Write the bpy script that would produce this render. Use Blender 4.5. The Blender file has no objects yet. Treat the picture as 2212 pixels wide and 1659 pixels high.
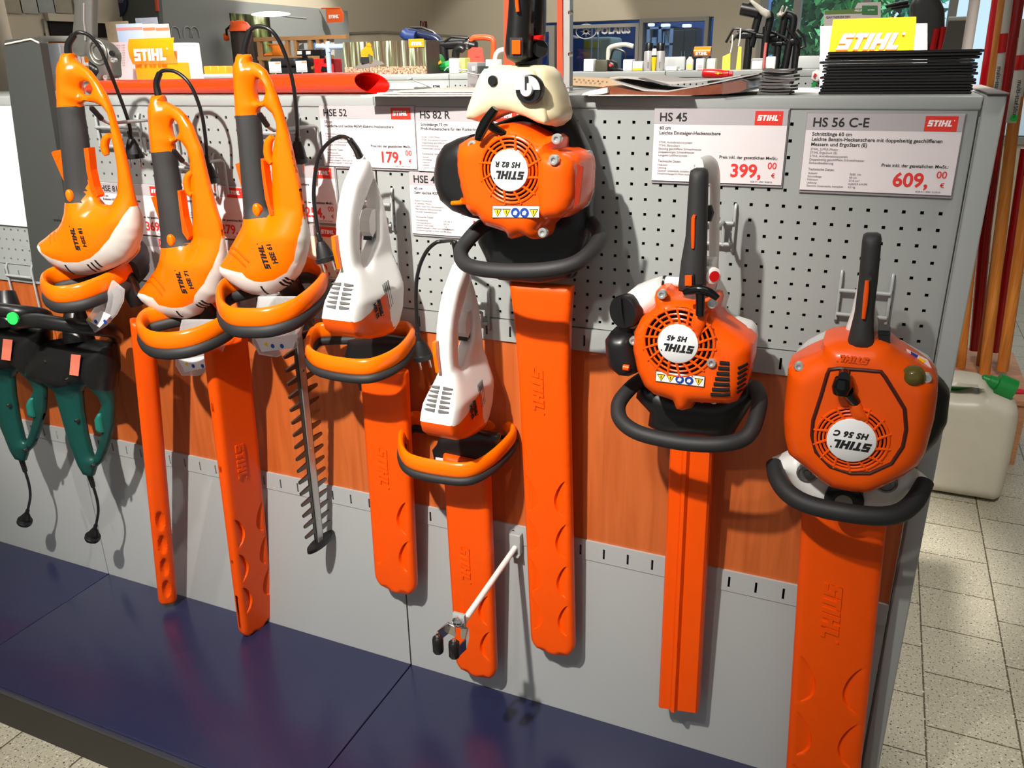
import bpy, bmesh, math, random
from math import sin, cos, pi, sqrt, radians, atan2
from mathutils import Vector, Matrix
from mathutils.geometry import delaunay_2d_cdt
random.seed(7)
SC = bpy.context.scene
COL = SC.collection
# ---------------------------------------------------------------- camera, world, light, exposure
CAM = Vector((0.4848, -1.3848, 1.4862))
CR = Vector((0.91671, 0.39923, -0.01443)); CD = Vector((0.13166, -0.33594, -0.93264)); CF = Vector((-0.37717, 0.85309, -0.36053))
FPX = 1775.34
cd = bpy.data.cameras.new('camera'); cam = bpy.data.objects.new('camera', cd); COL.objects.link(cam)
cd.sensor_width = 36.0; cd.lens = FPX / 2212 * 36.0; cd.clip_start = 0.02; cd.clip_end = 200
cam.matrix_world = Matrix(((CR.x, -CD.x, -CF.x, CAM.x), (CR.y, -CD.y, -CF.y, CAM.y), (CR.z, -CD.z, -CF.z, CAM.z), (0, 0, 0, 1)))
SC.camera = cam
W = bpy.data.worlds.new('world'); SC.world = W; W.use_nodes = True
W.node_tree.nodes['Background'].inputs[0].default_value = (0.93, 0.97, 1.0, 1)
W.node_tree.nodes['Background'].inputs[1].default_value = 0.30
SC.view_settings.view_transform = 'Standard'; SC.view_settings.look = 'None'
SC.view_settings.exposure = 0.0; SC.view_settings.gamma = 1.0; SC.view_settings.use_curve_mapping = False


def spot(name, loc, target, power, size=50, blend=0.6, radius=0.04, color=(1, 0.95, 0.88)):
    l = bpy.data.lights.new(name, 'SPOT'); l.energy = power; l.spot_size = radians(size); l.spot_blend = blend
    l.shadow_soft_size = radius; l.color = color
    o = bpy.data.objects.new(name, l); COL.objects.link(o); o.location = loc
    o.rotation_euler = (Vector(target) - Vector(loc)).to_track_quat('-Z', 'Y').to_euler()
    return o


def area(name, loc, target, power, sx, sy, color=(1, 0.97, 0.93)):
    l = bpy.data.lights.new(name, 'AREA'); l.energy = power; l.shape = 'RECTANGLE'; l.size = sx; l.size_y = sy; l.color = color
    o = bpy.data.objects.new(name, l); COL.objects.link(o); o.location = loc
    o.rotation_euler = (Vector(target) - Vector(loc)).to_track_quat('-Z', 'Y').to_euler()
    return o


spot('ceiling_spot', (-0.30, -1.85, 2.75), (-0.70, 0.0, 1.02), 500, 68, 1.0, 0.03)
spot('ceiling_spot', (-0.05, -2.0, 2.75), (0.50, 0.0, 0.9), 46, 56, 1.0, 0.03)
spot('ceiling_spot', (-1.9, -1.2, 2.75), (-1.45, 0.0, 1.25), 80, 36, 0.5, 0.03)
spot('ceiling_spot', (-1.9, 0.9, 2.9), (-2.2, 2.2, 1.45), 420, 70, 0.7)
spot('ceiling_spot', (-0.55, 0.9, 2.9), (-0.5, 2.4, 1.45), 240, 74, 0.7)
spot('ceiling_spot', (0.45, -0.15, 2.5), (0.46, 0.34, 1.52), 420, 26, 0.8)
spot('ceiling_spot', (-1.7, 4.7, 2.9), (-2.7, 6.5, 1.35), 90, 52, 0.3)
spot('ceiling_spot', (-2.5, 3.9, 2.6), (-3.74, 4.2, 1.5), 110, 56, 0.4)
spot('ceiling_spot', (1.0, -0.2, 2.8), (1.05, 1.2, 0.1), 150, 60, 0.8)
area('ambient_fill', (-0.4, -1.2, 2.95), (-0.4, -0.9, 0), 12, 2.4, 1.2)  # added ambient fill over the display, not a lamp fitting
area('ambient_fill', (-1.0, 3.8, 2.95), (-1.0, 3.9, 0), 60, 4, 2)  # added ambient fill for the back of the shop


# ---------------------------------------------------------------- pixel helpers (photo 2212 x 1659)
def ray(u, v):
    return CR * ((u - 1106) / FPX) + CD * ((v - 829.5) / FPX) + CF


def at(u, v, y):
    d = ray(u, v); return CAM + d * ((y - CAM.y) / d.y)


def atx(u, v, x):
    d = ray(u, v); return CAM + d * ((x - CAM.x) / d.x)


def atz(u, v, z):
    d = ray(u, v); return CAM + d * ((z - CAM.z) / d.z)


def onp(u, v, P, n):
    d = ray(u, v); n = Vector(n); return CAM + d * ((Vector(P) - CAM).dot(n) / d.dot(n))


def crop(ox, oy, s):
    return lambda pts: [(ox + x / s, oy + y / s) for x, y in pts]


# ---------------------------------------------------------------- materials
MATS = {}


def srgb(c):
    return tuple(((x / 255 + 0.055) / 1.055) ** 2.4 if x / 255 > 0.04045 else x / 255 / 12.92 for x in c)


def mat(name, rgb, rough=0.4, metal=0.0, var=0.04, scale=30.0, bump=0.0, spec=0.5, trans=0.0, emit=None, es=0.0, coat=0.0):
    if name in MATS: return MATS[name]
    m = bpy.data.materials.new(name); m.use_nodes = True; nt = m.node_tree; b = nt.nodes['Principled BSDF']
    c = srgb(rgb)
    b.inputs['Roughness'].default_value = rough; b.inputs['Metallic'].default_value = metal
    b.inputs['Specular IOR Level'].default_value = spec
    if trans: b.inputs['Transmission Weight'].default_value = trans
    if coat: b.inputs['Coat Weight'].default_value = coat; b.inputs['Coat Roughness'].default_value = 0.08
    if emit: b.inputs['Emission Color'].default_value = (*srgb(emit), 1); b.inputs['Emission Strength'].default_value = es
    tc = nt.nodes.new('ShaderNodeTexCoord'); nz = nt.nodes.new('ShaderNodeTexNoise'); nz.inputs['Scale'].default_value = scale
    nt.links.new(tc.outputs['Object'], nz.inputs['Vector'])
    mx = nt.nodes.new('ShaderNodeMix'); mx.data_type = 'RGBA'
    mx.inputs[6].default_value = (*[max(0, x * (1 - var)) for x in c], 1); mx.inputs[7].default_value = (*[min(1, x * (1 + var)) for x in c], 1)
    nt.links.new(nz.outputs['Fac'], mx.inputs[0]); nt.links.new(mx.outputs[2], b.inputs['Base Color'])
    if bump:
        bp = nt.nodes.new('ShaderNodeBump'); bp.inputs['Strength'].default_value = bump; bp.inputs['Distance'].default_value = 0.002
        n2 = nt.nodes.new('ShaderNodeTexNoise'); n2.inputs['Scale'].default_value = scale * 20
        nt.links.new(tc.outputs['Object'], n2.inputs['Vector']); nt.links.new(n2.outputs['Fac'], bp.inputs['Height'])
        nt.links.new(bp.outputs[0], b.inputs['Normal'])
    MATS[name] = m
    return m


ORANGE = mat('glossy_orange_plastic', (255, 112, 0), 0.22, coat=0.12, spec=0.35)
ORANGE2 = mat('engine_orange_plastic', (240, 86, 4), 0.27, coat=0.10, spec=0.32)
SHEATH = mat('sheath_orange_plastic', (242, 82, 0), 0.40, bump=0.05, spec=0.3)
WHITE = mat('white_plastic', (232, 232, 228), 0.3)
SHELLW = mat('warm_white_plastic', (222, 216, 208), 0.35)
CREAM = mat('cream_tank_plastic', (226, 214, 176), 0.35)
BLACK = mat('black_plastic', (22, 22, 23), 0.35)
RUBBER = mat('black_rubber', (34, 34, 35), 0.6, bump=0.1)
GRIPB = mat('charcoal_grip', (46, 46, 46), 0.65, bump=0.15)
DARK = mat('dark_void', (8, 8, 8), 0.9)  # near-black stands in for the shade inside slots and holes
STEEL = mat('steel', (214, 214, 212), 0.32, 0.75)
STEELD = mat('dark_steel', (120, 118, 114), 0.35, 1.0)
CHROME = mat('chrome', (225, 225, 225), 0.12, 1.0)
ALU = mat('cast_alloy', (150, 148, 142), 0.42, 0.8)
GREY = mat('grey_sheet_metal', (158, 162, 160), 0.42, var=0.02, scale=3)
GREY2 = mat('grey_lower_panel', (168, 171, 170), 0.40, var=0.02, scale=3)
WIRE = mat('grey_wire', (165, 168, 168), 0.35)
INKB = mat('black_ink', (20, 20, 22), 0.6)
INKG = mat('grey_ink', (120, 112, 112), 0.7)
INKR = mat('red_ink', (222, 50, 42), 0.5)
PAPER = mat('white_paper', (228, 220, 222), 0.35, spec=0.4)
BAND = mat('grey_header_print', (178, 172, 175), 0.4)
LOGOR = mat('red_logo_print', (222, 52, 38), 0.4)
LOGOW = mat('white_print', (245, 240, 240), 0.5)
ACRYL = mat('acrylic_holder', (150, 146, 148), 0.15)
YELLOW = mat('yellow_print', (246, 205, 30), 0.4)
BLUE = mat('blue_print', (24, 62, 150), 0.4)
GREENP = mat('dark_green_plastic', (10, 66, 60), 0.35)
GREENL = mat('bright_green_sticker', (40, 225, 90), 0.5)
REDP = mat('red_plastic', (205, 18, 22), 0.3)
DEEPBLUE = mat('navy_deck_coating', (36, 39, 70), 0.24, var=0.02, spec=0.7)
KICK = mat('dark_kick_plate', (44, 42, 38), 0.55)
CLEAR = mat('clear_plastic', (240, 240, 240), 0.05, trans=0.95)


def clear_mat():
    m = bpy.data.materials.new('clear_visor_plastic'); m.use_nodes = True; nt = m.node_tree
    b = nt.nodes['Principled BSDF']; b.inputs['Base Color'].default_value = (0.9, 0.9, 0.9, 1); b.inputs['Roughness'].default_value = 0.08
    t = nt.nodes.new('ShaderNodeBsdfTransparent'); mx = nt.nodes.new('ShaderNodeMixShader'); fr = nt.nodes.new('ShaderNodeLayerWeight'); fr.inputs[0].default_value = 0.25
    ad = nt.nodes.new('ShaderNodeMath'); ad.operation = 'ADD'; ad.inputs[1].default_value = 0.05
    nt.links.new(fr.outputs['Facing'], ad.inputs[0]); nt.links.new(ad.outputs[0], mx.inputs[0])
    nt.links.new(t.outputs[0], mx.inputs[1]); nt.links.new(b.outputs[0], mx.inputs[2])
    nt.links.new(mx.outputs[0], nt.nodes['Material Output'].inputs[0])
    return m


VISOR = clear_mat()


def wood_mat(name, c1, c2, scale=(1.2, 1.2, 9), axis=2, rough=0.35):
    m = bpy.data.materials.new(name); m.use_nodes = True; nt = m.node_tree; b = nt.nodes['Principled BSDF']; b.inputs['Roughness'].default_value = rough
    tc = nt.nodes.new('ShaderNodeTexCoord'); mp = nt.nodes.new('ShaderNodeMapping'); mp.inputs['Scale'].default_value = scale
    n = nt.nodes.new('ShaderNodeTexNoise'); n.inputs['Scale'].default_value = 6; n.inputs['Detail'].default_value = 8; n.inputs['Distortion'].default_value = 1.2
    r = nt.nodes.new('ShaderNodeValToRGB'); r.color_ramp.elements[0].position = 0.3; r.color_ramp.elements[1].position = 0.72
    r.color_ramp.elements[0].color = (*srgb(c1), 1); r.color_ramp.elements[1].color = (*srgb(c2), 1)
    nt.links.new(tc.outputs['Object'], mp.inputs[0]); nt.links.new(mp.outputs[0], n.inputs['Vector']); nt.links.new(n.outputs['Fac'], r.inputs[0]); nt.links.new(r.outputs[0], b.inputs['Base Color'])
    return m


WOOD = wood_mat('cherry_laminate', (176, 84, 34), (200, 104, 50), (7, 7, 0.5))
WOODH = wood_mat('varnished_handle_wood', (196, 112, 40), (224, 146, 66), (14, 14, 0.8))
WOODB = wood_mat('plain_box_wood', (176, 122, 84), (206, 152, 112), (3, 14, 14), rough=0.6)


def floor_mat():
    m = bpy.data.materials.new('speckled_stone_tiles'); m.use_nodes = True; nt = m.node_tree; b = nt.nodes['Principled BSDF']; b.inputs['Roughness'].default_value = 0.45
    N = nt.nodes.new; L = nt.links.new
    tc = N('ShaderNodeTexCoord'); mp = N('ShaderNodeMapping'); mp.inputs['Rotation'].default_value = (0, 0, radians(90)); mp.inputs['Location'].default_value = (0.1075, 0.043, 0)
    L(tc.outputs['Object'], mp.inputs[0])
    br = N('ShaderNodeTexBrick'); br.inputs['Scale'].default_value = 1.0; br.inputs['Mortar Size'].default_value = 0.0022; br.inputs['Brick Width'].default_value = 0.205; br.inputs['Row Height'].default_value = 0.2
    br.inputs['Color1'].default_value = (*srgb((190, 184, 164)), 1); br.inputs['Color2'].default_value = (*srgb((180, 174, 154)), 1); br.inputs['Mortar'].default_value = (*srgb((92, 82, 62)), 1)
    L(mp.outputs[0], br.inputs['Vector'])
    def speck(sc, lo, hi):
        v = N('ShaderNodeTexNoise'); v.inputs['Scale'].default_value = sc; v.inputs['Detail'].default_value = 2
        r = N('ShaderNodeValToRGB'); r.color_ramp.elements[0].position = lo; r.color_ramp.elements[1].position = hi
        r.color_ramp.elements[0].color = (0, 0, 0, 1); r.color_ramp.elements[1].color = (1, 1, 1, 1)
        L(tc.outputs['Object'], v.inputs['Vector']); L(v.outputs['Fac'], r.inputs[0]); return r
    s1 = speck(190, 0.61, 0.65); s2 = speck(120, 0.60, 0.68)
    m1 = N('ShaderNodeMix'); m1.data_type = 'RGBA'; m1.inputs[7].default_value = (*srgb((216, 212, 196)), 1); L(s2.outputs[0], m1.inputs[0]); L(br.outputs['Color'], m1.inputs[6])
    m2 = N('ShaderNodeMix'); m2.data_type = 'RGBA'; m2.inputs[7].default_value = (*srgb((62, 56, 46)), 1); L(s1.outputs[0], m2.inputs[0]); L(m1.outputs[2], m2.inputs[6])
    L(m2.outputs[2], b.inputs['Base Color'])
    bp = N('ShaderNodeBump'); bp.inputs['Strength'].default_value = 0.5; bp.inputs['Distance'].default_value = 0.002; bp.invert = True
    L(br.outputs['Fac'], bp.inputs['Height']); L(bp.outputs[0], b.inputs['Normal'])
    return m


# ---------------------------------------------------------------- mesh building
class MB:
    def __init__(s): s.v = []; s.f = []; s.sm = []

    def add(s, vs, fs, smooth=False):
        n = len(s.v); s.v += [Vector(v) for v in vs]; s.f += [tuple(i + n for i in f) for f in fs]; s.sm += [smooth] * len(fs); return s

    def box(s, x0, x1, y0, y1, z0, z1, M=None):
        vs = [Vector((x, y, z)) for x in (x0, x1) for y in (y0, y1) for z in (z0, z1)]
        if M is not None: vs = [M @ v for v in vs]
        return s.add(vs, [(0, 1, 3, 2), (4, 6, 7, 5), (0, 4, 5, 1), (2, 3, 7, 6), (0, 2, 6, 4), (1, 5, 7, 3)])

    def rbox(s, x0, x1, y0, y1, z0, z1, r=0.004, M=None, n=3):
        """box with all edges rounded"""
        bm = bmesh.new(); bmesh.ops.create_cube(bm, size=1)
        for v in bm.verts: v.co = Vector(((x0 + x1) / 2 + v.co.x * (x1 - x0), (y0 + y1) / 2 + v.co.y * (y1 - y0), (z0 + z1) / 2 + v.co.z * (z1 - z0)))
        r = min(r, 0.49 * min(x1 - x0, y1 - y0, z1 - z0))
        bmesh.ops.bevel(bm, geom=list(bm.edges), offset=r, segments=n, profile=0.5, affect='EDGES')
        bm.verts.index_update()
        vs = [v.co.copy() for v in bm.verts]
        if M is not None: vs = [M @ v for v in vs]
        fs = [tuple(v.index for v in f.verts) for f in bm.faces]; bm.free()
        return s.add(vs, fs, True)

    def tube(s, pts, r, n=10, closed=False, cap=True, sub=0, flat=None):
        """swept tube; r number or list; flat=(a,b) elliptical section using up reference"""
        pts = [Vector(p) for p in pts]
        if sub: pts, r = smooth_path(pts, r, sub, closed)
        m = len(pts); rr = r if isinstance(r, (list, tuple)) else [r] * m
        T = []
        for i in range(m):
            a = pts[(i - 1) % m] if (closed or i > 0) else pts[i]; b = pts[(i + 1) % m] if (closed or i < m - 1) else pts[i]
            d = b - a; T.append(d.normalized() if d.length > 1e-9 else Vector((0, 0, 1)))
        ref = Vector((0, 0, 1)) if abs(T[0].z) < 0.9 else Vector((0, 1, 0))
        N = (ref - T[0] * ref.dot(T[0])).normalized(); vs = []
        for i in range(m):
            if flat: N = Vector(flat[2]) if len(flat) > 2 else N
            N = (N - T[i] * N.dot(T[i])).normalized(); B = T[i].cross(N)
            fa, fb = (flat[0], flat[1]) if flat else (1, 1)
            for k in range(n):
                a = 2 * pi * k / n; vs.append(pts[i] + N * (cos(a) * rr[i] * fa) + B * (sin(a) * rr[i] * fb))
        fs = []
        for i in range(m if closed else m - 1):
            j = (i + 1) % m
            for k in range(n): fs.append((i * n + k, i * n + (k + 1) % n, j * n + (k + 1) % n, j * n + k))
        if not closed and cap: fs += [tuple(range(n))[::-1], tuple((m - 1) * n + k for k in range(n))]
        return s.add(vs, fs, True)

    def cyl(s, a, b, r, r2=None, n=20):
        return s.tube([a, b], [r, r if r2 is None else r2], n)

    def lathe(s, P, axis, prof, n=24):
        """prof list of (radius, height along axis) from point P"""
        axis = Vector(axis).normalized(); P = Vector(P); ref = Vector((0, 0, 1)) if abs(axis.z) < 0.9 else Vector((1, 0, 0))
        u = axis.cross(ref).normalized(); w = axis.cross(u); vs = []; fs = []
        for r, h in prof:
            for k in range(n): a = 2 * pi * k / n; vs.append(P + axis * h + (u * cos(a) + w * sin(a)) * max(r, 1e-5))
        for i in range(len(prof) - 1):
            for k in range(n): fs.append((i * n + k, i * n + (k + 1) % n, (i + 1) * n + (k + 1) % n, (i + 1) * n + k))
        fs += [tuple(range(n))[::-1], tuple((len(prof) - 1) * n + k for k in range(n))]
        return s.add(vs, fs, True)

    def prism(s, pts, d, holes=()):
        """planar polygon (3D points) extruded along vector d"""
        d = Vector(d); pts = [Vector(p) for p in pts]; n = len(pts)
        if not holes:
            s.add(pts + [p + d for p in pts], [tuple(range(n))[::-1], tuple(range(n, 2 * n))] + [(i, (i + 1) % n, n + (i + 1) % n, n + i) for i in range(n)])
        else:
            from mathutils.geometry import tessellate_polygon
            loops = [pts] + [[Vector(p) for p in h] for h in holes]; allp = [p for l in loops for p in l]; N = len(allp)
            tri = tessellate_polygon(loops); fs = [t[::-1] for t in tri] + [tuple(i + N for i in t) for t in tri]; o = 0
            for l in loops:
                fs += [(o + i, o + (i + 1) % len(l), N + o + (i + 1) % len(l), N + o + i) for i in range(len(l))]; o += len(l)
            s.add(allp + [p + d for p in allp], fs)
        return s

    def xf(s, M):
        s.v = [M @ v for v in s.v]; return s


def smooth_path(pts, r, sub, closed=False):
    m = len(pts); out = []; ro = []; rl = isinstance(r, (list, tuple))
    for i in range(m if closed else m - 1):
        g = lambda k: pts[k % m] if closed else pts[max(0, min(m - 1, k))]
        p0, p1, p2, p3 = g(i - 1), g(i), g(i + 1), g(i + 2)
        for k in range(sub):
            t = k / sub
            out.append(0.5 * ((2 * p1) + (p2 - p0) * t + (2 * p0 - 5 * p1 + 4 * p2 - p3) * t * t + (3 * p1 - p0 - 3 * p2 + p3) * t ** 3))
            if rl: ro.append(r[i] * (1 - t) + r[(i + 1) % m] * t)
    if not closed:
        out.append(pts[-1])
        if rl: ro.append(r[-1])
    return out, (ro if rl else r)


def mesh_obj(name, mb, material, parent=None, base=None):
    """link a mesh whose coordinates are world coordinates; local to parent's base when there is one"""
    root = parent
    while root is not None and root.parent is not None: root = root.parent
    o = Vector(root.location) if root is not None else Vector(base or (0, 0, 0))
    me = bpy.data.meshes.new(name); me.from_pydata([tuple(v - o) for v in mb.v], [], mb.f); me.update()
    bm = bmesh.new(); bm.from_mesh(me); bmesh.ops.recalc_face_normals(bm, faces=bm.faces); bm.to_mesh(me); bm.free()
    me.polygons.foreach_set('use_smooth', mb.sm)
    if any(mb.sm): me.set_sharp_from_angle(angle=radians(42))
    me.materials.append(material)
    ob = bpy.data.objects.new(name, me); COL.objects.link(ob)
    if parent is not None: ob.parent = parent
    else: ob.location = o
    return ob


def tag(o, label, cat, group=None, kind=None):
    o['label'] = label; o['category'] = cat
    if group: o['group'] = group
    if kind: o['kind'] = kind
    return o


def thing(name, loc, label, cat, group=None):
    o = bpy.data.objects.new(name, None); o.empty_display_size = 0.05; COL.objects.link(o); o.location = loc
    return tag(o, label, cat, group)


def struct(name, mb, material):
    o = mesh_obj(name, mb, material); o['kind'] = 'structure'; return o


def copy_thing(o, label=None, group=None):
    def rec(x, p):
        c = x.copy(); COL.objects.link(c)
        if p is not None: c.parent = p
        for ch in list(x.children): rec(ch, c)
        return c
    c = rec(o, None)
    if label: c['label'] = label
    if group: c['group'] = group
    return c


def part(name, mb, material, parent, label=None):
    o = mesh_obj(name, mb, material, parent)
    if label: o['label'] = label
    return o


# puff: rounded solid from an outline in a plane -------------------------------------------------
def resample(poly, step, closed=True):
    out = []; n = len(poly)
    for i in range(n if closed else n - 1):
        a, b = Vector(poly[i]), Vector(poly[(i + 1) % n]); k = max(1, int(round((b - a).length / step)))
        out += [a.lerp(b, j / k) for j in range(k)]
    if not closed: out.append(Vector(poly[-1]))
    return out


def spline2(pts, sub=4, closed=True):
    return smooth_path([Vector(p) for p in pts], 0, sub, closed)[0]


def inside(p, poly):
    c = False; n = len(poly); j = n - 1; x, y = p
    for i in range(n):
        xi, yi = poly[i]; xj, yj = poly[j]
        if (yi > y) != (yj > y) and x < (xj - xi) * (y - yi) / (yj - yi) + xi: c = not c
        j = i
    return c


def segdist(p, a, b):
    ab = b - a; t = max(0, min(1, (p - a).dot(ab) / max(ab.length_squared, 1e-12))); return (p - (a + ab * t)).length


def puff(outline, frame, h, R, holes=(), rim=0.003, step=0.006, cons=(), hs=None, back=1.0, prof=None, cut=()):
    """outline: 2D points; frame=(origin, ax, ay, nrm) ; h bulge half thickness, R rounding distance.
    returns list of (MB, [triangle centroids 2D]) as one MB plus centroids so it can be split."""
    O, ax, ay, nr = [Vector(q) for q in frame]
    loops = [resample([Vector(p) for p in l], step) for l in [outline] + list(holes) + list(cut)]
    segs = [(l[i], l[(i + 1) % len(l)]) for l in loops[:1 + len(holes)] for i in range(len(l))]
    pts = []; edges = []
    for l in loops:
        o = len(pts); pts += l; edges += [(o + i, o + (i + 1) % len(l)) for i in range(len(l))]
    nb = len(pts)
    def dist(p): return min(segdist(p, a, b) for a, b in segs)
    def ok(p): return inside(p, loops[0]) and not any(inside(p, l) for l in loops[1:])
    for c in cons:
        c = resample([Vector(p) for p in c], step, False); c = [p for p in c if ok(p) and dist(p) > step * 0.25]
        o = len(pts); pts += c; edges += [(o + i, o + i + 1) for i in range(len(c) - 1)]
    fixed = len(pts)
    xs = [p.x for p in loops[0]]; ys = [p.y for p in loops[0]]
    for d in (step * 0.12, step * 0.4):          # rings close to the rim for a round edge
        for l in loops:
            n = len(l)
            for i in range(n):
                t = (l[(i + 1) % n] - l[i - 1]); nn = Vector((-t.y, t.x))
                if nn.length < 1e-9: continue
                nn.normalize()
                for sg in (1, -1):
                    q = l[i] + nn * d * sg
                    if ok(q) and dist(q) > d * 0.8: pts.append(q); break
    y = min(ys); row = 0
    while y < max(ys):
        x = min(xs) + (step / 2 if row % 2 else 0)
        while x < max(xs):
            q = Vector((x, y))
            if ok(q) and dist(q) > step * 0.62 and all((q - w).length > step * 0.5 for l in loops[1 + len(holes):] for w in l): pts.append(q)
            x += step
        y += step * 0.866; row += 1
    V, E, F, *_ = delaunay_2d_cdt([Vector((p[0], p[1])) for p in pts], edges, [], 0, 1e-6)
    F = [f for f in F if ok(sum((V[i] for i in f), Vector((0, 0))) / len(f))]
    H = []
    bd = []
    for p in V:
        d = dist(p); bd.append(d < 1e-6)
        t = min(d / R, 1.0); z = sqrt(max(0, 1 - (1 - t) ** 2)) if prof is None else prof(t)
        H.append(rim + (h - rim) * z * (hs(p.x, p.y) if hs else 1.0))
    n = len(V); vs = []
    for sgn in (1, -1):
        for p, z in zip(V, H): vs.append(O + ax * p.x + ay * p.y + nr * (z * (1 if sgn > 0 else -back)))
    fs = [tuple(f) for f in F] + [tuple(i + n for i in f)[::-1] for f in F]
    cen = [sum((V[i] for i in f), Vector((0, 0))) / len(f) for f in F]; cen = cen + cen
    cnt = {}
    for f in F:
        for i in range(len(f)):
            e = (f[i], f[(i + 1) % len(f)]); cnt.setdefault(tuple(sorted(e)), []).append(e)
    for k, l in cnt.items():
        if len(l) == 1:
            a, b = l[0]; fs.append((a, b, b + n, a + n)); cen.append((V[a] + V[b]) / 2)
    return vs, fs, cen


def surf(outline, h, R, holes=(), rim=0.003, hs=None):
    """height of a puff surface above its mid plane"""
    loops = [[Vector(p) for p in l] for l in [outline] + list(holes)]; segs = [(l[i], l[(i + 1) % len(l)]) for l in loops for i in range(len(l))]
    def f(x, z):
        p = Vector((x, z))
        if not inside(p, loops[0]): return rim
        t = min(min(segdist(p, u, v) for u, v in segs) / R, 1.0); return rim + (h - rim) * sqrt(max(0, 1 - (1 - t) ** 2)) * (hs(x, z) if hs else 1.0)
    return f


def drape(mb, y0, f, lift=0.0):
    """lay lettering or trims made near plane y0 onto a puff surface (front side)"""
    for v in mb.v: v.y = y0 - f(v.x, v.z) - lift + (v.y - y0)
    return mb


def compact(vs, fs):
    idx = {}; nv = []; nf = []
    for f in fs:
        g = []
        for i in f:
            if i not in idx: idx[i] = len(nv); nv.append(vs[i])
            g.append(idx[i])
        nf.append(tuple(g))
    return nv, nf


def puff_mb(*a, **k):
    vs, fs, _ = puff(*a, **k); m = MB(); m.add(vs, fs, True); return m


def puff_split(region, *a, **k):
    """two MBs: faces whose centroid is inside region polygon, and the rest"""
    vs, fs, cen = puff(*a, **k); A = MB(); B = MB(); reg = [Vector(p) for p in region]
    fi = [f for f, c in zip(fs, cen) if inside(c, reg)]; fo = [f for f, c in zip(fs, cen) if not inside(c, reg)]
    A.add(*compact(vs, fi), True); B.add(*compact(vs, fo), True); return A, B


def XZ(y): return (Vector((0, y, 0)), Vector((1, 0, 0)), Vector((0, 0, 1)), Vector((0, -1, 0)))


def YZ(x): return (Vector((x, 0, 0)), Vector((0, 1, 0)), Vector((0, 0, 1)), Vector((1, 0, 0)))


def trY(pts, y): return [Vector((p.x, p.z)) for p in (at(u, v, y) for u, v in pts)]


def trX(pts, x): return [Vector((p.y, p.z)) for p in (atx(u, v, x) for u, v in pts)]


# lettering ----------------------------------------------------------------------------------------
TXC = {}


def text_mb(s, P, ux, uy, size, depth=0.0006, bold=0.0, shear=0.0, align='LEFT', spacing=1.0):
    """flat lettering: origin P, reading direction ux, up uy (unit vectors)"""
    key = (s, bold, shear, align, spacing)
    if key not in TXC:
        c = bpy.data.curves.new('lettering', 'FONT'); c.body = s; c.size = 1; c.extrude = 0.01; c.offset = bold; c.shear = shear; c.align_x = align; c.space_character = spacing; c.resolution_u = 3
        o = bpy.data.objects.new('lettering', c); COL.objects.link(o); dg = bpy.context.evaluated_depsgraph_get(); me = bpy.data.meshes.new_from_object(o.evaluated_get(dg))
        TXC[key] = ([v.co.copy() for v in me.vertices], [tuple(p.vertices) for p in me.polygons])
        bpy.data.objects.remove(o); bpy.data.curves.remove(c); bpy.data.meshes.remove(me)
    vs, fs = TXC[key]; ux = Vector(ux); uy = Vector(uy); n = ux.cross(uy).normalized(); P = Vector(P)
    m = MB(); m.add([P + ux * (v.x * size) + uy * (v.y * size) + n * ((v.z + 0.01) / 0.02 * depth) for v in vs], fs); return m


def logo_mb(P, ux, uy, w, depth=0.0006, shear=0.22, reg=True):
    """slanted block lettering S T I H L, total width w (cap height 0.29 w)"""
    Hh = 0.30; t = 0.085
    rects = []
    def R(x0, x1, y0, y1): rects.append((x0, x1, y0, y1))
    S = [(0, .19, 0, .075), (.115, .19, .05, .185), (0, .19, .1125, .1875), (0, .075, .1125, .30), (0, .19, .225, .30)]
    for r in S: R(*r)
    R(.215, .40, .225, .30); R(.27, .345, 0, .26)
    R(.425, .50, 0, .30)
    R(.53, .605, 0, .30); R(.675, .75, 0, .30); R(.56, .72, .1125, .1875)
    R(.78, .855, 0, .30); R(.78, .95, 0, .075)
    ux = Vector(ux); uy = Vector(uy); n = ux.cross(uy).normalized(); P = Vector(P); m = MB()
    for i, (x0, x1, y0, y1) in enumerate(rects):
        y0 *= 0.82; y1 *= 0.82; c = [(x0, y0), (x1, y0), (x1, y1), (x0, y1)]; e = depth * (1 + 0.02 * i)
        q = [P + ux * ((x + y * shear) * w * 0.97) + uy * (y * w) for x, y in c]
        m.prism(q, n * e)
    if reg:
        q = [P + ux * ((1.0 + 0.022 * cos(a)) * w) + uy * ((0.235 + 0.022 * sin(a)) * w) for a in [2 * pi * k / 10 for k in range(10)]]
        m.prism(q, n * depth)
    return m


def merge(*ms):
    r = MB()
    for m in ms:
        n = len(r.v); r.v += m.v; r.f += [tuple(i + n for i in f) for f in m.f]; r.sm += m.sm
    return r


EX, EY, EZ = Vector((1, 0, 0)), Vector((0, 1, 0)), Vector((0, 0, 1))
# ================================================================ the room and the display wall
struct('floor', MB().box(-8, 4, -3, 12, -0.05, 0), floor_mat())


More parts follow.
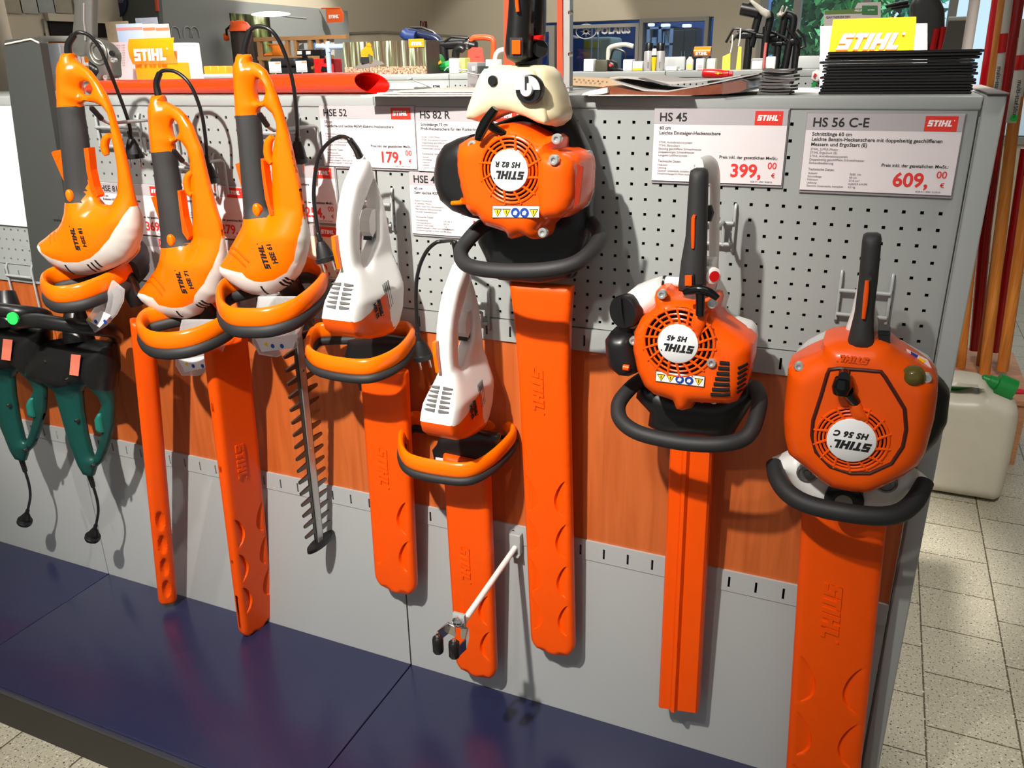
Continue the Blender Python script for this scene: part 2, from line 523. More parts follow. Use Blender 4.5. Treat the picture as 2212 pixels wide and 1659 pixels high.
def pegboard(x0, x1, z0, z1, hx0, hz1, px, nx, nz, hole=0.0052):
    """perforated sheet: square holes at hx0 + i*px, hz1 - j*px"""
    m = MB(); h = hole / 2; p = px / 2; T = 0.0015
    gx0, gx1 = hx0 - p, hx0 + (nx - 1) * px + p; gz1, gz0 = hz1 + p, hz1 - (nz - 1) * px - p
    for i in range(nx):
        for j in range(nz):
            cx, cz = hx0 + i * px, hz1 - j * px
            o = [(cx - p, cz - p), (cx + p, cz - p), (cx + p, cz + p), (cx - p, cz + p)]; q = [(cx - h, cz - h), (cx + h, cz - h), (cx + h, cz + h), (cx - h, cz + h)]
            vs = [(x, 0, z) for x, z in o] + [(x, 0, z) for x, z in q] + [(x, T * 2, z) for x, z in q]
            m.add(vs, [(k, (k + 1) % 4, 4 + (k + 1) % 4, 4 + k) for k in range(4)] + [(4 + k, 4 + (k + 1) % 4, 8 + (k + 1) % 4, 8 + k) for k in range(4)])
    for a, b, c, d in ((x0, gx0, z0, z1), (gx1, x1, z0, z1), (gx0, gx1, gz1, z1), (gx0, gx1, z0, gz0)):
        if b - a > 1e-4 and d - c > 1e-4: m.add([(a, 0, c), (b, 0, c), (b, 0, d), (a, 0, d)], [(0, 1, 2, 3)])
    for a, b, c, d in ((x0, x0, z0, z1), (x1, x1, z0, z1)): m.add([(a, 0, c), (a, 0, d), (a, 0.012, d), (a, 0.012, c)], [(0, 1, 2, 3)])
    m.add([(x0, 0, z0), (x1, 0, z0), (x1, 0.012, z0), (x0, 0.012, z0)], [(0, 1, 2, 3)])
    return m


def slot_rail(x0, x1, z0, z1, s0, n, pitch=0.05, sw=0.0042, za=0.010, zb=0.012):
    """rail with real upright slots"""
    m = MB(); y = -0.004; b0, b1 = z0 + za, z1 - zb; xs = [x0]
    cs = [s0 + i * pitch for i in range(n) if x0 + 0.01 < s0 + i * pitch < x1 - 0.01]
    for c in cs: xs += [c - sw / 2, c + sw / 2]
    xs.append(x1)
    def q(a, b, c, d): m.add([(a, y, c), (b, y, c), (b, y, d), (a, y, d)], [(0, 1, 2, 3)])
    for i in range(0, len(xs), 2): q(xs[i], xs[i + 1], b0, b1)
    q(x0, x1, z0, b0); q(x0, x1, b1, z1)
    m.add([(x0, y, z1), (x1, y, z1), (x1, 0.01, z1), (x0, 0.01, z1)], [(0, 1, 2, 3)]); m.add([(x0, y, z0), (x1, y, z0), (x1, 0.01, z0), (x0, 0.01, z0)], [(0, 1, 2, 3)])
    for c in cs:
        for xx in (c - sw / 2, c + sw / 2): m.add([(xx, y, b0), (xx, y, b1), (xx, 0.004, b1), (xx, 0.004, b0)], [(0, 1, 2, 3)])
    return m


def bay(x0, hx0, label, first=False, xl=None):
    xl = x0 if xl is None else xl; x1 = x0 + 1.0075; g = 0.0012
    t = thing('display_bay', (x0 + 0.5, 0.02, 0), label, 'shop fitting', 'bays of the grey display wall')
    part('perforated_panel', pegboard(x0 + g, x1 - g, 1.034, 1.4185, hx0, 1.397, 0.025, 39, 15), GREY, t)
    part('slot_rail', slot_rail(x0 + g, x1 - g, 0.9895, 1.032, hx0 - 0.003, 22), GREY, t)
    part('slot_rail', slot_rail(x0 + g, x1 - g, 0.5385, 0.583, hx0 - 0.003, 22), GREY2, t)
    part('wood_panel', MB().box(x0 + g, x1 - g, 0.001, 0.014, 0.5825, 0.990), WOOD, t)
    part('lower_panel', MB().box(x0 + g, x1 - g, -0.002, 0.012, 0.128, 0.537), GREY2, t)
    part('backing_sheet', MB().box(x0 + 0.0004, x1 - 0.0004, 0.016, 0.030, 0.02, 1.41), DARK, t)  # near-black sheet added so the holes look dark
    return t


b1 = bay(-0.4065, -0.4065 + 0.0315, 'rightmost bay of the grey perforated display wall, ending at the corner post')
part('end_post', MB().rbox(0.604, 0.632, -0.006, 0.42, 0.0, 1.4395, 0.003).box(0.6025, 0.6045, 0.004, 0.02, 0.1, 1.41), GREY, b1)
part('end_cap', MB().rbox(0.606, 0.634, -0.010, 0.43, 1.4392, 1.4425, 0.0015), mat('brown_cap', (92, 84, 82), 0.5), b1)
b2 = bay(-1.4155, -1.4155 + 0.0315, 'middle bay of the grey display wall, behind the orange hanging trimmers')
b3 = bay(-2.4245, -2.4245 + 0.0315, 'leftmost bay of the grey display wall, mostly in dark shade')
for n, x0, x1 in ((b1, -0.3995, 0.6035), (b2, -1.335, -0.4005), (b3, -2.40, -1.336)):
    part('top_beam', MB().rbox(x0, x1, -0.003, 0.43, 1.4185 if n is not b3 else 1.4185, 1.4385, 0.003), GREY, n)


def deck(x0, x1, label):
    t = thing('base_deck', ((x0 + x1) / 2, -0.22, 0), label, 'shelf', 'blue base decks under the display wall')
    part('deck_top', MB().rbox(x0 + 0.001, x1 - 0.001, -0.443, -0.001, 0.118, 0.130, 0.003), DEEPBLUE, t)
    part('front_lip', MB().rbox(x0 + 0.001, x1 - 0.001, -0.4475, -0.438, 0.108, 0.1235, 0.002), mat('lip_navy', (46, 48, 66), 0.4), t)
    part('kick_plate', MB().box(x0 + 0.001, x1 - 0.001, -0.443, -0.43, 0, 0.1085), KICK, t)
    return t


deck(-0.4065, 0.6, 'dark blue base deck nearest the floor tiles, front right under the big trimmers')
deck(-1.4155, -0.4065, 'dark blue base deck in the middle with red reflections of the long sheaths')
deck(-2.4245, -1.4155, 'dark blue base deck at the far left under the green trimmers')


# ---------------------------------------------------------------- price signs
def sign(x0, x1, z0, z1, label, model, desc, small, price, tech=(), vals=(), paper=PAPER, y=-0.004, foot='4228 011 2944  01/2018'):
    w, h = x1 - x0, z1 - z0
    t = thing('price_sign', ((x0 + x1) / 2, y, z0), label, 'price sign', 'price signs on the perforated wall')
    yf = y - 0.003
    part('holder', MB().box(x0 - 0.001, x1 + 0.0015, y, 0.0 - 0.0004, z0 - 0.0045, z1 + 0.002), ACRYL, t)
    part('sheet', MB().box(x0, x1, yf + 0.0002, y, z0, z1), paper, t)
    F = yf
    part('header_band', MB().box(x0, x1, F - 0.0002, F + 0.0003, z1 - 0.205 * h, z1), BAND, t)
    lg = part('logo_plate', MB().box(x1 - 0.235 * w, x1 - 0.035 * w, F - 0.0004, F, z1 - 0.205 * h, z1 - 0.02 * h), LOGOR, t)
    part('logo', logo_mb((x1 - 0.219 * w, F - 0.0004, z1 - 0.145 * h), EX, EZ, 0.162 * w, 0.0003), LOGOW, lg)
    tx = lambda s, x, zz, sz, **k: text_mb(s, (x0 + x * w, F - 0.0002, z1 - zz * h), EX, EZ, sz * h, 0.0002, **k)
    part('model_text', tx(model, 0.04, 0.165, 0.165, bold=0.018), INKB, t)
    if desc: part('description_text', merge(*[tx(s, 0.045, 0.28 + 0.067 * i, 0.066, bold=0.012) for i, s in enumerate(desc)]), INKB, t)
    if small: part('feature_text', merge(*[tx(s, 0.045, 0.47 + 0.045 * i, 0.043) for i, s in enumerate(small)]), INKG, t)
    if tech:
        part('technical_text', merge(tx('Technische Daten:', 0.045, 0.735, 0.045, bold=0.012), *[tx(s, 0.045, 0.785 + 0.042 * i, 0.038) for i, s in enumerate(tech)], *[tx(s, 0.33, 0.785 + 0.042 * i, 0.038) for i, s in enumerate(vals)]), INKG, t)
    if price:
        part('price_caption', tx('Preis inkl. der gesetzlichen MwSt.:', 0.955, 0.66, 0.058, bold=0.012, align='RIGHT'), INKB, t)
        part('price_text', merge(tx(price + ',', 0.845, 0.905, 0.25, bold=0.025, align='RIGHT'), tx('00', 0.955, 0.785, 0.125, bold=0.012, align='RIGHT'), tx('€', 0.95, 0.905, 0.085, bold=0.012, align='RIGHT')), INKR, t)
    part('print_code', tx(foot, 0.93, 0.975, 0.03, align='RIGHT'), INKG, t)
    return t


F2 = ['STIHL 2-MIX-Motor', 'STIHL ErgoStart (E)', 'STIHL Antivibrationssystem', 'Doppelseitig geschliffene Schneidmesser', 'Einhandbedienung']
T2 = ['Hubzahl', 'Schnittlänge', 'Hubraum', 'Leistung', 'Gewicht Unterrecht, komplett']
V2 = ['3600 1/m', '60 cm', '21,4 cm³', '0,65/0,9 kW/PS', '4,5 kg']
FE = ['Kleine Handschutz', 'Kraftvoller Motor', 'Leicht, leise und vibrationsarm', 'Mechanische Messerbremse', 'Schnelle Schneidmesser']
TE = ['Nennspannung', 'Leistungsaufnahme', 'Gewicht Ohne Kabel', 'Schalldruckpegel K-Wert nach RL 2006/42/EG', 'Schallleistungspegel K-Wert nach RL']
VE = ['230-240 V', '420 W', '3 kg', '84 dB(A)', '95 dB(A)']
sign(0.372, 0.584, 1.300, 1.413, 'white price sign reading HS 56 C-E and 609 euros, right end of wall', 'HS 56 C-E', ['Schnittlänge 60 cm', 'Leichte Benzin-Heckenschere mit doppelseitig geschliffenen', 'Messern und ErgoStart (E)'], F2, '609', T2, V2)
sign(0.136, 0.344, 1.3055, 1.4185, 'white price sign reading HS 45 and 399 euros behind the tall black handle', 'HS 45', ['60 cm', 'Leichte Einsteiger-Heckenschere'], ['STIHL Antivibrationssystem', 'STIHL ElastoStart', 'Einseitig geschliffene Schneidmesser', 'Doppelseitiges Schneidmesser', 'Langzeit-Luftfiltersystem'], '399', ['Hubraum', 'Leistung', 'Gewicht Unterrecht, komplett', 'Schalldruckpegel K-Wert nach RL 2006/42/EG'], ['27,2 cm3', '0,75 kW'])
sign(-0.521, -0.312, 1.309, 1.4205, 'white price sign reading HSE 52 and 179 euros, below the end of the orange tube', 'HSE 52', ['50 cm', 'Handliche und leichte 460W-Elektro-Heckenschere'], FE, '179', TE, ('230-240 V', '460 W'))
sign(-0.309, -0.100, 1.306, 1.4185, 'white price sign reading HS 82 R, partly hidden by the big petrol trimmer', 'HS 82 R', ['Schnittlänge 75 cm', 'Profi-Heckenschere für den Rückschnitt mit 2-MIX'], ['STIHL 2-MIX-Motor', 'STIHL Antivibrationssystem', 'Doppelseitig geschliffene Schneidmesser', 'Einhandbedienung', 'Rotierender Handgriff'], None, T2)
sign(-0.330, -0.121, 1.188, 1.3035, 'white price sign reading HSE 42, below the HS 82 R sign', 'HSE 42', ['45 cm', 'Sehr leichte 420W-Elektro-Heckenschere'], FE, '129', TE, VE)
sign(-1.153, -0.946, 1.141, 1.2525, 'white price sign reading HSE 81 and 369 euros behind the leftmost orange trimmer', 'HSE 81', ['70 cm', 'Robuste 650W-Elektro-Heckenschere'], FE, '369', TE)
sign(-0.936, -0.728, 1.148, 1.2585, 'white price sign reading HSE 71 and 279 euros between two orange trimmers', 'HSE 71', ['60 cm', 'Handliche 600W-Elektro-Heckenschere'], FE, '279', TE)
sign(-0.707, -0.499, 1.196, 1.307, 'white price sign reading HSE 61 and 254 euros left of the upper white trimmer', 'HSE 61', ['60 cm', 'Leistungsstarke 500W-Elektro-Heckenschere'], FE, '254', TE)
CREAMP = mat('cream_paper', (236, 222, 196), 0.4)
sign(-1.150, -0.946, 1.032, 1.136, 'lower grey headed price sign under the 369 euro sign', 'HSE', [], ['Kleine Handschutz', 'Kraftvoller Motor'], None)
sign(-0.934, -0.728, 1.038, 1.1435, 'lower grey headed price sign under the 279 euro sign', 'HSE', [], ['Kleine Handschutz', 'Kraftvoller Motor'], None)
sign(-0.707, -0.499, 1.080, 1.190, 'lower cream price sign under the 254 euro sign', 'HSE', [], FE, '119', (), (), CREAMP)
t = thing('paper_notice', (-1.47, -0.004, 1.13), 'large bright white notice sheet at the left edge beside the dark post', 'notice')
part('sheet', MB().box(-1.75, -1.31, -0.006, -0.0005, 1.135, 1.4175), mat('bright_paper', (246, 245, 240), 0.5), t)
part('notice_text', merge(*[text_mb(s, (-1.70, -0.006, 1.335 - 0.022 * i), EX, EZ, 0.014, 0.0003) for i, s in enumerate(['Die Akku-Heckenschere', 'leicht und leise', 'fein dosierbar', 'Messerlänge', 'Schnittgut', 'komplett mit', 'Akku und Lader'])]), mat('faint_ink', (150, 145, 140), 0.6), t)


# ---------------------------------------------------------------- wire brackets on the wall
def bracket(xl, xr, zt, zb, label, px=None, pl=0.16, pz=None, two=False):
    t = thing('wire_bracket', ((xl + xr) / 2, -0.01, zb), label, 'hook', 'wire bracket hooks on the perforated wall')
    zb1 = zt - 0.028; zb2 = zb + 0.010; r = 0.0026
    for x in (xl, xr):
        m = MB(); m.tube([(x, 0.006, zt), (x, -0.004, zt + 0.001), (x, -0.0085, zt - 0.008), (x, -0.0085, zb), (x, -0.004, zb - 0.004), (x, 0.004, zb - 0.004)], r, 8)
        part('upright_wire', m, WIRE, t)
    part('crossbar', MB().cyl((xl, -0.0125, zb1), (xr, -0.0125, zb1), 0.0034, n=10), WIRE, t)
    part('crossbar', MB().cyl((xl, -0.0125, zb2), (xr, -0.0125, zb2), 0.0034, n=10), WIRE, t)
    if px is not None:
        P = [(px, -0.0125, zb2 - 0.003), (px, -0.014, pz - 0.004), (px, -0.022, pz), (px, -pl + 0.02, pz), (px, -pl + 0.008, pz + 0.006), (px, -pl - 0.006, pz + 0.022)]
        part('prong', MB().tube(P, 0.0032, 8), WIRE, t)
        a, b = Vector(P[-2]), Vector(P[-1]); d = (b - a).normalized()
        part('black_tip', MB().tube([a + d * 0.002, a + d * 0.004, b + d * 0.010, b + d * 0.014], [0.003, 0.0052, 0.0052, 0.002], 10), BLACK, t, 'black rubber tip')
    return t
# ================================================================ hedge trimmers
def lerp(a, b, t): return a + (b - a) * max(0.0, min(1.0, t))


def plug(mb_body, mb_pins, P, d, yaw=0.6, s=1.0):
    """round mains plug hanging at P along direction d"""
    d = Vector(d).normalized(); P = Vector(P)
    ax = Vector((cos(yaw), sin(yaw), 0)); ax = (ax - d * ax.dot(d)).normalized()
    mb_body.tube([P + d * (k * s) for k in (-0.016, -0.012, -0.008, -0.004, 0.0)], [0.0044 * s, 0.0056 * s, 0.0045 * s, 0.0058 * s, 0.0048 * s], 10)
    mb_body.tube([P, P + d * 0.012 * s, P + d * 0.026 * s, P + d * 0.030 * s], [0.006 * s, 0.0105 * s, 0.0135 * s, 0.0145 * s], 14, flat=(1.15, 0.62, ax))
    mb_body.tube([P + d * 0.029 * s, P + d * 0.0300 * s, P + d * 0.0375 * s, P + d * 0.0385 * s], [0.0185 * s, 0.0195 * s, 0.0195 * s, 0.0180 * s], 20)
    for k in (-1, 1):
        a = P + d * 0.038 * s + ax * (k * 0.0095 * s)
        mb_pins.tube([a, a + d * 0.017 * s, a + d * 0.019 * s], [0.0024 * s, 0.0024 * s, 0.0014 * s], 8)


def cable(t, pts, r=0.0036, strain=2, d=(0, 0, -1), yaw=0.6, s=1.0):
    """pts: world points from the handle to the plug; first `strain` points get a thicker sleeve"""
    part('power_cord', MB().tube(pts, r, 10, sub=6), BLACK, t)
    if strain:
        sl = pts[:strain]; part('strain_relief', MB().tube(sl, [0.0072 - 0.0016 * i / max(1, len(sl) - 1) for i in range(len(sl))], 12, sub=4), BLACK, t)
    A, B = MB(), MB(); plug(A, B, pts[-1], d, yaw, s)
    p = part('plug', A, BLACK, t); part('plug_pins', B, CHROME, p)


def sheath(t, top, bot, wdir, width, thick=0.030, dents='pair', logo=0.3, flare=0.0, step=0.0055, round_end=0.7, dent0=0.52, mirror=1, pitch=0.98):
    """long blade cover with leaf-shaped dents; returns the part"""
    top, bot, w = Vector(top), Vector(bot), Vector(wdir).normalized(); ay = (bot - top); Ln = ay.length; ay.normalize(); w = (w - ay * w.dot(ay)).normalized(); nr = w.cross(ay).normalized()
    if nr.dot(CAM - top) < 0: nr = -nr
    hw = width / 2; cr = hw * round_end; f = hw * flare
    ol = [(-hw - f, 0), (-hw - f * 0.4, Ln * 0.08), (-hw, Ln * 0.22), (-hw, Ln - cr * 1.1)]
    ol += [(-hw + cr * (1 - cos(a)), Ln - cr * 1.1 + sin(a) * cr * 1.1) for a in (0.3, 0.6, 0.9, 1.2, 1.45)]
    ol += [(-x, y) for x, y in ol[::-1]]
    D = []; cons = []
    y = Ln * dent0; P = width * pitch
    while dents and y + P < Ln - cr * 0.35: D.append((y + P / 2, P * 0.84)); y += P
    xo = hw * 0.84
    def reach(q): return hw * 0.60 * max(0, 1 - q * q) ** 0.6 * (0.80 + 0.24 * q)
    for yc, l in D:
        for s in (-1, 1):
            if dents == 'pair':
                for k in (1.0, 0.9): cons.append([(s * (xo - reach(q) * k), yc + q * l / 2 * (0.98 if k < 1 else 1)) for q in [-0.95 + 1.9 * i / 18 for i in range(19)]])
    def hs(x, y):
        k = 1.0
        for yc, l in D:
            q = (y - yc) / (l / 2)
            if abs(q) < 1:
                if dents == 'pair':
                    e = (xo - abs(x)) / max(reach(q), 1e-5)
                    if 0 < e < 0.995: k = min(k, 1 - 0.92 * min(e / 0.9, (1 - e) * 10, 1) ** 1.3 * (1 - q * q) ** 0.5 * (0.80 - 0.20 * q))
                else:
                    e = sqrt(q * q + (x / (hw * 0.45)) ** 2)
                    if e < 1: k = min(k, 0.45 + 0.55 * e ** 3)
        if dents == 'pair':
            for s in (-1, 1):
                q = (Vector((x, y)) - Vector((s * hw * 0.45, Ln - hw * 0.02))).length / (hw * 0.30)
                if q < 1: k = min(k, 0.40 + 0.35 * q)
        return k
    fr = (top, w, ay, nr)
    o = part('blade_sheath', puff_mb(ol, fr, thick / 2, thick * 0.42, rim=thick * 0.12, step=step, hs=hs, cons=cons), SHEATH, t)
    if logo is not None:
        lw = width * 0.92; P = top + ay * (Ln * logo) - w * (hw * 0.18 * mirror) + nr * (thick / 2 - 0.0004)
        uy = w if w.dot(CR) > 0 else -w
        part('raised_lettering', logo_mb(P - uy * 0.01, ay, uy, lw, 0.0024, reg=True), SHEATH, o)
    return o


def ring_handle(t, pts, zdrop=0.026, ro=(0.019, 0.0085), rb=(0.013, 0.0105), flatup=(0, 0, 1)):
    part('loop_handle', MB().tube(pts, 1.0, 14, closed=True, sub=5, flat=(ro[0], ro[1], flatup)), ORANGE, t)
    part('loop_bumper', MB().tube([p - Vector((0, 0, zdrop)) for p in pts], 1.0, 12, closed=True, sub=5, flat=(rb[0], rb[1], flatup)), RUBBER, t, 'black lower edge')


# -------------------------------------------------------------- orange electric trimmers, each turned a little differently on its hook
c1 = crop(60, 60, 2.44); c2 = crop(420, 60, 2.44)


def hse(model, label, D, Y, cord, plugd, visor, vlabel, ring, rn, rf):
    TR = lambda k: trY(D[k], Y)
    ol, win, hole, seam = TR('outline'), TR('window'), TR('hole'), TR('seam')
    g1, g2 = TR('grip_top'), TR('grip_bottom')
    zb = (g2[0].y + g2[1].y) / 2; z1 = (g1[0].y + g1[1].y) / 2
    t = thing('electric_hedge_trimmer', (g2[0].x, Y, zb - 0.2), label, 'hedge trimmer')
    def xw(z): s = (z - zb) / (z1 - zb); return g2[1].x + (g1[1].x - g2[1].x) * s
    thin = D.get('bow', 0.34)
    hs = lambda x, z: lerp(1.0, lerp(0.66, thin, (x - xw(z) + 0.004) / 0.012), (z - zb + 0.03) / 0.05)
    vs, fs, cen = puff(ol, XZ(Y), 0.043, 0.058, holes=[win, hole], rim=0.003, step=0.0066, cons=[seam, g1, g2], hs=hs); sf = surf(ol, 0.043, 0.058, [win, hole], 0.003, hs)
    ze = min(p.y for p in ol) - 0.05
    reg_w = seam + [seam[-1] + Vector((0.05, 0)), Vector((seam[-1].x + 0.05, ze)), Vector((seam[0].x - 0.04, ze)), seam[0] + Vector((-0.04, 0))]
    mid = [p for p in win if zb - 0.02 < p.y < z1 + 0.01]
    grp = [g1[0] + Vector((-0.03, 0)), g1[0], g1[1], g1[1] + Vector((0.006, 0)), g1[1].lerp(g2[1], 0.5) + Vector((0.016, 0)), g2[1] + Vector((0.004, 0)), g2[0], g2[0] + Vector((-0.03, 0))]
    sel = {'white': [], 'grip': [], 'body': []}
    for f, q in zip(fs, cen): sel['white' if inside(q, reg_w) else 'grip' if inside(q, grp) else 'body'].append(f)
    def mk(k): m = MB(); return m.add(*compact(vs, sel[k]), True)
    body = part('body', mk('body'), ORANGE, t)
    part('gear_housing', mk('white'), SHELLW, t, 'warm white lower shell')
    part('grip', mk('grip'), GRIPB, t, 'charcoal grip')
    q = lambda k, y: [Vector((p.x, y, p.y)) for p in TR(k)]
    part('trigger', MB().prism(q('trigger1', Y - 0.008), (0, 0.014, 0)), ORANGE2, t, 'orange trigger lever')
    part('trigger', MB().prism([at(u, v, Y - 0.021) for u, v in D['trigger2']], (0, 0.016, 0)), ORANGE2, t, 'orange trigger lever')
    l = TR('lock')[0]; yl = Y - sf(l.x, l.y) + 0.003
    part('lock_button', puff_mb([(l.x + 0.0085 * cos(k), l.y + 0.0125 * sin(k)) for k in [2 * pi * i / 18 for i in range(18)]], XZ(yl), 0.009, 0.008, rim=0.004, step=0.003), ORANGE, t)
    part('cord_hook', MB().tube(q('hook', Y - 0.010), [0.005, 0.0075, 0.008, 0.0075, 0.005], 10, sub=3), ORANGE, t)
    m = MB()
    for k in ('ridge1', 'ridge2'): m.tube(q(k, Y), [0.001] + [0.0024] * (len(D[k]) - 2) + [0.001], 8, sub=4)
    part('ridge', drape(m, Y, sf), ORANGE2, body)
    m = MB()
    for k in D['slots']:
        a, b = [Vector((p.x, Y, p.y)) for p in trY(k, Y)]; m.tube([a, a.lerp(b, .25), a.lerp(b, .5), a.lerp(b, .75), b], 0.0019, 8)
    part('vent_slots', drape(m, Y, sf), DARK, t)
    A, B = q('text', Y); A2 = q('text2', Y)[0]; ux = (B - A); L = ux.length; ux.normalize(); uy = ux.cross(Vector((0, -1, 0))).normalized(); uy = -uy if uy.x > 0 else uy
    part('lettering', drape(merge(logo_mb(A, ux, uy, L * 1.0, 0.0007, 0.2), text_mb(model, A2, ux, uy, L * 0.27, 0.0007, bold=0.035, shear=0.1)), Y, sf), INKB, t)
    (un, vn, yn, zn), (uf, vf, yf, zf) = rn, rf
    n = Vector((0, -(zf - zn) / (yf - yn), 1)).normalized(); R = [onp(u, v, (0, yn, zn), n) for u, v in ring]
    ring_handle(t, R)
    cx = q('neck', Y)[0]
    part('blade_neck', MB().tube([cx + Vector((-0.02, 0.03, 0.02)), cx + Vector((0.0, 0.045, -0.03)), cx + Vector((0.01, 0.05, -0.085))], [0.024, 0.022, 0.014], 14), BLACK, t)
    yv = Y - 0.015
    v = puff_mb(trY(visor, yv), XZ(yv), 0.010, 0.022, rim=0.003, step=0.008, back=0.35); vp = part('clear_visor', v, VISOR, t, 'clear plastic visor')
    part('visor_label', MB().prism([at(u, w, yv - 0.0115) for u, w in vlabel], (0, -0.0006, 0)), PAPER, vp, 'white safety label')
    e = [sum(p[0] for p in vlabel) / 4, sum(p[1] for p in vlabel) / 4]
    for k in (-1, 1): part('safety_symbol', MB().lathe(at(e[0] + k * 10, e[1] + 6, yv - 0.0118), (0, -1, 0), [(0.0045, 0), (0.0045, 0.0008)], 12), BLUE, vp)
    part('safety_symbol', MB().lathe(at(e[0] - 24, e[1] + 2, yv - 0.0118), (0, -1, 0), [(0.006, 0), (0.006, 0.0008)], 3), YELLOW, vp)
    cp = [Vector((p.x, Y, p.y)) for p in [trY(D['outline'][:2], Y)[0].lerp(trY(D['outline'][:2], Y)[1], 0.5)]] + [at(u, w, y) for u, w, y in cord]
    cable(t, cp, strain=3, d=plugd)
    return t


def plugdir(a, b, y): return at(*b, y) - at(*a, y)


D61 = dict(outline=c2([(232, 138), (292, 140), (294, 178), (330, 188), (372, 222), (405, 285), (436, 370), (465, 460), (494, 560), (523, 690), (552, 820), (572, 930), (586, 1050), (590, 1110), (583, 1180), (565, 1255), (540, 1310), (500, 1355), (440, 1395), (390, 1408), (330, 1402), (285, 1385), (230, 1350), (185, 1312), (163, 1285), (154, 1250), (160, 1238), (176, 1213), (200, 1180), (216, 1140), (250, 1080), (270, 1040), (276, 1000), (268, 900), (258, 780), (248, 640), (238, 540), (230, 462), (222, 330), (216, 205), (222, 186), (230, 172)]),
           window=c2([(334, 440), (345, 422), (375, 412), (418, 452), (438, 500), (440, 540), (430, 600), (412, 690), (416, 740), (418, 880), (408, 960), (394, 952), (376, 830), (362, 720), (346, 560)]),
           hole=c2([(322, 300), (330, 272), (350, 268), (372, 296), (384, 340), (372, 380), (344, 394), (326, 378), (320, 335)]),
           seam=c2([(152, 1241), (250, 1252), (330, 1266), (350, 1292), (385, 1311), (420, 1318), (475, 1310), (530, 1275), (560, 1215), (576, 1130), (582, 1050), (577, 970), (580, 920)]),
           grip_top=c2([(229, 461), (331, 457)]), grip_bottom=c2([(275, 1001), (406, 990)]), trigger1=c2([(230, 716), (268, 702), (274, 760), (288, 885), (274, 884)]), trigger2=c2([(348, 690), (362, 700), (378, 820), (400, 935), (418, 990), (396, 985), (372, 900), (356, 780)]),
           lock=c2([(366, 952)]), hook=c2([(430, 572), (410, 600), (405, 650), (412, 690), (426, 712)]), ridge1=c2([(218, 1152), (262, 1143), (310, 1160), (352, 1195), (366, 1212)]), ridge2=c2([(204, 1176), (248, 1169), (296, 1186), (338, 1221), (352, 1240)]),
           slots=[c2(k) for k in ([(413, 1340), (417, 1392)], [(494, 1322), (500, 1360)], [(508, 1312), (514, 1350)], [(520, 1300), (527, 1340)])], text=c2([(476, 1246), (436, 1112)]), text2=c2([(508, 1220)]), neck=c2([(470, 1395)]), bow=0.40)
D71 = dict(outline=c1([(661, 356), (716, 356), (718, 388), (750, 402), (792, 425), (828, 460), (866, 520), (896, 600)]) + c2([(35, 640), (60, 750), (85, 850), (112, 950), (138, 1030), (153, 1110), (158, 1200), (158, 1300), (138, 1400), (90, 1455), (35, 1490)]) + c1([(900, 1512), (850, 1530), (780, 1522), (700, 1492), (640, 1445), (612, 1408), (604, 1386), (610, 1376), (640, 1340), (668, 1300), (700, 1258), (720, 1210), (722, 1152), (714, 1080), (703, 960), (690, 850), (678, 740), (666, 655), (655, 560), (648, 440), (651, 408), (660, 390)]),
           window=c1([(765, 614), (790, 590), (818, 600), (846, 640), (862, 700), (862, 760), (864, 860), (876, 920), (880, 1000), (876, 1080), (864, 1132), (850, 1110), (822, 960), (798, 850), (777, 730)]),
           hole=c1([(752, 515), (765, 488), (785, 486), (802, 512), (808, 545), (796, 575), (770, 584), (755, 552)]),
           seam=c1([(598, 1385), (680, 1383), (740, 1398), (765, 1436), (830, 1452), (880, 1452), (930, 1430)]) + c2([(66, 1390), (110, 1330), (140, 1250), (150, 1170), (150, 1090), (160, 1050)]),
           grip_top=c1([(664, 655), (762, 648)]), grip_bottom=c1([(721, 1152), (852, 1141)]), trigger1=c1([(665, 890), (706, 877), (712, 930), (726, 1040), (718, 1044)]), trigger2=c1([(788, 858), (802, 860), (822, 1000), (852, 1100), (842, 1120), (815, 1080), (798, 950)]),
           lock=c1([(803, 1108)]), hook=c1([(888, 758), (866, 780), (860, 820), (868, 860), (884, 880)]), ridge1=c1([(682, 1304), (722, 1293), (770, 1318), (796, 1346), (806, 1364)]), ridge2=c1([(672, 1330), (710, 1319), (756, 1344), (782, 1372), (792, 1390)]),
           slots=[c1(k) for k in ([(848, 1470), (855, 1512)], [(937, 1440), (945, 1478)], [(951, 1430), (960, 1468)], [(963, 1420), (973, 1458)])], text=c1([(918, 1376), (880, 1252)]), text2=c1([(950, 1352)]), neck=c1([(905, 1515)]), bow=0.37)
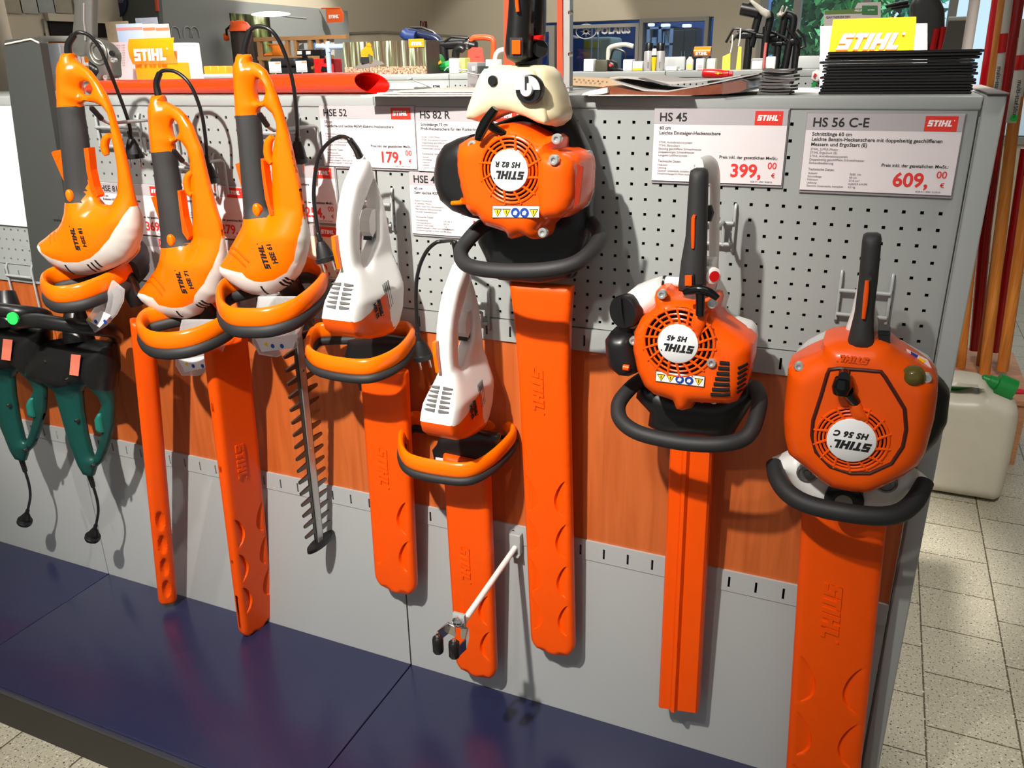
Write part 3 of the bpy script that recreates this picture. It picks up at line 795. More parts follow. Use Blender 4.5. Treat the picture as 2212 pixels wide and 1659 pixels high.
D81 = dict(outline=c1([(190, 134), (236, 134), (240, 166), (275, 188), (325, 226), (370, 286), (408, 350), (438, 420), (462, 500), (486, 580), (510, 670), (531, 760), (550, 850), (562, 920), (575, 980), (582, 1050), (577, 1110), (560, 1165), (535, 1210), (500, 1240), (450, 1266), (400, 1286), (340, 1299), (285, 1298), (230, 1281), (170, 1250), (120, 1202), (95, 1165), (83, 1132), (90, 1118), (120, 1096), (152, 1068), (190, 1040), (214, 1000), (224, 960), (222, 914), (214, 850), (205, 740), (195, 640), (185, 520), (174, 418), (170, 300), (170, 210), (177, 178), (188, 164)]),
           window=c1([(276, 400), (310, 387), (360, 394), (402, 415), (428, 450), (440, 490), (448, 540), (455, 600), (468, 660), (478, 720), (484, 800), (480, 880), (456, 928), (420, 937), (385, 928), (360, 890), (335, 800), (318, 690), (300, 560), (284, 470)]),
           hole=c1([(275, 315), (285, 288), (312, 280), (340, 292), (352, 322), (342, 348), (314, 360), (286, 346)]),
           seam=c1([(76, 1124), (130, 1140), (160, 1170), (210, 1196), (280, 1216), (350, 1216), (410, 1195), (460, 1155), (510, 1095), (545, 1020), (560, 950), (572, 905)]),
           grip_top=c1([(174, 418), (274, 412)]), grip_bottom=c1([(221, 914), (325, 912)]), trigger1=c1([(142, 657), (152, 648), (196, 640), (202, 700), (214, 805), (205, 802)]), trigger2=c1([(294, 636), (318, 632), (330, 750), (350, 840), (370, 882), (360, 896), (332, 865), (310, 760)]),
           lock=c1([(286, 875)]), hook=c1([(456, 566), (436, 582), (427, 620), (432, 650), (440, 668)]), ridge1=c1([(182, 1062), (200, 1072), (214, 1090), (224, 1108)]), ridge2=c1([(162, 1078), (180, 1088), (194, 1106), (204, 1124)]),
           slots=[c1(k) for k in ([(277, 1230), (286, 1288)], [(388, 1228), (398, 1276)], [(408, 1218), (418, 1266)], [(429, 1206), (440, 1250)])], text=c1([(372, 1152), (334, 1026)]), text2=c1([(404, 1134)]), neck=c1([(420, 1285)]), bow=0.34)
t61 = hse('HSE 61', 'tall orange electric hedge trimmer with bare saw-toothed steel blade, right of the other two', D61, -0.15,
          [(531, 95, -0.15), (540, 66, -0.148), (560, 57, -0.145), (588, 68, -0.14), (612, 108, -0.13), (632, 175, -0.12), (641, 250, -0.11), (643, 305, -0.10)], plugdir((643, 305), (644, 360), -0.10),
          [(560, 640), (655, 640), (660, 690), (640, 752), (600, 771), (562, 765), (547, 738), (552, 690)], [(552, 732), (645, 722), (634, 752), (566, 760)],
          [(476, 650), (481, 668), (500, 683), (535, 687), (584, 684), (633, 668), (672, 640), (697, 612), (698, 592), (682, 577), (655, 572), (600, 583), (545, 602), (498, 615), (479, 630)], (0, 0, -0.27, 1.060), (0, 0, -0.05, 1.108))
# bare blade
tp, bt = at(640, 690, -0.125), at(691, 1168, -0.045); ax = (bt - tp).normalized(); w = Vector((0.12, 0.99, 0)); w = (w - ax * w.dot(ax)).normalized(); nn = w.cross(ax); nn = nn if nn.dot(CAM - tp) > 0 else -nn; Ln = (bt - tp).length
bar = MB(); bar.prism([tp - w * 0.013, tp + w * 0.013, tp + w * 0.013 + ax * Ln, tp - w * 0.013 + ax * Ln], -nn * 0.004); bl = part('blade', bar, STEELD, t61, 'bare steel cutting blade')
tl, tr = MB(), MB(); k = 0.03
while k < Ln - 0.02:
    for s, m, off in ((-1, tl, 0), (1, tr, 0.008)):
        o = tp + ax * (k + off) + w * (s * 0.012)
        m.prism([o, o + ax * 0.013, o + ax * 0.0115 + w * (s * 0.020), o + ax * 0.010 + w * (s * 0.029), o + ax * 0.004 + w * (s * 0.029), o + ax * 0.0025 + w * (s * 0.020)], -nn * 0.0045)
    k += 0.0315
part('blade_teeth', tl, STEELD, bl); part('blade_teeth', tr, STEELD, bl)
part('center_rail', MB().prism([tp - w * 0.0075 + nn * 0.001, tp + w * 0.0075 + nn * 0.001, bt + w * 0.0075 + nn * 0.001, bt - w * 0.0075 + nn * 0.001], -nn * 0.003 * -1), STEEL, bl)
m = MB()
for k in (0.1, 0.27, 0.44): m.lathe(tp + ax * (Ln * k * 2) + nn * 0.003, nn, [(0.0035, 0), (0.003, 0.002)], 10)
part('rivet', m, CHROME, bl)
e = bt + ax * 0.004
m = MB(); pts2 = [(cos(a) * 0.043, sin(a) * 0.014) for a in [2 * pi * i / 20 for i in range(20)]]
m.prism([e + w * x + nn * (y + 0.002) - ax * 0.006 for x, y in pts2], ax * 0.010); part('tip_guard', m, BLACK, t61, 'black oval tip guard')

t71 = hse('HSE 71', 'shortest-hanging orange electric hedge trimmer, between the two other orange ones', D71, -0.118,
          [(338, 180, -0.118), (345, 158, -0.117), (360, 152, -0.115), (385, 158, -0.11), (412, 185, -0.105), (434, 240, -0.095), (444, 300, -0.085), (448, 352, -0.08)], plugdir((448, 352), (454, 410), -0.08),
          [(395, 690), (480, 690), (486, 745), (470, 792), (430, 811), (396, 811), (381, 788), (385, 740)], [(386, 778), (470, 764), (455, 792), (400, 804)],
          [(303, 702), (309, 720), (328, 733), (365, 737), (410, 731), (452, 716), (488, 696), (506, 676), (502, 660), (484, 652), (450, 655), (400, 664), (350, 675), (316, 686)], (0, 0, -0.24, 0.985), (0, 0, -0.02, 1.035))
sheath(t71, at(487, 735, -0.11), at(556, 1357, -0.03), (0.10, 0.99, 0), 0.108, logo=0.30)
t81 = hse('HSE 81', 'orange electric hedge trimmer beside the dark grey case, with black sleeve on its loop', D81, -0.185,
          [(148, 95, -0.185), (160, 76, -0.182), (172, 70, -0.18), (194, 78, -0.17), (216, 105, -0.16), (236, 152, -0.15), (262, 218, -0.13), (279, 268, -0.12), (283, 300, -0.11)], plugdir((283, 300), (293, 352), -0.11),
          c1([(305, 1592), (318, 1530), (360, 1470), (420, 1410), (450, 1330), (510, 1380), (505, 1440), (470, 1510), (415, 1570), (360, 1606)]), c1([(330, 1550), (385, 1490), (440, 1515), (380, 1580)]),
          c1([(88, 1350), (104, 1385), (160, 1408), (260, 1398), (350, 1370), (450, 1325), (540, 1272), (598, 1218), (600, 1188), (576, 1172), (540, 1176), (480, 1205), (380, 1248), (270, 1280), (170, 1298), (110, 1322)]), (0, 0, -0.27, 1.066), (0, 0, -0.05, 1.112))
part('loop_sleeve', MB().tube([onp(u, v, (0, -0.05, 1.108), Vector((0, -0.209, 1))) for u, v in c1([(560, 1285), (598, 1245), (612, 1208), (606, 1180), (580, 1166)])], 1.0, 12, sub=4, flat=(0.024, 0.0115, (0, 0, 1))), RUBBER, t81, 'black rubber sleeve')
sheath(t81, at(306, 690, -0.14), at(363, 1298, -0.05), (0.72, 0.70, 0), 0.047, thick=0.045, dents='single', logo=None, dent0=0.60, pitch=1.7, step=0.0045)

# -------------------------------------------------------------- white electric trimmers (same body twice)
c3 = crop(620, 280, 2.765)
X52 = -0.35


def hse_white(model, label, M, cord, plugd, ringpx, ringp, guardpx):
    base = M @ Vector((X52, -0.15, 0.95))
    t = thing('electric_hedge_trimmer', base, label, 'hedge trimmer'); X = X52
    fr = YZ(X)
    ol = trX(c3([(428, 178), (452, 174), (468, 195), (488, 270), (518, 350), (545, 430), (572, 560), (592, 690), (604, 770), (612, 850), (616, 950), (612, 1050), (590, 1140), (555, 1200), (500, 1225), (420, 1240), (350, 1236), (312, 1205), (298, 1160), (292, 1138), (298, 1090), (310, 1030), (325, 960), (345, 900), (356, 850), (345, 800), (332, 720), (324, 640), (324, 560), (332, 480), (346, 400), (366, 320), (396, 250)]), X)
    win = trX(c3([(486, 300), (500, 360), (505, 450), (508, 650), (490, 700), (440, 806), (422, 812), (414, 790), (405, 700), (402, 520), (440, 410), (468, 335)]), X)
    sd = X + 0.030
    cur = trX(c3([(300, 1120)]), X) + trX(c3([(392, 1152), (420, 1140), (480, 1090), (540, 1005), (574, 972), (592, 1040), (602, 1140)]), sd)
    cur[0] = trX(c3([(280, 1136)]), X)[0]
    zg = atx(*c3([(350, 850)])[0], X).z
    wid = lambda z: lerp(1.0, 0.0, (z - zg + 0.05) / 0.06)
    vs, fs, cen = puff(ol, fr, 1.0, 1.0, holes=[win], rim=0.0, step=0.0075, cons=[cur], prof=lambda q: q)
    # section: flat front band that widens from the grip to the motor body
    O = Vector((X, 0, 0)); nv = []
    for v in vs:
        d = abs(v.x - X); k = wid(v.z); r = lerp(0.008, 0.028, k); h = lerp(0.0150, 0.037, k); R = lerp(0.012, 0.03, k); q = min(1, d / R)
        H = r + (h - r) * sqrt(max(0, 1 - (1 - q) ** 2)); s = 1 if v.x > X + 1e-9 else (-1 if v.x < X - 1e-9 else 0)
        nv.append([v.y, v.z, H, s])
    n2 = len(vs) // 2; vv = [Vector((X + (nv[i][2] if i < n2 else -nv[i][2]), nv[i][0], nv[i][1])) for i in range(len(vs))]
    reg = cur + trX(c3([(600, 1250), (400, 1330), (250, 1300), (230, 1140)]), X)
    A, B = MB(), MB()
    A.add(*compact(vv, [f for f, c in zip(fs, cen) if inside(c, reg)]), True); B.add(*compact(vv, [f for f, c in zip(fs, cen) if not inside(c, reg)]), True)
    body = part('body', B.xf(M), WHITE, t); part('lower_housing', A.xf(M), ORANGE2, t, 'orange lower housing')
    Pq = lambda pts, x: [atx(u, v, x) for u, v in c3(pts)]
    # trigger, inner trigger
    a = Pq([(324, 632), (300, 640), (308, 720), (334, 836), (342, 826), (330, 720)], X)
    part('trigger', MB().prism([p - EX * 0.013 for p in a], (0.007, 0, 0)).xf(M), ORANGE, t, 'orange trigger lever')
    a = Pq([(500, 470), (478, 480), (462, 540), (466, 610), (484, 640), (503, 600)], X)
    part('cord_hook', MB().prism([p - EX * 0.010 for p in a], (0.020, 0, 0)).xf(M), WHITE, t)
    part('cord_hook', MB().prism([p - EX * 0.009 for p in Pq([(500, 600), (482, 625), (480, 660), (504, 640)], X)], (0.018, 0, 0)).xf(M), BLACK, t, 'black cord catch')
    # front vents: two columns of six, slot shade given by grey prisms
    p0, p1 = Pq([(330, 925), (299, 1062)], X)
    for s in (-1, 1):
        m = MB()
        for i in range(6):
            c = p0.lerp(p1, i / 5); hw = 0.018 + 0.004 * i / 5
            x0 = X + s * 0.004; x1 = X + s * (0.010 + hw * 0.62)
            f = Vector((0, -0.0012, 0)); m.prism([Vector((x0, c.y, c.z - 0.0028)) + f, Vector((x1, c.y, c.z + 0.0004)) + f, Vector((x1, c.y, c.z + 0.0012)) + f, Vector((x0, c.y, c.z + 0.0028)) + f], (0, 0.004, 0))
        part('vent_slots', m.xf(M), mat('vent_shade', (110, 108, 106), 0.6), body)
    m = MB()
    for i in range(4):
        a, b = Pq([(572 + i * 10, 925 - i * 8), (606 + i * 8, 1085 - i * 14)], sd + 0.006); m.tube([a, b], 0.0014, 6)
    part('side_slots', m.xf(M), mat('vent_shade', (110, 108, 106), 0.6), body)  # side slots: shade put into grey tubes on the surface
    a, b = Pq([(566, 1140), (536, 1022)], sd + 0.008); ux = (b - a); L = ux.length; ux = -ux.normalized(); uy = EX.cross(ux); nrm = ux.cross(uy)
    if nrm.x < 0: uy = -uy
    part('lettering', merge(logo_mb(b, ux, uy, L * 0.85, 0.0015, 0.2), text_mb(model, b - uy * L * 0.30, ux, uy, L * 0.25, 0.0015, bold=0.03)).xf(M), INKB, t)
    n = Vector((0, -0.14, 1)).normalized()
    R = [onp(u, v, (0, -0.12, ringp), n) for u, v in ringpx]; ring_handle(t, R, 0.0225, (0.0165, 0.0075), (0.0095, 0.0095))
    y0 = -0.07
    part('hand_guard', puff_mb(trY(guardpx, y0), XZ(y0), 0.012, 0.02, rim=0.004, step=0.009), BLACK, t, 'black hand guard')
    cp = [M @ p for p in Pq([(440, 180)], X)] + cord
    part('cord_collar', MB().cyl(M @ Pq([(452, 205)], X)[0], M @ Pq([(432, 165)], X)[0], 0.0105, 0.009, 12), WHITE, t)
    cable(t, cp, strain=3, d=plugd)
    return t


ring52 = c3([(128, 1310), (140, 1250), (180, 1205), (260, 1195), (450, 1192), (640, 1190), (715, 1192), (740, 1212), (745, 1245), (690, 1320), (600, 1380), (480, 1418), (330, 1410), (200, 1382), (145, 1350)])
t52 = hse_white('HSE 52', 'upper of the two white electric hedge trimmers with orange loop handle', Matrix.Identity(4),
                [atx(u, v, -0.35) for u, v in c3([(415, 120), (375, 62)])] + [at(u, v, -0.15) for u, v in c3([(330, 42), (270, 62), (205, 130), (172, 240), (160, 400), (178, 560), (200, 668)])], plugdir(c3([(200, 668)])[0], c3([(240, 800)])[0], -0.15),
                ring52, 0.9875, c3([(340, 1380), (365, 1300), (370, 1255), (600, 1225), (720, 1240), (700, 1320), (640, 1480), (620, 1540), (520, 1570), (440, 1555), (420, 1450)]))
sheath(t52, at(830, 790, -0.085), at(858, 1276, -0.045), (1, 0, 0), 0.105, logo=0.32, dent0=0.52)
yv = -0.12
m = part('safety_label', MB().prism([at(u, v, -0.0875) for u, v in c3([(450, 1548), (600, 1500), (612, 1515), (590, 1545), (520, 1562)])], (0, -0.0008, 0)), PAPER, t52, 'white safety label')
c4 = crop(820, 500, 2.764)
a52, b52 = atx(*c3([(430, 185)])[0], X52), atx(*c3([(292, 1138)])[0], X52)
a42, b42 = c4([(470, 205), (330, 1150)])
X42 = -0.165
A, B = atx(*a42, X42), atx(*b42, X42)
s = (a52 - b52).length / (A - B).length
# depth found so that both bodies have the same real length
best = None
for i in range(60):
    X = -0.30 + i * 0.005; A, B = atx(*a42, X), atx(*b42, X); e = abs((A - B).length - (a52 - b52).length)
    if best is None or e < best[0]: best = (e, X, A, B)
X42, A, B = best[1:]
ang = atan2(A.y - B.y, A.z - B.z) - atan2(a52.y - b52.y, a52.z - b52.z)
M42 = Matrix.Translation(A) @ Matrix.Rotation(-ang, 4, 'X') @ Matrix.Translation(-a52)
ring42 = c4([(128, 1275), (140, 1195), (190, 1118), (300, 1128), (470, 1140), (640, 1150), (740, 1160), (785, 1185), (795, 1220), (740, 1290), (640, 1375), (520, 1425), (350, 1412), (200, 1378), (145, 1335)])
yc = A.y + 0.02
t42 = hse_white('HSE 42', 'lower of the two white electric hedge trimmers, under the big petrol trimmer', M42,
                [A + Vector((0, -0.002, 0.022)), A + Vector((0, -0.012, 0.045))] + [at(u, v, yc) for u, v in c4([(385, 58), (335, 68), (280, 120), (235, 220), (218, 340), (222, 520), (236, 650)])], plugdir(c4([(236, 650)])[0], c4([(268, 780)])[0], yc),
                ring42, 0.785, c4([(320, 1300), (345, 1270), (360, 1230), (600, 1190), (720, 1210), (710, 1300), (620, 1400), (340, 1390)]))
part('rating_label', MB().prism([at(u, v, -0.0835) for u, v in c4([(335, 1348), (540, 1372), (540, 1392), (335, 1384)])], (0, -0.0008, 0)), PAPER, t42, 'white rating strip')
sheath(t42, at(1008, 990, -0.085), at(1031, 1456, -0.045), (1, 0, 0), 0.100, logo=0.36, dent0=0.55)
# -------------------------------------------------------------- petrol trimmers
def py(pts, y): return [at(u, v, y) for u, v in pts]


def screw(mb, P, r=0.0075):
    mb.lathe(P, (0, -1, 0), [(r, -0.004), (r, 0.003), (r * 0.85, 0.0042), (r * 0.5, 0.0042), (r * 0.45, 0.001), (0.0, 0.001)], 14)


def fan(t, C, rx, rl, rings, ribs, model):
    """round louvre: recessed dark well, concentric orange hoops and ribs, white name disc in the middle; C lies on the cover surface"""
    C = Vector(C)
    def pos(a, r, dy=0): return C + Vector((cos(a) * r, dy, sin(a) * r))
    m = MB(); m.lathe(C, (0, -1, 0), [(rx * 1.0, 0.0006), (rx * 1.0, -0.022), (0.001, -0.022)], 40); m.f = [f for f in m.f if len(f) == 4]; m.sm = m.sm[:len(m.f)]
    w = part('fan_well', m, mat('fan_dark', (16, 12, 12), 0.6), t)
    m = MB()
    for r in rings: m.tube([pos(2 * pi * k / 40, r, -0.0006) for k in range(40)], 0.0017, 6, closed=True)
    for k in range(ribs):
        a = 2 * pi * (k + 0.35) / ribs; m.tube([pos(a, rl * 0.95, -0.003), pos(a + 0.10, (rl + rx) / 2, -0.0015), pos(a + 0.16, rx * 1.08, -0.001)], [0.0022, 0.0020, 0.0016], 6)
    m.tube([pos(2 * pi * k / 40, rx, -0.0002) for k in range(40)], 0.0024, 8, closed=True)
    part('fan_grille', m, ORANGE2, t)
    m = MB().lathe(C, (0, -1, 0), [(rl * 1.05, -0.022), (rl * 1.06, 0.002), (rl, 0.003)], 40); part('fan_hub', m, ORANGE2, t)
    m = MB().lathe(C, (0, -1, 0), [(rl, 0.0), (rl, 0.0055), (rl * 0.97, 0.0063)], 40)
    d = part('name_disc', m, mat('disc_white', (238, 238, 238), 0.35), t, 'white round name plate')
    yy = C.y - 0.0064
    part('lettering', merge(logo_mb((C.x + rl * 0.84, yy, C.z - rl * 0.02), -EX, -EZ, rl * 1.62, 0.0004, 0.3), text_mb(model, (C.x - 0.02 * rl, yy, C.z + rl * 0.40), -EX, -EZ, rl * 0.36, 0.0004, bold=0.05, shear=0.25, align='CENTER', spacing=1.12)), INKB, d)
    return w


def cover(t, ol, y, h, R, rim, step, C, rx, label):
    """orange engine cover with the round fan opening cut through it; returns its surface function"""
    hole = [Vector((C.x + rx * cos(2 * pi * k / 40), C.z + rx * sin(2 * pi * k / 40))) for k in range(40)]
    part('starter_housing', puff_mb(ol, XZ(y), h, R, rim=rim, step=step, cut=[hole]), ORANGE2, t, label); return surf(ol, h, R, (), rim)


def sticker(t, quad, y):
    """strip with warning triangles and blue mandatory signs"""
    q = [at(u, v, y) for u, v in quad]; s = part('warning_sticker', MB().prism(q, (0, -0.0005, 0)), mat('sticker_white', (235, 235, 230), 0.4), t, 'white warning strip with yellow and blue symbols')
    rim = MB(); e = 0.0006
    for i in range(4): rim.tube([q[i] + Vector((0, -0.0004, 0)), q[(i + 1) % 4] + Vector((0, -0.0004, 0))], 0.0005, 4)
    part('sticker_border', rim, INKB, s)
    ux = (q[1] - q[0]); H = (q[3] - q[0]).length; W_ = ux.length; ux.normalize(); uz = (q[0] - q[3]).normalized(); c0 = (q[0] + q[3]) / 2 - uz * H * 0.06; r = H * 0.40
    for k, kind in enumerate('TTBBT'):
        c = c0 + ux * (W_ * (0.115 + 0.1925 * k)) + Vector((0, -0.0006, 0))
        if kind == 'T':
            tri = lambda f: [c + ux * (-r * f) + uz * (r * 0.78 * f), c + ux * (r * f) + uz * (r * 0.78 * f), c - uz * (r * f * 0.95)]
            part('triangle_border', MB().prism(tri(1.0), (0, -0.0003, 0)), INKB, s); part('warning_triangle', MB().prism([p + Vector((0, -0.0003, 0)) for p in tri(0.78)], (0, -0.0003, 0)), YELLOW, s)
            part('pictogram', MB().prism([c + Vector((0, -0.0007, 0)) + ux * (x * r) + uz * (z * r) for x, z in ((-.10, .45), (.12, .5), (.08, -.3), (-.05, -.25))], (0, -0.0003, 0)), INKB, s)
        else:
            part('blue_disc', MB().lathe(c, (0, -1, 0), [(r, 0), (r, 0.0004)], 20), BLUE, s)
            part('pictogram', MB().prism([c + Vector((0, -0.0005, 0)) + ux * (x * r) + uz * (z * r) for x, z in ((-.5, -.35), (.2, -.5), (.5, .1), (.1, .5), (-.4, .25))], (0, -0.0003, 0)), mat('sticker_white', (235, 235, 230), 0.4), s)


def rocker(t, cx, cy, hw, hh, y):
    """switch: dark bezel, orange rocker; pixel centre and half sizes"""
    b = MB().prism(py([(cx - hw, cy - hh), (cx + hw, cy - hh), (cx + hw, cy + hh), (cx - hw, cy + hh)], y), (0, -0.004, 0)); b = part('switch_bezel', b, mat('bezel_grey', (52, 52, 54), 0.3), t)
    k = 0.66; y2 = y - 0.004
    part('rocker_switch', MB().prism(py([(cx - hw * k, cy - hh * 0.75), (cx + hw * k, cy - hh * 0.75), (cx + hw * k, cy + hh * 0.7), (cx - hw * k, cy + hh * 0.7)], y2), (0, -0.004, 0)), ORANGE2, b, 'orange rocker switch')


# ------------------------------ HS 82 R
c82 = crop(900, 0, 2.5913)
t = thing('petrol_hedge_trimmer', at(1130, 560, -0.15), 'largest petrol hedge trimmer with cream fuel tank and black rear handle, in the centre', 'hedge trimmer'); t82 = t
P = lambda pts, y: trY(c82(pts), y)
part('fuel_tank', puff_mb(P([(440, 372), (470, 364), (700, 364), (742, 372), (772, 400), (800, 470), (822, 530), (846, 630), (838, 672), (800, 706), (740, 695), (680, 662), (600, 636), (540, 628), (470, 652), (405, 686), (350, 672), (335, 650), (345, 590), (382, 480), (416, 400)], -0.15), XZ(-0.15), 0.058, 0.032, rim=0.012, step=0.008), CREAM, t, 'cream plastic fuel tank')
part('tank_front', puff_mb(P([(450, 392), (470, 384), (690, 384), (722, 396), (745, 430), (775, 520), (795, 620), (800, 668), (785, 685), (740, 672), (680, 642), (600, 616), (540, 608), (470, 630), (405, 660), (365, 655), (356, 640), (368, 590), (405, 490), (432, 420)], -0.15), XZ(-0.15), 0.0625, 0.022, rim=0.050, step=0.008), CREAM, t)
part('vent_cap', MB().lathe(at(*c82([(430, 452)])[0], -0.211), (0, -1, 0), [(0.0076, -0.006), (0.0076, 0.004), (0.0065, 0.005)], 20), BLACK, t)
C = at(*c82([(635, 502)])[0], -0.2135); r = 0.0205
cap = part('tank_cap', MB().lathe(C, (0, -1, 0), [(r, -0.006), (r, 0.006), (r * 0.93, 0.008)], 32), BLACK, t, 'black and white fuel cap')
part('cap_marking', MB().prism([C + Vector((cos(a) * r * 0.95, -0.0082, sin(a) * r * 0.95)) for a in [pi * k / 16 for k in range(17)]], (0, -0.0022, 0)).lathe(C + Vector((0, -0.009, 0)), (0, -1, 0), [(r * 0.46, 0), (r * 0.46, 0.006), (r * 0.42, 0.007)], 24), mat('cap_light_grey', (196, 196, 196), 0.35), cap)
part('cap_pointer', MB().box(C.x - 0.0014, C.x + 0.0014, C.y - 0.0168, C.y - 0.008, C.z, C.z + r * 0.9), INKB, cap)
yh = -0.165
C = at(*c82([(525, 952)])[0], yh - 0.062); ol = P([(440, 722), (500, 690), (560, 683), (620, 695), (690, 730), (745, 760), (790, 752), (815, 775), (815, 828), (850, 835), (910, 850), (945, 880), (955, 940), (950, 1080), (925, 1160), (880, 1200), (800, 1215), (745, 1270), (735, 1322), (690, 1322), (650, 1302), (560, 1325), (550, 1285), (430, 1245), (400, 1200), (370, 1195), (330, 1150), (300, 1040), (280, 930), (280, 850), (290, 790), (340, 762), (400, 742)], yh)
sf = cover(t, ol, yh, 0.062, 0.03, 0.020, 0.0075, C, 0.0485, 'orange engine cover')
part('cover_block', puff_mb(P([(748, 835), (850, 838), (905, 858), (938, 892), (946, 945), (940, 1075), (916, 1148), (872, 1188), (770, 1205), (742, 1150), (736, 1000)], yh), XZ(yh), 0.068, 0.022, rim=0.045, step=0.0075), ORANGE2, t)
part('air_filter_cover', puff_mb(P([(345, 745), (270, 765), (200, 800), (160, 860), (145, 950), (150, 1020), (180, 1110), (250, 1170), (330, 1200), (380, 1215), (420, 1100), (420, 850)], -0.155), XZ(-0.155), 0.055, 0.03, rim=0.02, step=0.009), BLACK, t, 'black air filter cover')
q = c82([(228, 1135)])[0]; part('choke_lever', MB().tube([at(q[0] - 12, q[1] + 1, -0.212), at(q[0] + 6, q[1], -0.214), at(q[0] + 13, q[1] - 4, -0.214)], [0.0035, 0.004, 0.006], 10), ORANGE, t, 'orange choke lever')
part('muffler_cover', puff_mb(P([(890, 845), (950, 850), (968, 900), (962, 1090), (935, 1165), (890, 1190), (860, 1000)], -0.135), XZ(-0.135), 0.05, 0.02, rim=0.02, step=0.009), mat('cowl_grey', (205, 205, 202), 0.4), t, 'light grey muffler cover')
m = MB()
for i in range(4):
    a, b = at(*c82([(912 + i * 8, 920 + i * 4)])[0], -0.205), at(*c82([(888 + i * 8, 1165 - i * 8)])[0], -0.205); m.tube(resample([a, b], 0.006, False), 0.0013, 6)
sf2 = surf(P([(748, 835), (850, 838), (905, 858), (938, 892), (946, 945), (940, 1075), (916, 1148), (872, 1188), (770, 1205), (742, 1150), (736, 1000)], yh), 0.068, 0.022, (), 0.045)
for v in m.v: v.y = yh - max(sf(v.x, v.z), sf2(v.x, v.z)) + (v.y + 0.205)
part('cooling_slots', m, mat('slot_shade', (150, 40, 10), 0.5), t)  # slot shade put into a darker red on raised tubes
part('shroud', puff_mb(P([(800, 560), (845, 600), (930, 760), (975, 860), (990, 1000), (985, 1180), (1000, 1245), (985, 1330), (930, 1450), (880, 1550), (700, 1578), (480, 1560), (440, 1540), (400, 1430), (360, 1350), (380, 1250), (420, 1100), (420, 700)], -0.085), XZ(-0.085), 0.028, 0.03, rim=0.010, step=0.010), BLACK, t, 'black back shroud')
fan(t, C, 0.0485, 0.0305, (0.0365, 0.0425), 12, 'HS 82 R')
H = [(400, 1250, -.12), (345, 1282, -.14), (270, 1368, -.17), (246, 1420, -.19), (268, 1472, -.21), (330, 1500, -.225), (450, 1515, -.23), (600, 1518, -.23), (750, 1508, -.225), (880, 1478, -.21), (965, 1420, -.185), (1018, 1350, -.15), (1022, 1295, -.12), (985, 1245, -.10)]
part('front_handle', MB().tube([at(*c82([(u, v)])[0], y) for u, v, y in H], 0.0125, 14, sub=4), RUBBER, t, 'black front loop handle')
part('throttle_handle', puff_mb(P([(535, -320), (600, -360), (650, -320), (655, -100), (650, 60), (645, 200), (640, 320), (600, 352), (560, 352), (518, 332), (508, 290), (512, 220), (522, 120), (530, 0)], -0.17), XZ(-0.17), 0.026, 0.026, rim=0.006, step=0.009), BLACK, t, 'black rear handle')
part('handle_guard', puff_mb(P([(610, -360), (690, -300), (715, -100), (716, 60), (712, 190), (690, 225), (700, 300), (670, 355), (600, 350), (640, 230), (650, 60), (660, -100), (640, -280)], -0.135), XZ(-0.135), 0.020, 0.02, rim=0.006, step=0.009), BLACK, t)
part('handle_stripe', MB().tube(py(c82([(556, -60), (560, 0), (566, 66)]), -0.1965), 0.0028, 8), ORANGE2, t, 'orange trigger stripe')
part('trigger', puff_mb(P([(655, 200), (715, 195), (716, 225), (665, 228)], -0.16), XZ(-0.16), 0.012, 0.006, rim=0.004, step=0.006), REDP, t, 'red throttle trigger')
part('lock_button', MB().lathe(at(*c82([(686, 275)])[0], -0.15), (0.55, -0.83, 0), [(0.013, -0.02), (0.013, 0.006), (0.0115, 0.008)], 16), BLACK, t)
q = c82([(562, 265)])[0]; rocker(t, q[0], q[1], 13.5, 21, -0.1945)
part('neck', puff_mb(P([(570, 330), (690, 330), (690, 372), (570, 372)], -0.15), XZ(-0.15), 0.02, 0.012, rim=0.01, step=0.008), BLACK, t)
g = [at(*c82([(u, v)])[0], -0.235) for u, v in ((440, 606), (418, 640), (385, 690), (355, 750), (344, 785))]
m = MB().tube(g, [0.0055, 0.0075, 0.0085, 0.0075, 0.0055], 12, sub=3); m.tube([at(*c82([(395, 690)])[0], -0.233), at(*c82([(440, 722)])[0], -0.226), at(*c82([(488, 752)])[0], -0.216)], [0.007, 0.0062, 0.0062], 12)
part('starter_grip', m, mat('gloss_black', (12, 12, 12), 0.12), t, 'glossy black T-shaped starter grip')
m = MB()
for q, y in (((315, 815), -0.215), ((785, 778), -0.205), ((770, 895), -0.232), ((355, 1140), -0.205), ((708, 1302), -0.205)):
    m = MB(); screw(m, at(*c82([q])[0], y), 0.0078); part('screw', m, STEEL, t)
sticker(t, c82([(425, 1151), (688, 1153), (686, 1218), (424, 1218)]), -0.2275)
sheath(t, at(1170, 612, -0.075), at(1196, 1409, -0.045), (1, 0, 0), 0.098, thick=0.03, logo=0.19, flare=0.22, dent0=0.46)

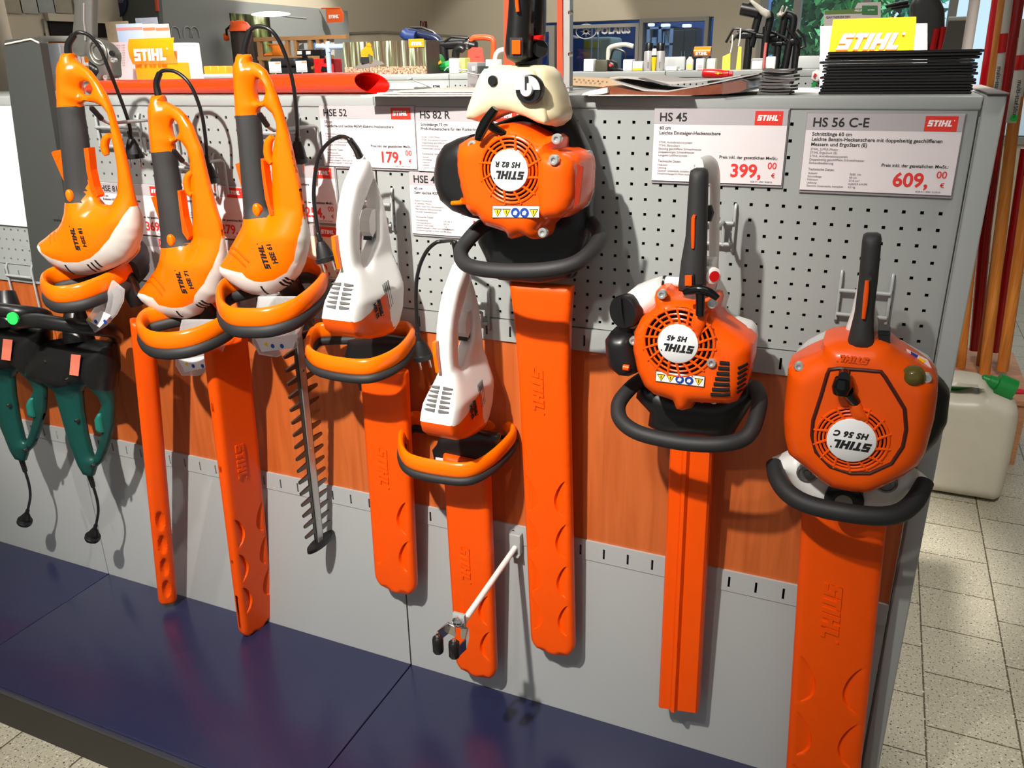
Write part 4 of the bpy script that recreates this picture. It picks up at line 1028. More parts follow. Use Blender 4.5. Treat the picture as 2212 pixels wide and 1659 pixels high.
# ------------------------------ HS 45
c45 = crop(1270, 340, 2.5143)
t = thing('petrol_hedge_trimmer', at(1465, 820, -0.15), 'smaller petrol hedge trimmer with white side tank, black cap and narrow ribbed sheath', 'hedge trimmer'); t45 = t
P = lambda pts, y: trY(c45(pts), y)
yh = -0.165
C = at(*c45([(492, 1007)])[0], yh - 0.055); ol = P([(392, 702), (420, 688), (450, 690), (490, 732), (540, 742), (640, 752), (690, 735), (720, 740), (725, 775), (715, 815), (740, 860), (800, 905), (880, 960), (908, 990), (905, 1080), (880, 1200), (830, 1290), (790, 1305), (700, 1302), (600, 1298), (585, 1330), (540, 1342), (500, 1332), (480, 1285), (385, 1255), (330, 1210), (290, 1120), (268, 1010), (275, 920), (310, 850), (360, 800), (385, 770), (380, 735)], yh)
sf = cover(t, ol, yh, 0.055, 0.03, 0.018, 0.0075, C, 0.0525, 'orange engine cover'); CF45 = C
part('fuel_tank', puff_mb(P([(385, 655), (330, 672), (260, 700), (200, 748), (190, 850), (250, 930), (300, 900), (360, 840), (420, 780), (420, 680)], -0.135), XZ(-0.135), 0.042, 0.03, rim=0.012, step=0.009), WHITE, t, 'white side fuel tank')
C = at(*c45([(200, 838)])[0], -0.175); r = 0.027
cp = part('tank_cap', MB().lathe(C, (-0.35, -0.93, 0), [(r, -0.012), (r, 0.004), (r * 0.92, 0.007)], 32), BLACK, t, 'large black fuel cap')
part('cap_ridge', MB().tube([C + Vector((-0.006, -0.009, r * 0.85)), C + Vector((-0.004, -0.010, 0)), C + Vector((0.002, -0.007, -r * 0.85))], [0.0025, 0.004, 0.0025], 8), BLACK, cp)
part('air_filter_cover', puff_mb(P([(113, 970), (140, 932), (250, 930), (280, 1010), (310, 1140), (240, 1168), (190, 1162), (130, 1110), (115, 1020)], -0.155), XZ(-0.155), 0.04, 0.02, rim=0.014, step=0.008), BLACK, t, 'black air filter cover')
part('choke_lever', MB().tube(py(c45([(192, 1140), (224, 1144)]), -0.198), 0.005, 10), ORANGE2, t, 'orange choke lever')
m = MB().cyl(at(*c45([(420, 674)])[0], -0.15), at(*c45([(500, 678)])[0], -0.15), 0.008, n=14); part('mount_bar', m, WHITE, t)
part('mount_bushing', MB().cyl(at(*c45([(408, 672)])[0], -0.15), at(*c45([(420, 674)])[0], -0.15), 0.0095, n=14), BLACK, t)
part('muffler_cover', puff_mb(P([(700, 660), (755, 770), (740, 830), (770, 870), (880, 905), (910, 935), (914, 985), (906, 1080), (860, 1060), (780, 940), (690, 820), (660, 700)], -0.125), XZ(-0.125), 0.045, 0.02, rim=0.016, step=0.009), WHITE, t, 'white cylinder cowl')
C = CF45; fan(t, C, 0.0525, 0.0302, (0.0372, 0.0448), 18, 'HS 45')
part('starter_block', puff_mb(P([(575, 845), (655, 845), (640, 905), (605, 985), (560, 905)], yh - 0.054), XZ(yh - 0.054), 0.010, 0.010, rim=0.003, step=0.006), ORANGE2, t)
m = MB()
for i in range(7):
    z = 1050 + i * 28; a = 752 - i * 8; m.tube(resample(py(c45([(a, z + 4), (802, z + 8)]), yh), 0.006, False), 0.0030, 8)
    if i < 6: m.tube(resample(py(c45([(846 - i * 2, z + 38), (890 - i * 4, z + 28)]), yh), 0.006, False), 0.0026, 8)
part('cooling_slots', drape(m, yh, sf), DARK, t)
part('handle_mount', puff_mb(P([(290, 1190), (400, 1250), (480, 1270), (700, 1290), (880, 1215), (925, 1280), (850, 1400), (790, 1500), (690, 1505), (400, 1480), (335, 1440), (345, 1370), (270, 1290)], -0.095), XZ(-0.095), 0.03, 0.03, rim=0.010, step=0.010), BLACK, t, 'black handle bracket')
H = [(310, 1195, -.11), (245, 1240, -.13), (182, 1310, -.16), (163, 1370, -.18), (185, 1435, -.20), (265, 1492, -.215), (400, 1530, -.22), (560, 1555, -.22), (720, 1558, -.215), (830, 1535, -.20), (888, 1485, -.185), (918, 1400, -.16), (932, 1310, -.13), (905, 1245, -.10)]
part('front_handle', MB().tube([at(*c45([(u, v)])[0], y) for u, v, y in H], 0.0125, 14, sub=4), RUBBER, t, 'black front loop handle')
part('throttle_handle', puff_mb(P([(555, 95), (562, 68), (585, 57), (625, 57), (645, 68), (652, 95), (648, 300), (642, 560), (637, 722), (560, 730), (498, 722), (495, 690), (510, 560), (535, 420), (545, 250)], -0.19), XZ(-0.19), 0.022, 0.022, rim=0.005, step=0.008), GRIPB, t, 'black rear handle')
m = MB().tube([at(*c45([(u, v)])[0], y) for u, v, y in ((605, 75, -.18), (650, 62, -.155), (682, 82, -.135), (690, 150, -.12), (688, 300, -.115), (686, 450, -.12), (684, 560, -.13), (672, 650, -.145), (650, 720, -.155))], 1.0, 12, sub=4, flat=(0.007, 0.019, (1, 0, 0)))
part('handle_frame', m, WHITE, t, 'white handle frame')
part('lower_handle_frame', puff_mb(P([(640, 540), (700, 545), (708, 640), (690, 740), (640, 760)], -0.15), XZ(-0.15), 0.02, 0.02, rim=0.008, step=0.008), WHITE, t)
C = at(*c45([(674, 640)])[0], -0.175); b = part('lock_button', MB().lathe(C, (0.6, -0.8, 0), [(0.0125, -0.01), (0.0125, 0.005), (0.011, 0.006)], 18), WHITE, t, 'white and red button')
part('button_face', MB().lathe(C + Vector((0.004, -0.005, 0)), (0.6, -0.8, 0), [(0.008, 0), (0.008, 0.0012)], 16), REDP, b)
part('trigger', MB().tube(py(c45([(655, 260), (660, 300), (652, 345)]), -0.155), [0.005, 0.007, 0.005], 8), BLACK, t)
part('handle_stripe', MB().tube(py(c45([(580, 312), (573, 330), (571, 420), (570, 494)]), -0.2115), [0.0022, 0.003, 0.003, 0.0022], 8), ORANGE2, t, 'orange trigger stripe')
q = c45([(548, 667)])[0]; rocker(t, q[0], q[1], 11, 15, -0.2115)
g = [at(*c45([(u, v)])[0], -0.235) for u, v in ((520, 735), (560, 722), (610, 716), (665, 735), (706, 766))]
m = MB().tube(g, [0.0045, 0.0065, 0.007, 0.0065, 0.0045], 12, sub=3); m.tube(py(c45([(610, 720), (610, 790), (609, 858)]), -0.231), [0.0075, 0.0066, 0.0064], 12)
part('starter_grip', m, mat('gloss_black', (12, 12, 12), 0.12), t, 'glossy black T-shaped starter grip')
for q, y in (((403, 743), -.212), ((675, 795), -.212), ((250, 995), -.19), ((672, 1115), -.221), ((467, 1287), -.17), ((620, 1307), -.19), ((685, 1315), -.15)):
    m = MB(); screw(m, at(*c45([q])[0], y), 0.0072); part('screw', m, STEEL, t)
sticker(t, c45([(370, 1160), (635, 1190), (630, 1246), (367, 1214)]), -0.2215)
# ribbed straight sheath
y0, y1 = -0.075, -0.05
A0, A1, B0, B1 = at(1450, 950, y0), at(1541, 955, y0), at(1424, 1520, y1), at(1509, 1532, y1)
m = MB()
def strip(a, b, d0, d1):
    f = lambda s, k: (A0.lerp(A1, s) if k == 0 else B0.lerp(B1, s))
    p = [f(a, 0), f(b, 0), f(b, 1), f(a, 1)]; n = Vector((0, -1, 0)); m.add([x + n * d for x, d in zip(p, (d0, d1, d1, d0))] + [x + Vector((0, 0.014, 0)) for x in p], [(0, 1, 2, 3), (7, 6, 5, 4), (0, 4, 5, 1), (1, 5, 6, 2), (2, 6, 7, 3), (3, 7, 4, 0)])
for a, b, d0, d1 in ((0, .05, .006, .012), (.05, .30, .012, .012), (.30, .36, .012, .019), (.36, .44, .019, .021), (.44, .50, .021, .012), (.50, .95, .012, .012), (.95, 1, .012, .006)): strip(a, b, d0, d1)
sh = part('blade_sheath', m, SHEATH, t)
a, b = at(1490, 1447, y1 - 0.0125), at(1496, 1384, y1 - 0.0125); ux = (b - a).normalized(); part('lettering', logo_mb(at(1505, 1447, y1 - 0.0128), ux, Vector((-ux.z, 0, ux.x)), (b - a).length, 0.0005, 0.3), INKB, sh)

# ------------------------------ HS 56
c56 = crop(1620, 480, 2.4761)
t = thing('petrol_hedge_trimmer', at(1837, 1100, -0.15), 'rightmost petrol hedge trimmer with rounded orange shield cover and white handle bracket', 'hedge trimmer'); t56 = t
P = lambda pts, y: trY(c56(pts), y)
yh = -0.17
C = at(*c56([(543, 1160)])[0], yh - 0.062); ol = P([(400, 605), (440, 592), (530, 582), (640, 590), (700, 594), (750, 612), (792, 652), (900, 722), (980, 782), (1003, 815), (1000, 900), (985, 1010), (940, 1180), (900, 1250), (830, 1300), (720, 1360), (640, 1392), (540, 1386), (440, 1365), (360, 1310), (290, 1250), (215, 1190), (195, 1100), (190, 1000), (200, 880), (215, 740), (300, 690), (385, 650)], yh)
sf = cover(t, ol, yh, 0.062, 0.03, 0.022, 0.0085, C, 0.0480, 'orange shield-shaped engine cover'); CF56 = C
part('side_cowl', puff_mb(P([(228, 735), (250, 700), (300, 655), (400, 603), (440, 620), (400, 680), (300, 740), (240, 800)], -0.125), XZ(-0.125), 0.05, 0.02, rim=0.018, step=0.009), mat('cowl_grey', (205, 205, 202), 0.4), t, 'light grey side cowl')
part('side_cowl', puff_mb(P([(760, 640), (810, 655), (960, 742), (1004, 805), (990, 860), (880, 800), (780, 720)], -0.125), XZ(-0.125), 0.05, 0.02, rim=0.018, step=0.009), mat('cowl_grey', (205, 205, 202), 0.4), t, 'light grey side cowl')
s = part('warning_sticker', MB().prism(py(c56([(835, 675), (950, 735), (972, 780), (850, 722)]), -0.176), (0, -0.001, 0)), PAPER, t, 'white warning sticker')
part('symbol', MB().prism(py(c56([(860, 690), (900, 712), (890, 728), (862, 712)]), -0.1772), (0, -0.0006, 0)), BLUE, s)
part('symbol', MB().prism(py(c56([(905, 722), (940, 740), (925, 752), (900, 738)]), -0.1772), (0, -0.0006, 0)), YELLOW, s)
part('muffler_guard', puff_mb(P([(980, 830), (1010, 835), (1042, 868), (1068, 905), (1052, 1050), (1000, 1150), (915, 1235), (860, 1250), (860, 860)], -0.13), XZ(-0.13), 0.040, 0.03, rim=0.014, step=0.007), BLACK, t, 'black muffler guard')
gr = [at(*c56([(u, v)])[0], yh - 0.062) for u, v in ((424, 790), (470, 782), (600, 790), (700, 800), (724, 830), (780, 920), (828, 1000), (836, 1110), (818, 1200), (758, 1290), (640, 1344), (540, 1344), (430, 1308), (354, 1230), (331, 1140), (338, 1060), (380, 930), (412, 820))]
gm = MB().tube(resample(gr, 0.008), 0.0032, 8, closed=True)
for v in gm.v: v.y = v.y + 0.062 - sf(v.x, v.z) + 0.0012
part('cover_groove', gm, mat('groove_shade', (70, 16, 4), 0.5), t)  # groove is a raised tube, its shade put into the dark colour
C = CF56; fan(t, C, 0.0480, 0.0325, (0.0375, 0.0428), 14, 'HS 56 C')
part('starter_block', puff_mb(P([(520, 950), (585, 945), (640, 1060), (560, 1060), (535, 1010)], yh - 0.06), XZ(yh - 0.06), 0.010, 0.010, rim=0.003, step=0.006), ORANGE2, t)
m = MB().tube(py(c56([(496, 835), (490, 880), (486, 918)]), -0.252), [0.010, 0.0128, 0.010], 14, sub=3).lathe(at(*c56([(505, 822)])[0], -0.252), (0, -1, 0), [(0.008, -.008), (0.008, 0.006)], 12)
m.tube([at(*c56([(520, 905)])[0], -0.247), at(*c56([(560, 960)])[0], -0.232)], [0.009, 0.008], 12)
part('starter_grip', m, mat('gloss_black', (12, 12, 12), 0.12), t, 'glossy black starter grip')
for q in ((262, 770), (945, 832), (248, 1165), (890, 1150)):
    m = MB(); screw(m, at(*c56([q])[0], -0.216), 0.0068); part('screw', m, STEEL, t)
C = at(*c56([(873, 826)])[0], -0.222); b = part('primer_bulb', MB().lathe(C, (0, -1, 0), [(0.0155, -0.004), (0.0155, 0.002), (0.0125, 0.0035), (0.011, 0.008), (0.006, 0.011), (0, 0.0115)], 20), mat('smoky_olive', (92, 82, 34), 0.12), t, 'smoky olive primer bulb')
part('throttle_handle', puff_mb(P([(600, 95), (606, 68), (625, 58), (680, 58), (700, 68), (705, 95), (686, 300), (668, 450), (662, 570), (667, 676), (600, 677), (515, 660), (530, 600), (560, 480), (582, 300)], -0.20), XZ(-0.20), 0.024, 0.024, rim=0.006, step=0.008), GRIPB, t, 'black rear handle')
part('handle_frame', puff_mb(P([(590, 230), (640, 200), (670, 240), (672, 450), (690, 600), (640, 620), (505, 590), (545, 470), (575, 330)], -0.15), XZ(-0.15), 0.02, 0.015, rim=0.006, step=0.009), WHITE, t, 'white handle frame')
part('handle_stripe', MB().tube(py(c56([(627, 312), (624, 360), (616, 440), (607, 515)]), -0.2235), [0.0025, 0.0032, 0.0032, 0.0024], 8), ORANGE2, t, 'orange trigger stripe')
part('air_filter_clip', MB().prism(py(c56([(685, 578), (748, 580), (750, 655), (688, 650)]), -0.20), (0, 0.03, 0)).prism(py(c56([(682, 590), (752, 592), (752, 602), (682, 600)]), -0.203), (0, 0.03, 0)), BLACK, t, 'black cover clip')
part('raised_lettering', logo_mb(at(*c56([(640, 725)])[0], -0.2318), -EX, -EZ, 0.040, 0.0012, 0.25), ORANGE2, t)
part('handle_bracket', puff_mb(P([(118, 1268), (160, 1255), (250, 1212), (300, 1230), (440, 1340), (640, 1370), (760, 1310), (825, 1295), (900, 1345), (952, 1382), (905, 1410), (860, 1420), (790, 1510), (700, 1540), (330, 1490), (250, 1410), (190, 1320)], -0.115), XZ(-0.115), 0.035, 0.035, rim=0.010, step=0.009), WHITE, t, 'white handle bracket')
for q in ((308, 1337), (728, 1390)):
    C = at(*c56([q])[0], -0.146); b = part('bushing', MB().lathe(C, (0, -1, 0), [(0.0165, -0.012), (0.0165, 0.004), (0.013, 0.006), (0.012, 0.003), (0.006, 0.003), (0.005, 0.006)], 22), ALU, t, 'metal bushing')
C = at(*c56([(503, 1485)])[0], -0.150); b = part('hub', MB().lathe(C, (0, -1, 0), [(0.029, -0.02), (0.029, 0.004), (0.024, 0.008), (0.015, 0.008)], 26), BLACK, t, 'black hub'); part('hub_cap', MB().lathe(C + Vector((0, -0.006, 0)), (0, -1, 0), [(0.014, 0), (0.013, 0.004)], 20), ALU, b)
H = [(128, 1290, -.13), (150, 1375, -.16), (212, 1455, -.185), (320, 1512, -.20), (500, 1552, -.21), (680, 1572, -.205), (800, 1555, -.19), (882, 1490, -.165), (938, 1388, -.135)]
part('front_handle', MB().tube([at(*c56([(u, v)])[0], y) for u, v, y in H], [0.0125] + [0.0145] * 7 + [0.0125], 14, sub=4), RUBBER, t, 'black front handle')
yb = -0.06
sheath(t, at(1824, 1100, -0.085), at(1766, 1790, yb), (1, 0, 0), 0.130, thick=0.03, logo=0.19, flare=0.0, dent0=0.40, step=0.0065)

# -------------------------------------------------------------- two dark green trimmers hanging upside down
cg = crop(0, 560, 2.44)


def green(label, dx, dv, sticker_on):
    Yg = -0.13; g = lambda pts: [(u + dx, v + dv) for u, v in cg(pts)]
    t = thing('electric_hedge_trimmer', at(*g([(400, 600)])[0], Yg), label, 'hedge trimmer'); P = lambda pts: trY(g(pts), Yg)
    ol = P([(165, 575), (170, 520), (200, 470), (250, 430), (330, 415), (520, 430), (600, 445), (606, 600), (592, 700), (600, 790), (596, 880), (572, 980), (540, 1065), (505, 1098), (492, 1142), (450, 1132), (420, 1080), (372, 960), (332, 820), (296, 690), (262, 655), (200, 640), (172, 610)])
    win = P([(430, 700), (448, 668), (495, 655), (522, 690), (545, 765), (530, 800), (528, 880), (545, 905), (528, 980), (500, 1050), (485, 1030), (460, 930), (438, 800)])
    seam = P([(600, 690), (540, 650), (440, 640), (380, 650), (300, 665), (250, 650), (214, 625), (205, 560), (215, 505), (240, 430)])
    reg = seam + P([(200, 380), (640, 380), (680, 690)])
    zs = P([(440, 660)])[0].y
    A, B = puff_split(reg, ol, XZ(Yg), 0.042, 0.05, holes=[win], rim=0.003, step=0.008, cons=[seam], hs=lambda x, z: lerp(1.0, 0.42, (zs - z + 0.01) / 0.04))
    part('motor_housing', A, BLACK, t, 'black motor housing'); part('body', B, GREENP, t, 'dark green handle shell')
    part('trigger', puff_mb(P([(530, 830), (545, 800), (562, 800), (572, 900), (560, 905), (538, 890)]), XZ(Yg - 0.01), 0.014, 0.01, rim=0.004, step=0.006), mat('teal_plastic', (28, 110, 96), 0.3), t)
    part('rating_tag', MB().prism(py(g([(376, 500), (426, 505), (414, 616), (366, 608)]), Yg - 0.0465), (0, -0.0006, 0)), mat('salmon_label', (226, 120, 96), 0.5), t, 'salmon paper tag')
    m = MB()
    for i in range(4): m.tube(py(g([(285 + i * 16, 575 + i * 3), (275 + i * 16, 630 + i * 3)]), Yg - 0.040), 0.0016, 6)
    part('vent_slots', m, DARK, t)
    for q in ((352, 635), (404, 850), (490, 1085), (240, 540)):
        m = MB(); screw(m, at(*g([q])[0], Yg - (0.018 if q[1] > 700 else 0.040)), 0.004); part('screw', m, STEELD, t)
    H = [at(*g([(u, v)])[0], y) for u, v, y in ((600, 430, -.06), (610, 400, -.09), (580, 375, -.15), (480, 362, -.2), (340, 345, -.22), (200, 325, -.22), (110, 330, -.19), (90, 350, -.13), (140, 400, -.09))]
    b = part('loop_handle', MB().tube(H, 0.0165, 12, sub=4), BLACK, t, 'black loop handle')
    part('blade_neck', MB().tube([at(*g([(420, 440)])[0], -.13), at(*g([(400, 330)])[0], -.12), at(*g([(390, 250)])[0], -.11)], [0.035, 0.028, 0.02], 12), BLACK, t)
    if sticker_on:
        part('round_sticker', MB().lathe(at(27, 688, -0.245), (0.25, -0.95, 0.1), [(0.0135, -0.004), (0.0135, 0.0012)], 18), GREENL, t, 'bright green round sticker')
    cp = py(g([(470, 1130), (492, 1200), (512, 1270), (518, 1330), (508, 1390), (500, 1420)]), Yg + 0.02)
    cable(t, cp, r=0.0034, strain=2, d=at(*g([(484, 1480)])[0], Yg + 0.02) - cp[-1], s=1.0)
    return t


green('dark green electric hedge trimmer hanging upside down, right of its twin, salmon tag', 0, 0, False)
green('dark green electric hedge trimmer hanging upside down at the left picture edge', -147, -33, True)

# -------------------------------------------------------------- brackets that carry the trimmers
def br(l, r, vt, vb, label, tip=None, Yt=-0.17):
    a, b = at(*l, -0.0085), at(*r, -0.0085)
    zt, zb = at(l[0], vt, -0.0085).z, at(l[0], vb, -0.0085).z
    if tip: p = at(*tip, Yt); return bracket(a.x, b.x, zt, zb, label, p.x, -Yt, p.z - 0.02)
    return bracket(a.x, b.x, zt, zb, label)


br((1812, 640), (1922, 645), 588, 690, 'wire bracket behind the black handle of the rightmost petrol trimmer', (1862, 612), -0.11)
br((1500, 500), (1584, 505), 440, 535, 'wire bracket behind the handle of the white tanked petrol trimmer', (1545, 470), -0.10)
br((745, 430), (845, 430), 405, 490, 'wire bracket right of the upper white trimmer', (812, 452), -0.05)
br((975, 660), (1055, 668), 618, 700, 'wire bracket right of the lower white trimmer', (1022, 660), -0.05)
br((560, 300), (647, 300), 255, 335, 'wire bracket behind the tall orange trimmer with the bare blade', (572, 258), -0.163)
br((385, 380), (465, 385), 332, 420, 'wire bracket behind the middle orange trimmer', (388, 336), -0.131)
br((215, 300), (305, 300), 246, 325, 'wire bracket behind the leftmost orange trimmer', (212, 244), -0.197)
br((28, 640), (80, 640), 572, 680, 'wire bracket above the dark green trimmers')
# ================================================================ things around the display wall
# tool holder arm on the lower slot rail
t = thing('tool_holder_arm', (-0.118, -0.012, 0.50), 'white rod arm with black spring clips reaching out from the lower rail', 'tool holder')
part('mount_plate', MB().rbox(-0.131, -0.106, -0.020, -0.0045, 0.522, 0.570, 0.002).box(-0.131, -0.106, -0.030, -0.018, 0.522, 0.5245), GREY, t)
part('rod', MB().cyl((-0.118, -0.018, 0.5385), (-0.118, -0.262, 0.521), 0.0060, n=16), WHITE, t, 'white steel rod')
part('clip_bracket', MB().rbox(-0.137, -0.112, -0.270, -0.2625, 0.512, 0.541, 0.0012), GREY, t)
part('bolt', MB().lathe((-0.124, -0.270, 0.527), (0, -1, 0), [(0.011, 0), (0.011, 0.006), (0.007, 0.010), (0.003, 0.012)], 8), CHROME, t)
m = MB()
for s in (-1, 1):
    m.prism([(-0.124 + s * 0.006, -0.272, 0.516), (-0.124 + s * 0.022, -0.272, 0.520), (-0.124 + s * 0.030, -0.300, 0.516), (-0.124 + s * 0.024, -0.318, 0.512), (-0.124 + s * 0.022, -0.318, 0.512), (-0.124 + s * 0.027, -0.300, 0.516), (-0.124 + s * 0.020, -0.275, 0.518), (-0.124 + s * 0.006, -0.275, 0.514)], (0, 0, -0.022))
part('spring_clip', m, CHROME, t, 'chrome spring clip')
for s in (-1, 1):
    part('roller', MB().lathe((-0.126 + s * 0.0165, -0.318, 0.520), (0, 0, -1), [(0.008, 0), (0.0105, 0.003), (0.0105, 0.030), (0.0085, 0.034)], 8), BLACK, t, 'black ribbed roller')
    part('pin', MB().lathe((-0.126 + s * 0.0165, -0.318, 0.5255), (0, 0, -1), [(0.003, 0), (0.0045, 0.003), (0.0045, 0.006)], 10), CHROME, t)

# dark grey post beside the notice
yp = -0.10
A, B, C_, D_ = at(5, 92, yp), at(84, 84, yp), at(146, 470, yp), at(56, 470, yp)
dn = lambda p, q, z: p + (q - p) * ((z - p.z) / (q.z - p.z))
A2, B2 = dn(A, D_, 1.03), dn(B, C_, 1.03)
t = thing('tool_case', ((A2.x + B2.x) / 2, yp, 1.03), 'long dark grey flat case standing upright against the wall beside the white notice', 'tool case')
m = MB(); ch = (B - A) * 0.16
m.prism([A2, B2, B + Vector((0, 0, -0.008)) , B - ch * 1.3 + Vector((0, 0, 0.004)), A + ch * 0.6 + Vector((0, 0, 0.004)), A + Vector((0, 0, -0.006))], (0, 0.018, 0))
part('case', m, mat('case_charcoal', (62, 64, 62), 0.5), t)
part('end_edge', MB().tube([A + Vector((0, -.001, -0.004)) + ch * 0.5, B - ch * 1.2 + Vector((0, -.001, 0.001)), B + Vector((0, -.001, -0.008))], 0.0022, 6), mat('pale_edge', (190, 186, 176), 0.4), t, 'pale bevelled end edge')
e0 = at(116, 478, yp); part('case_marking', text_mb('www.', e0 + Vector((0, -0.0004, 0)), EX, EZ, 0.012, 0.0003), mat('case_print', (30, 30, 30), 0.6), t)

# ---------------------------------------------------------------- on top of the display wall
ZT = 1.4387
# orange tube sheath lying along the top
t = thing('tube_sheath', (-0.9, 0.10, ZT), 'long orange-red tube-shaped sheath lying open-ended on top of the display wall', 'blade cover')
p0 = at(236, 181, 0.16); xa = p0.x; xb = at(818, 180, 0.10).x; zc = ZT + 0.0195
m = MB(); n = 28; prof = [(0.0, 0.08), (0.004, 0.36), (0.012, 0.58), (0.03, 0.74), (0.06, 0.80), (0.45, 0.82), (0.56, 0.84), (0.66, 1.0), (0.80, 1.02), (1.0, 1.04)]
def tring(s, k, ins=0.0):
    out = []
    for j in range(n):
        q = 2 * pi * j / n; cut = (0.030 * (cos(q) * 0.5 - 0.5) - 0.012 * sin(q)) if s >= 0.999 else 0
        out.append((xa + (xb - xa) * s + cut, 0.10 + cos(q) * (0.036 * k - ins), ZT + 0.0003 + 0.0195 * k + sin(q) * (0.0195 * k - ins)))
    return out
vs = [v for s, k in prof for v in tring(s, k)]
fs = [(i * n + j, i * n + (j + 1) % n, (i + 1) * n + (j + 1) % n, (i + 1) * n + j) for i in range(len(prof) - 1) for j in range(n)] + [tuple(range(n))]
m.add(vs, fs, True); o = part('tube', m, mat('tube_orange_red', (246, 62, 12), 0.18, coat=0.3), t)
m = MB(); E1 = tring(1.0, 1.04); E2 = tring(1.0, 1.04, 0.0016); E3 = [(v[0] - 0.22, v[1], v[2]) for v in E2]
m.add(E1 + E2 + E3, [(r * n + j, r * n + (j + 1) % n, (r + 1) * n + (j + 1) % n, (r + 1) * n + j) for r in (0, 1) for j in range(n)] + [tuple(range(2 * n, 3 * n))], True)
part('inner_wall', m, mat('tube_inner_red', (226, 18, 6), 0.35), t, 'red inside of the open end')
part('print', text_mb('STIHL', (xa + (xb - xa) * 0.86, 0.075, ZT + 0.0405), EX, EY, 0.018, 0.0004, bold=0.02, shear=0.3), LOGOW, t)


def sheet(mb, x0, x1, y0, y1, z, rot, th=0.0012, curl=0.0, n=10, m_=5):
    c = Vector(((x0 + x1) / 2, (y0 + y1) / 2, z)); hx, hy = (x1 - x0) / 2, (y1 - y0) / 2; vs = []; fs = []
    for k in (0, 1):
        for i in range(n + 1):
            for j in range(m_ + 1):
                x, y = -hx + 2 * hx * i / n, -hy + 2 * hy * j / m_; zz = curl * (x / hx) ** 2 + th * k
                vs.append((c.x + x * cos(rot) - y * sin(rot), c.y + x * sin(rot) + y * cos(rot), z + zz))
    N = (n + 1) * (m_ + 1); I = lambda i, j: i * (m_ + 1) + j
    for i in range(n):
        for j in range(m_):
            q = (I(i, j), I(i + 1, j), I(i + 1, j + 1), I(i, j + 1)); fs.append(q[::-1]); fs.append(tuple(N + a for a in q))
    bd = [I(i, 0) for i in range(n)] + [I(n, j) for j in range(m_)] + [I(i, m_) for i in range(n, 0, -1)] + [I(0, j) for j in range(m_, 0, -1)]
    fs += [(bd[i], bd[(i + 1) % len(bd)], N + bd[(i + 1) % len(bd)], N + bd[i]) for i in range(len(bd))]
    return mb.add(vs, fs, True)


PAPERW = mat('off_white_paper', (214, 206, 196), 0.6)
for i, (x0, x1, y0, y1, r, lab) in enumerate(((-0.40, -0.11, -0.045, 0.17, 0.06, 'lowest loose paper sheet overhanging the wall top, left of the cream tank'), (-0.37, -0.09, -0.035, 0.18, -0.03, 'middle loose paper sheet on the wall top, left of the cream tank'), (-0.34, -0.07, -0.03, 0.19, 0.02, 'topmost loose paper sheet on the wall top, left of the cream tank'))):
    o = mesh_obj('paper_sheet', sheet(MB(), x0, x1, y0, y1, ZT + 0.0004 + 0.0032 * i, r, 0.0022, 0.0005), PAPERW, None, ((x0 + x1) / 2, (y0 + y1) / 2, ZT)); tag(o, lab, 'paper', 'loose papers on the wall top')

# magazines in brown film with a folded newspaper on top
t = thing('magazine_bundle', (0.13, 0.03, ZT), 'film-wrapped bundle of brown magazines lying on the wall top', 'magazines')
def slabcurve(y0, y1, top, bot, n=16):
    """solid between two pixel curves at mid depth"""
    m = MB(); k = len(top); vs = []
    for yy in (y0, y1):
        for c in (top, bot):
            for u, v in c: p = at(u, v, y0); vs.append((p.x, yy, max(p.z, ZT + 0.0006)))
    N = k; q = lambda a, b, i: (a * 2 + b) * N + i; fs = []
    for i in range(N - 1):
        fs += [(q(0, 0, i), q(0, 0, i + 1), q(0, 1, i + 1), q(0, 1, i)), (q(1, 0, i), q(1, 1, i), q(1, 1, i + 1), q(1, 0, i + 1)), (q(0, 0, i), q(1, 0, i), q(1, 0, i + 1), q(0, 0, i + 1)), (q(0, 1, i), q(0, 1, i + 1), q(1, 1, i + 1), q(1, 1, i))]
    fs += [(q(0, 0, 0), q(0, 1, 0), q(1, 1, 0), q(1, 0, 0)), (q(0, 0, N - 1), q(1, 0, N - 1), q(1, 1, N - 1), q(0, 1, N - 1))]
    return m.add(vs, fs)
part('magazines', slabcurve(-0.012, 0.20, [(1285, 193), (1310, 186), (1340, 190), (1380, 198), (1440, 199), (1500, 190), (1560, 180), (1600, 173), (1612, 178)], [(1285, 203), (1310, 207), (1340, 207), (1380, 208), (1440, 208), (1500, 206), (1560, 203), (1600, 198), (1612, 192)]), mat('brown_magazine', (122, 66, 44), 0.25, var=0.4, scale=60), t, 'brown magazine edges under film')
part('film', slabcurve(-0.016, 0.21, [(1560, 178), (1600, 170), (1616, 176), (1622, 190)], [(1560, 204), (1600, 200), (1616, 197), (1622, 194)]), VISOR, t, 'clear film end')
part('white_leaf', slabcurve(-0.020, 0.08, [(1254, 204), (1275, 196), (1300, 191), (1312, 189)], [(1254, 206), (1275, 205), (1300, 203), (1312, 200)]), mat('white_paper2', (238, 230, 226), 0.4), t, 'white cover tip')
part('bottom_leaf', slabcurve(-0.032, 0.15, [(1270, 206), (1330, 205), (1420, 206), (1490, 208)], [(1270, 207.5), (1330, 207.5), (1420, 208.5), (1490, 210)]), PAPERW, t)
t = thing('newspaper', (0.14, 0.04, ZT + 0.02), 'grey folded newspaper bulging open on top of the film-wrapped magazines', 'newspaper')
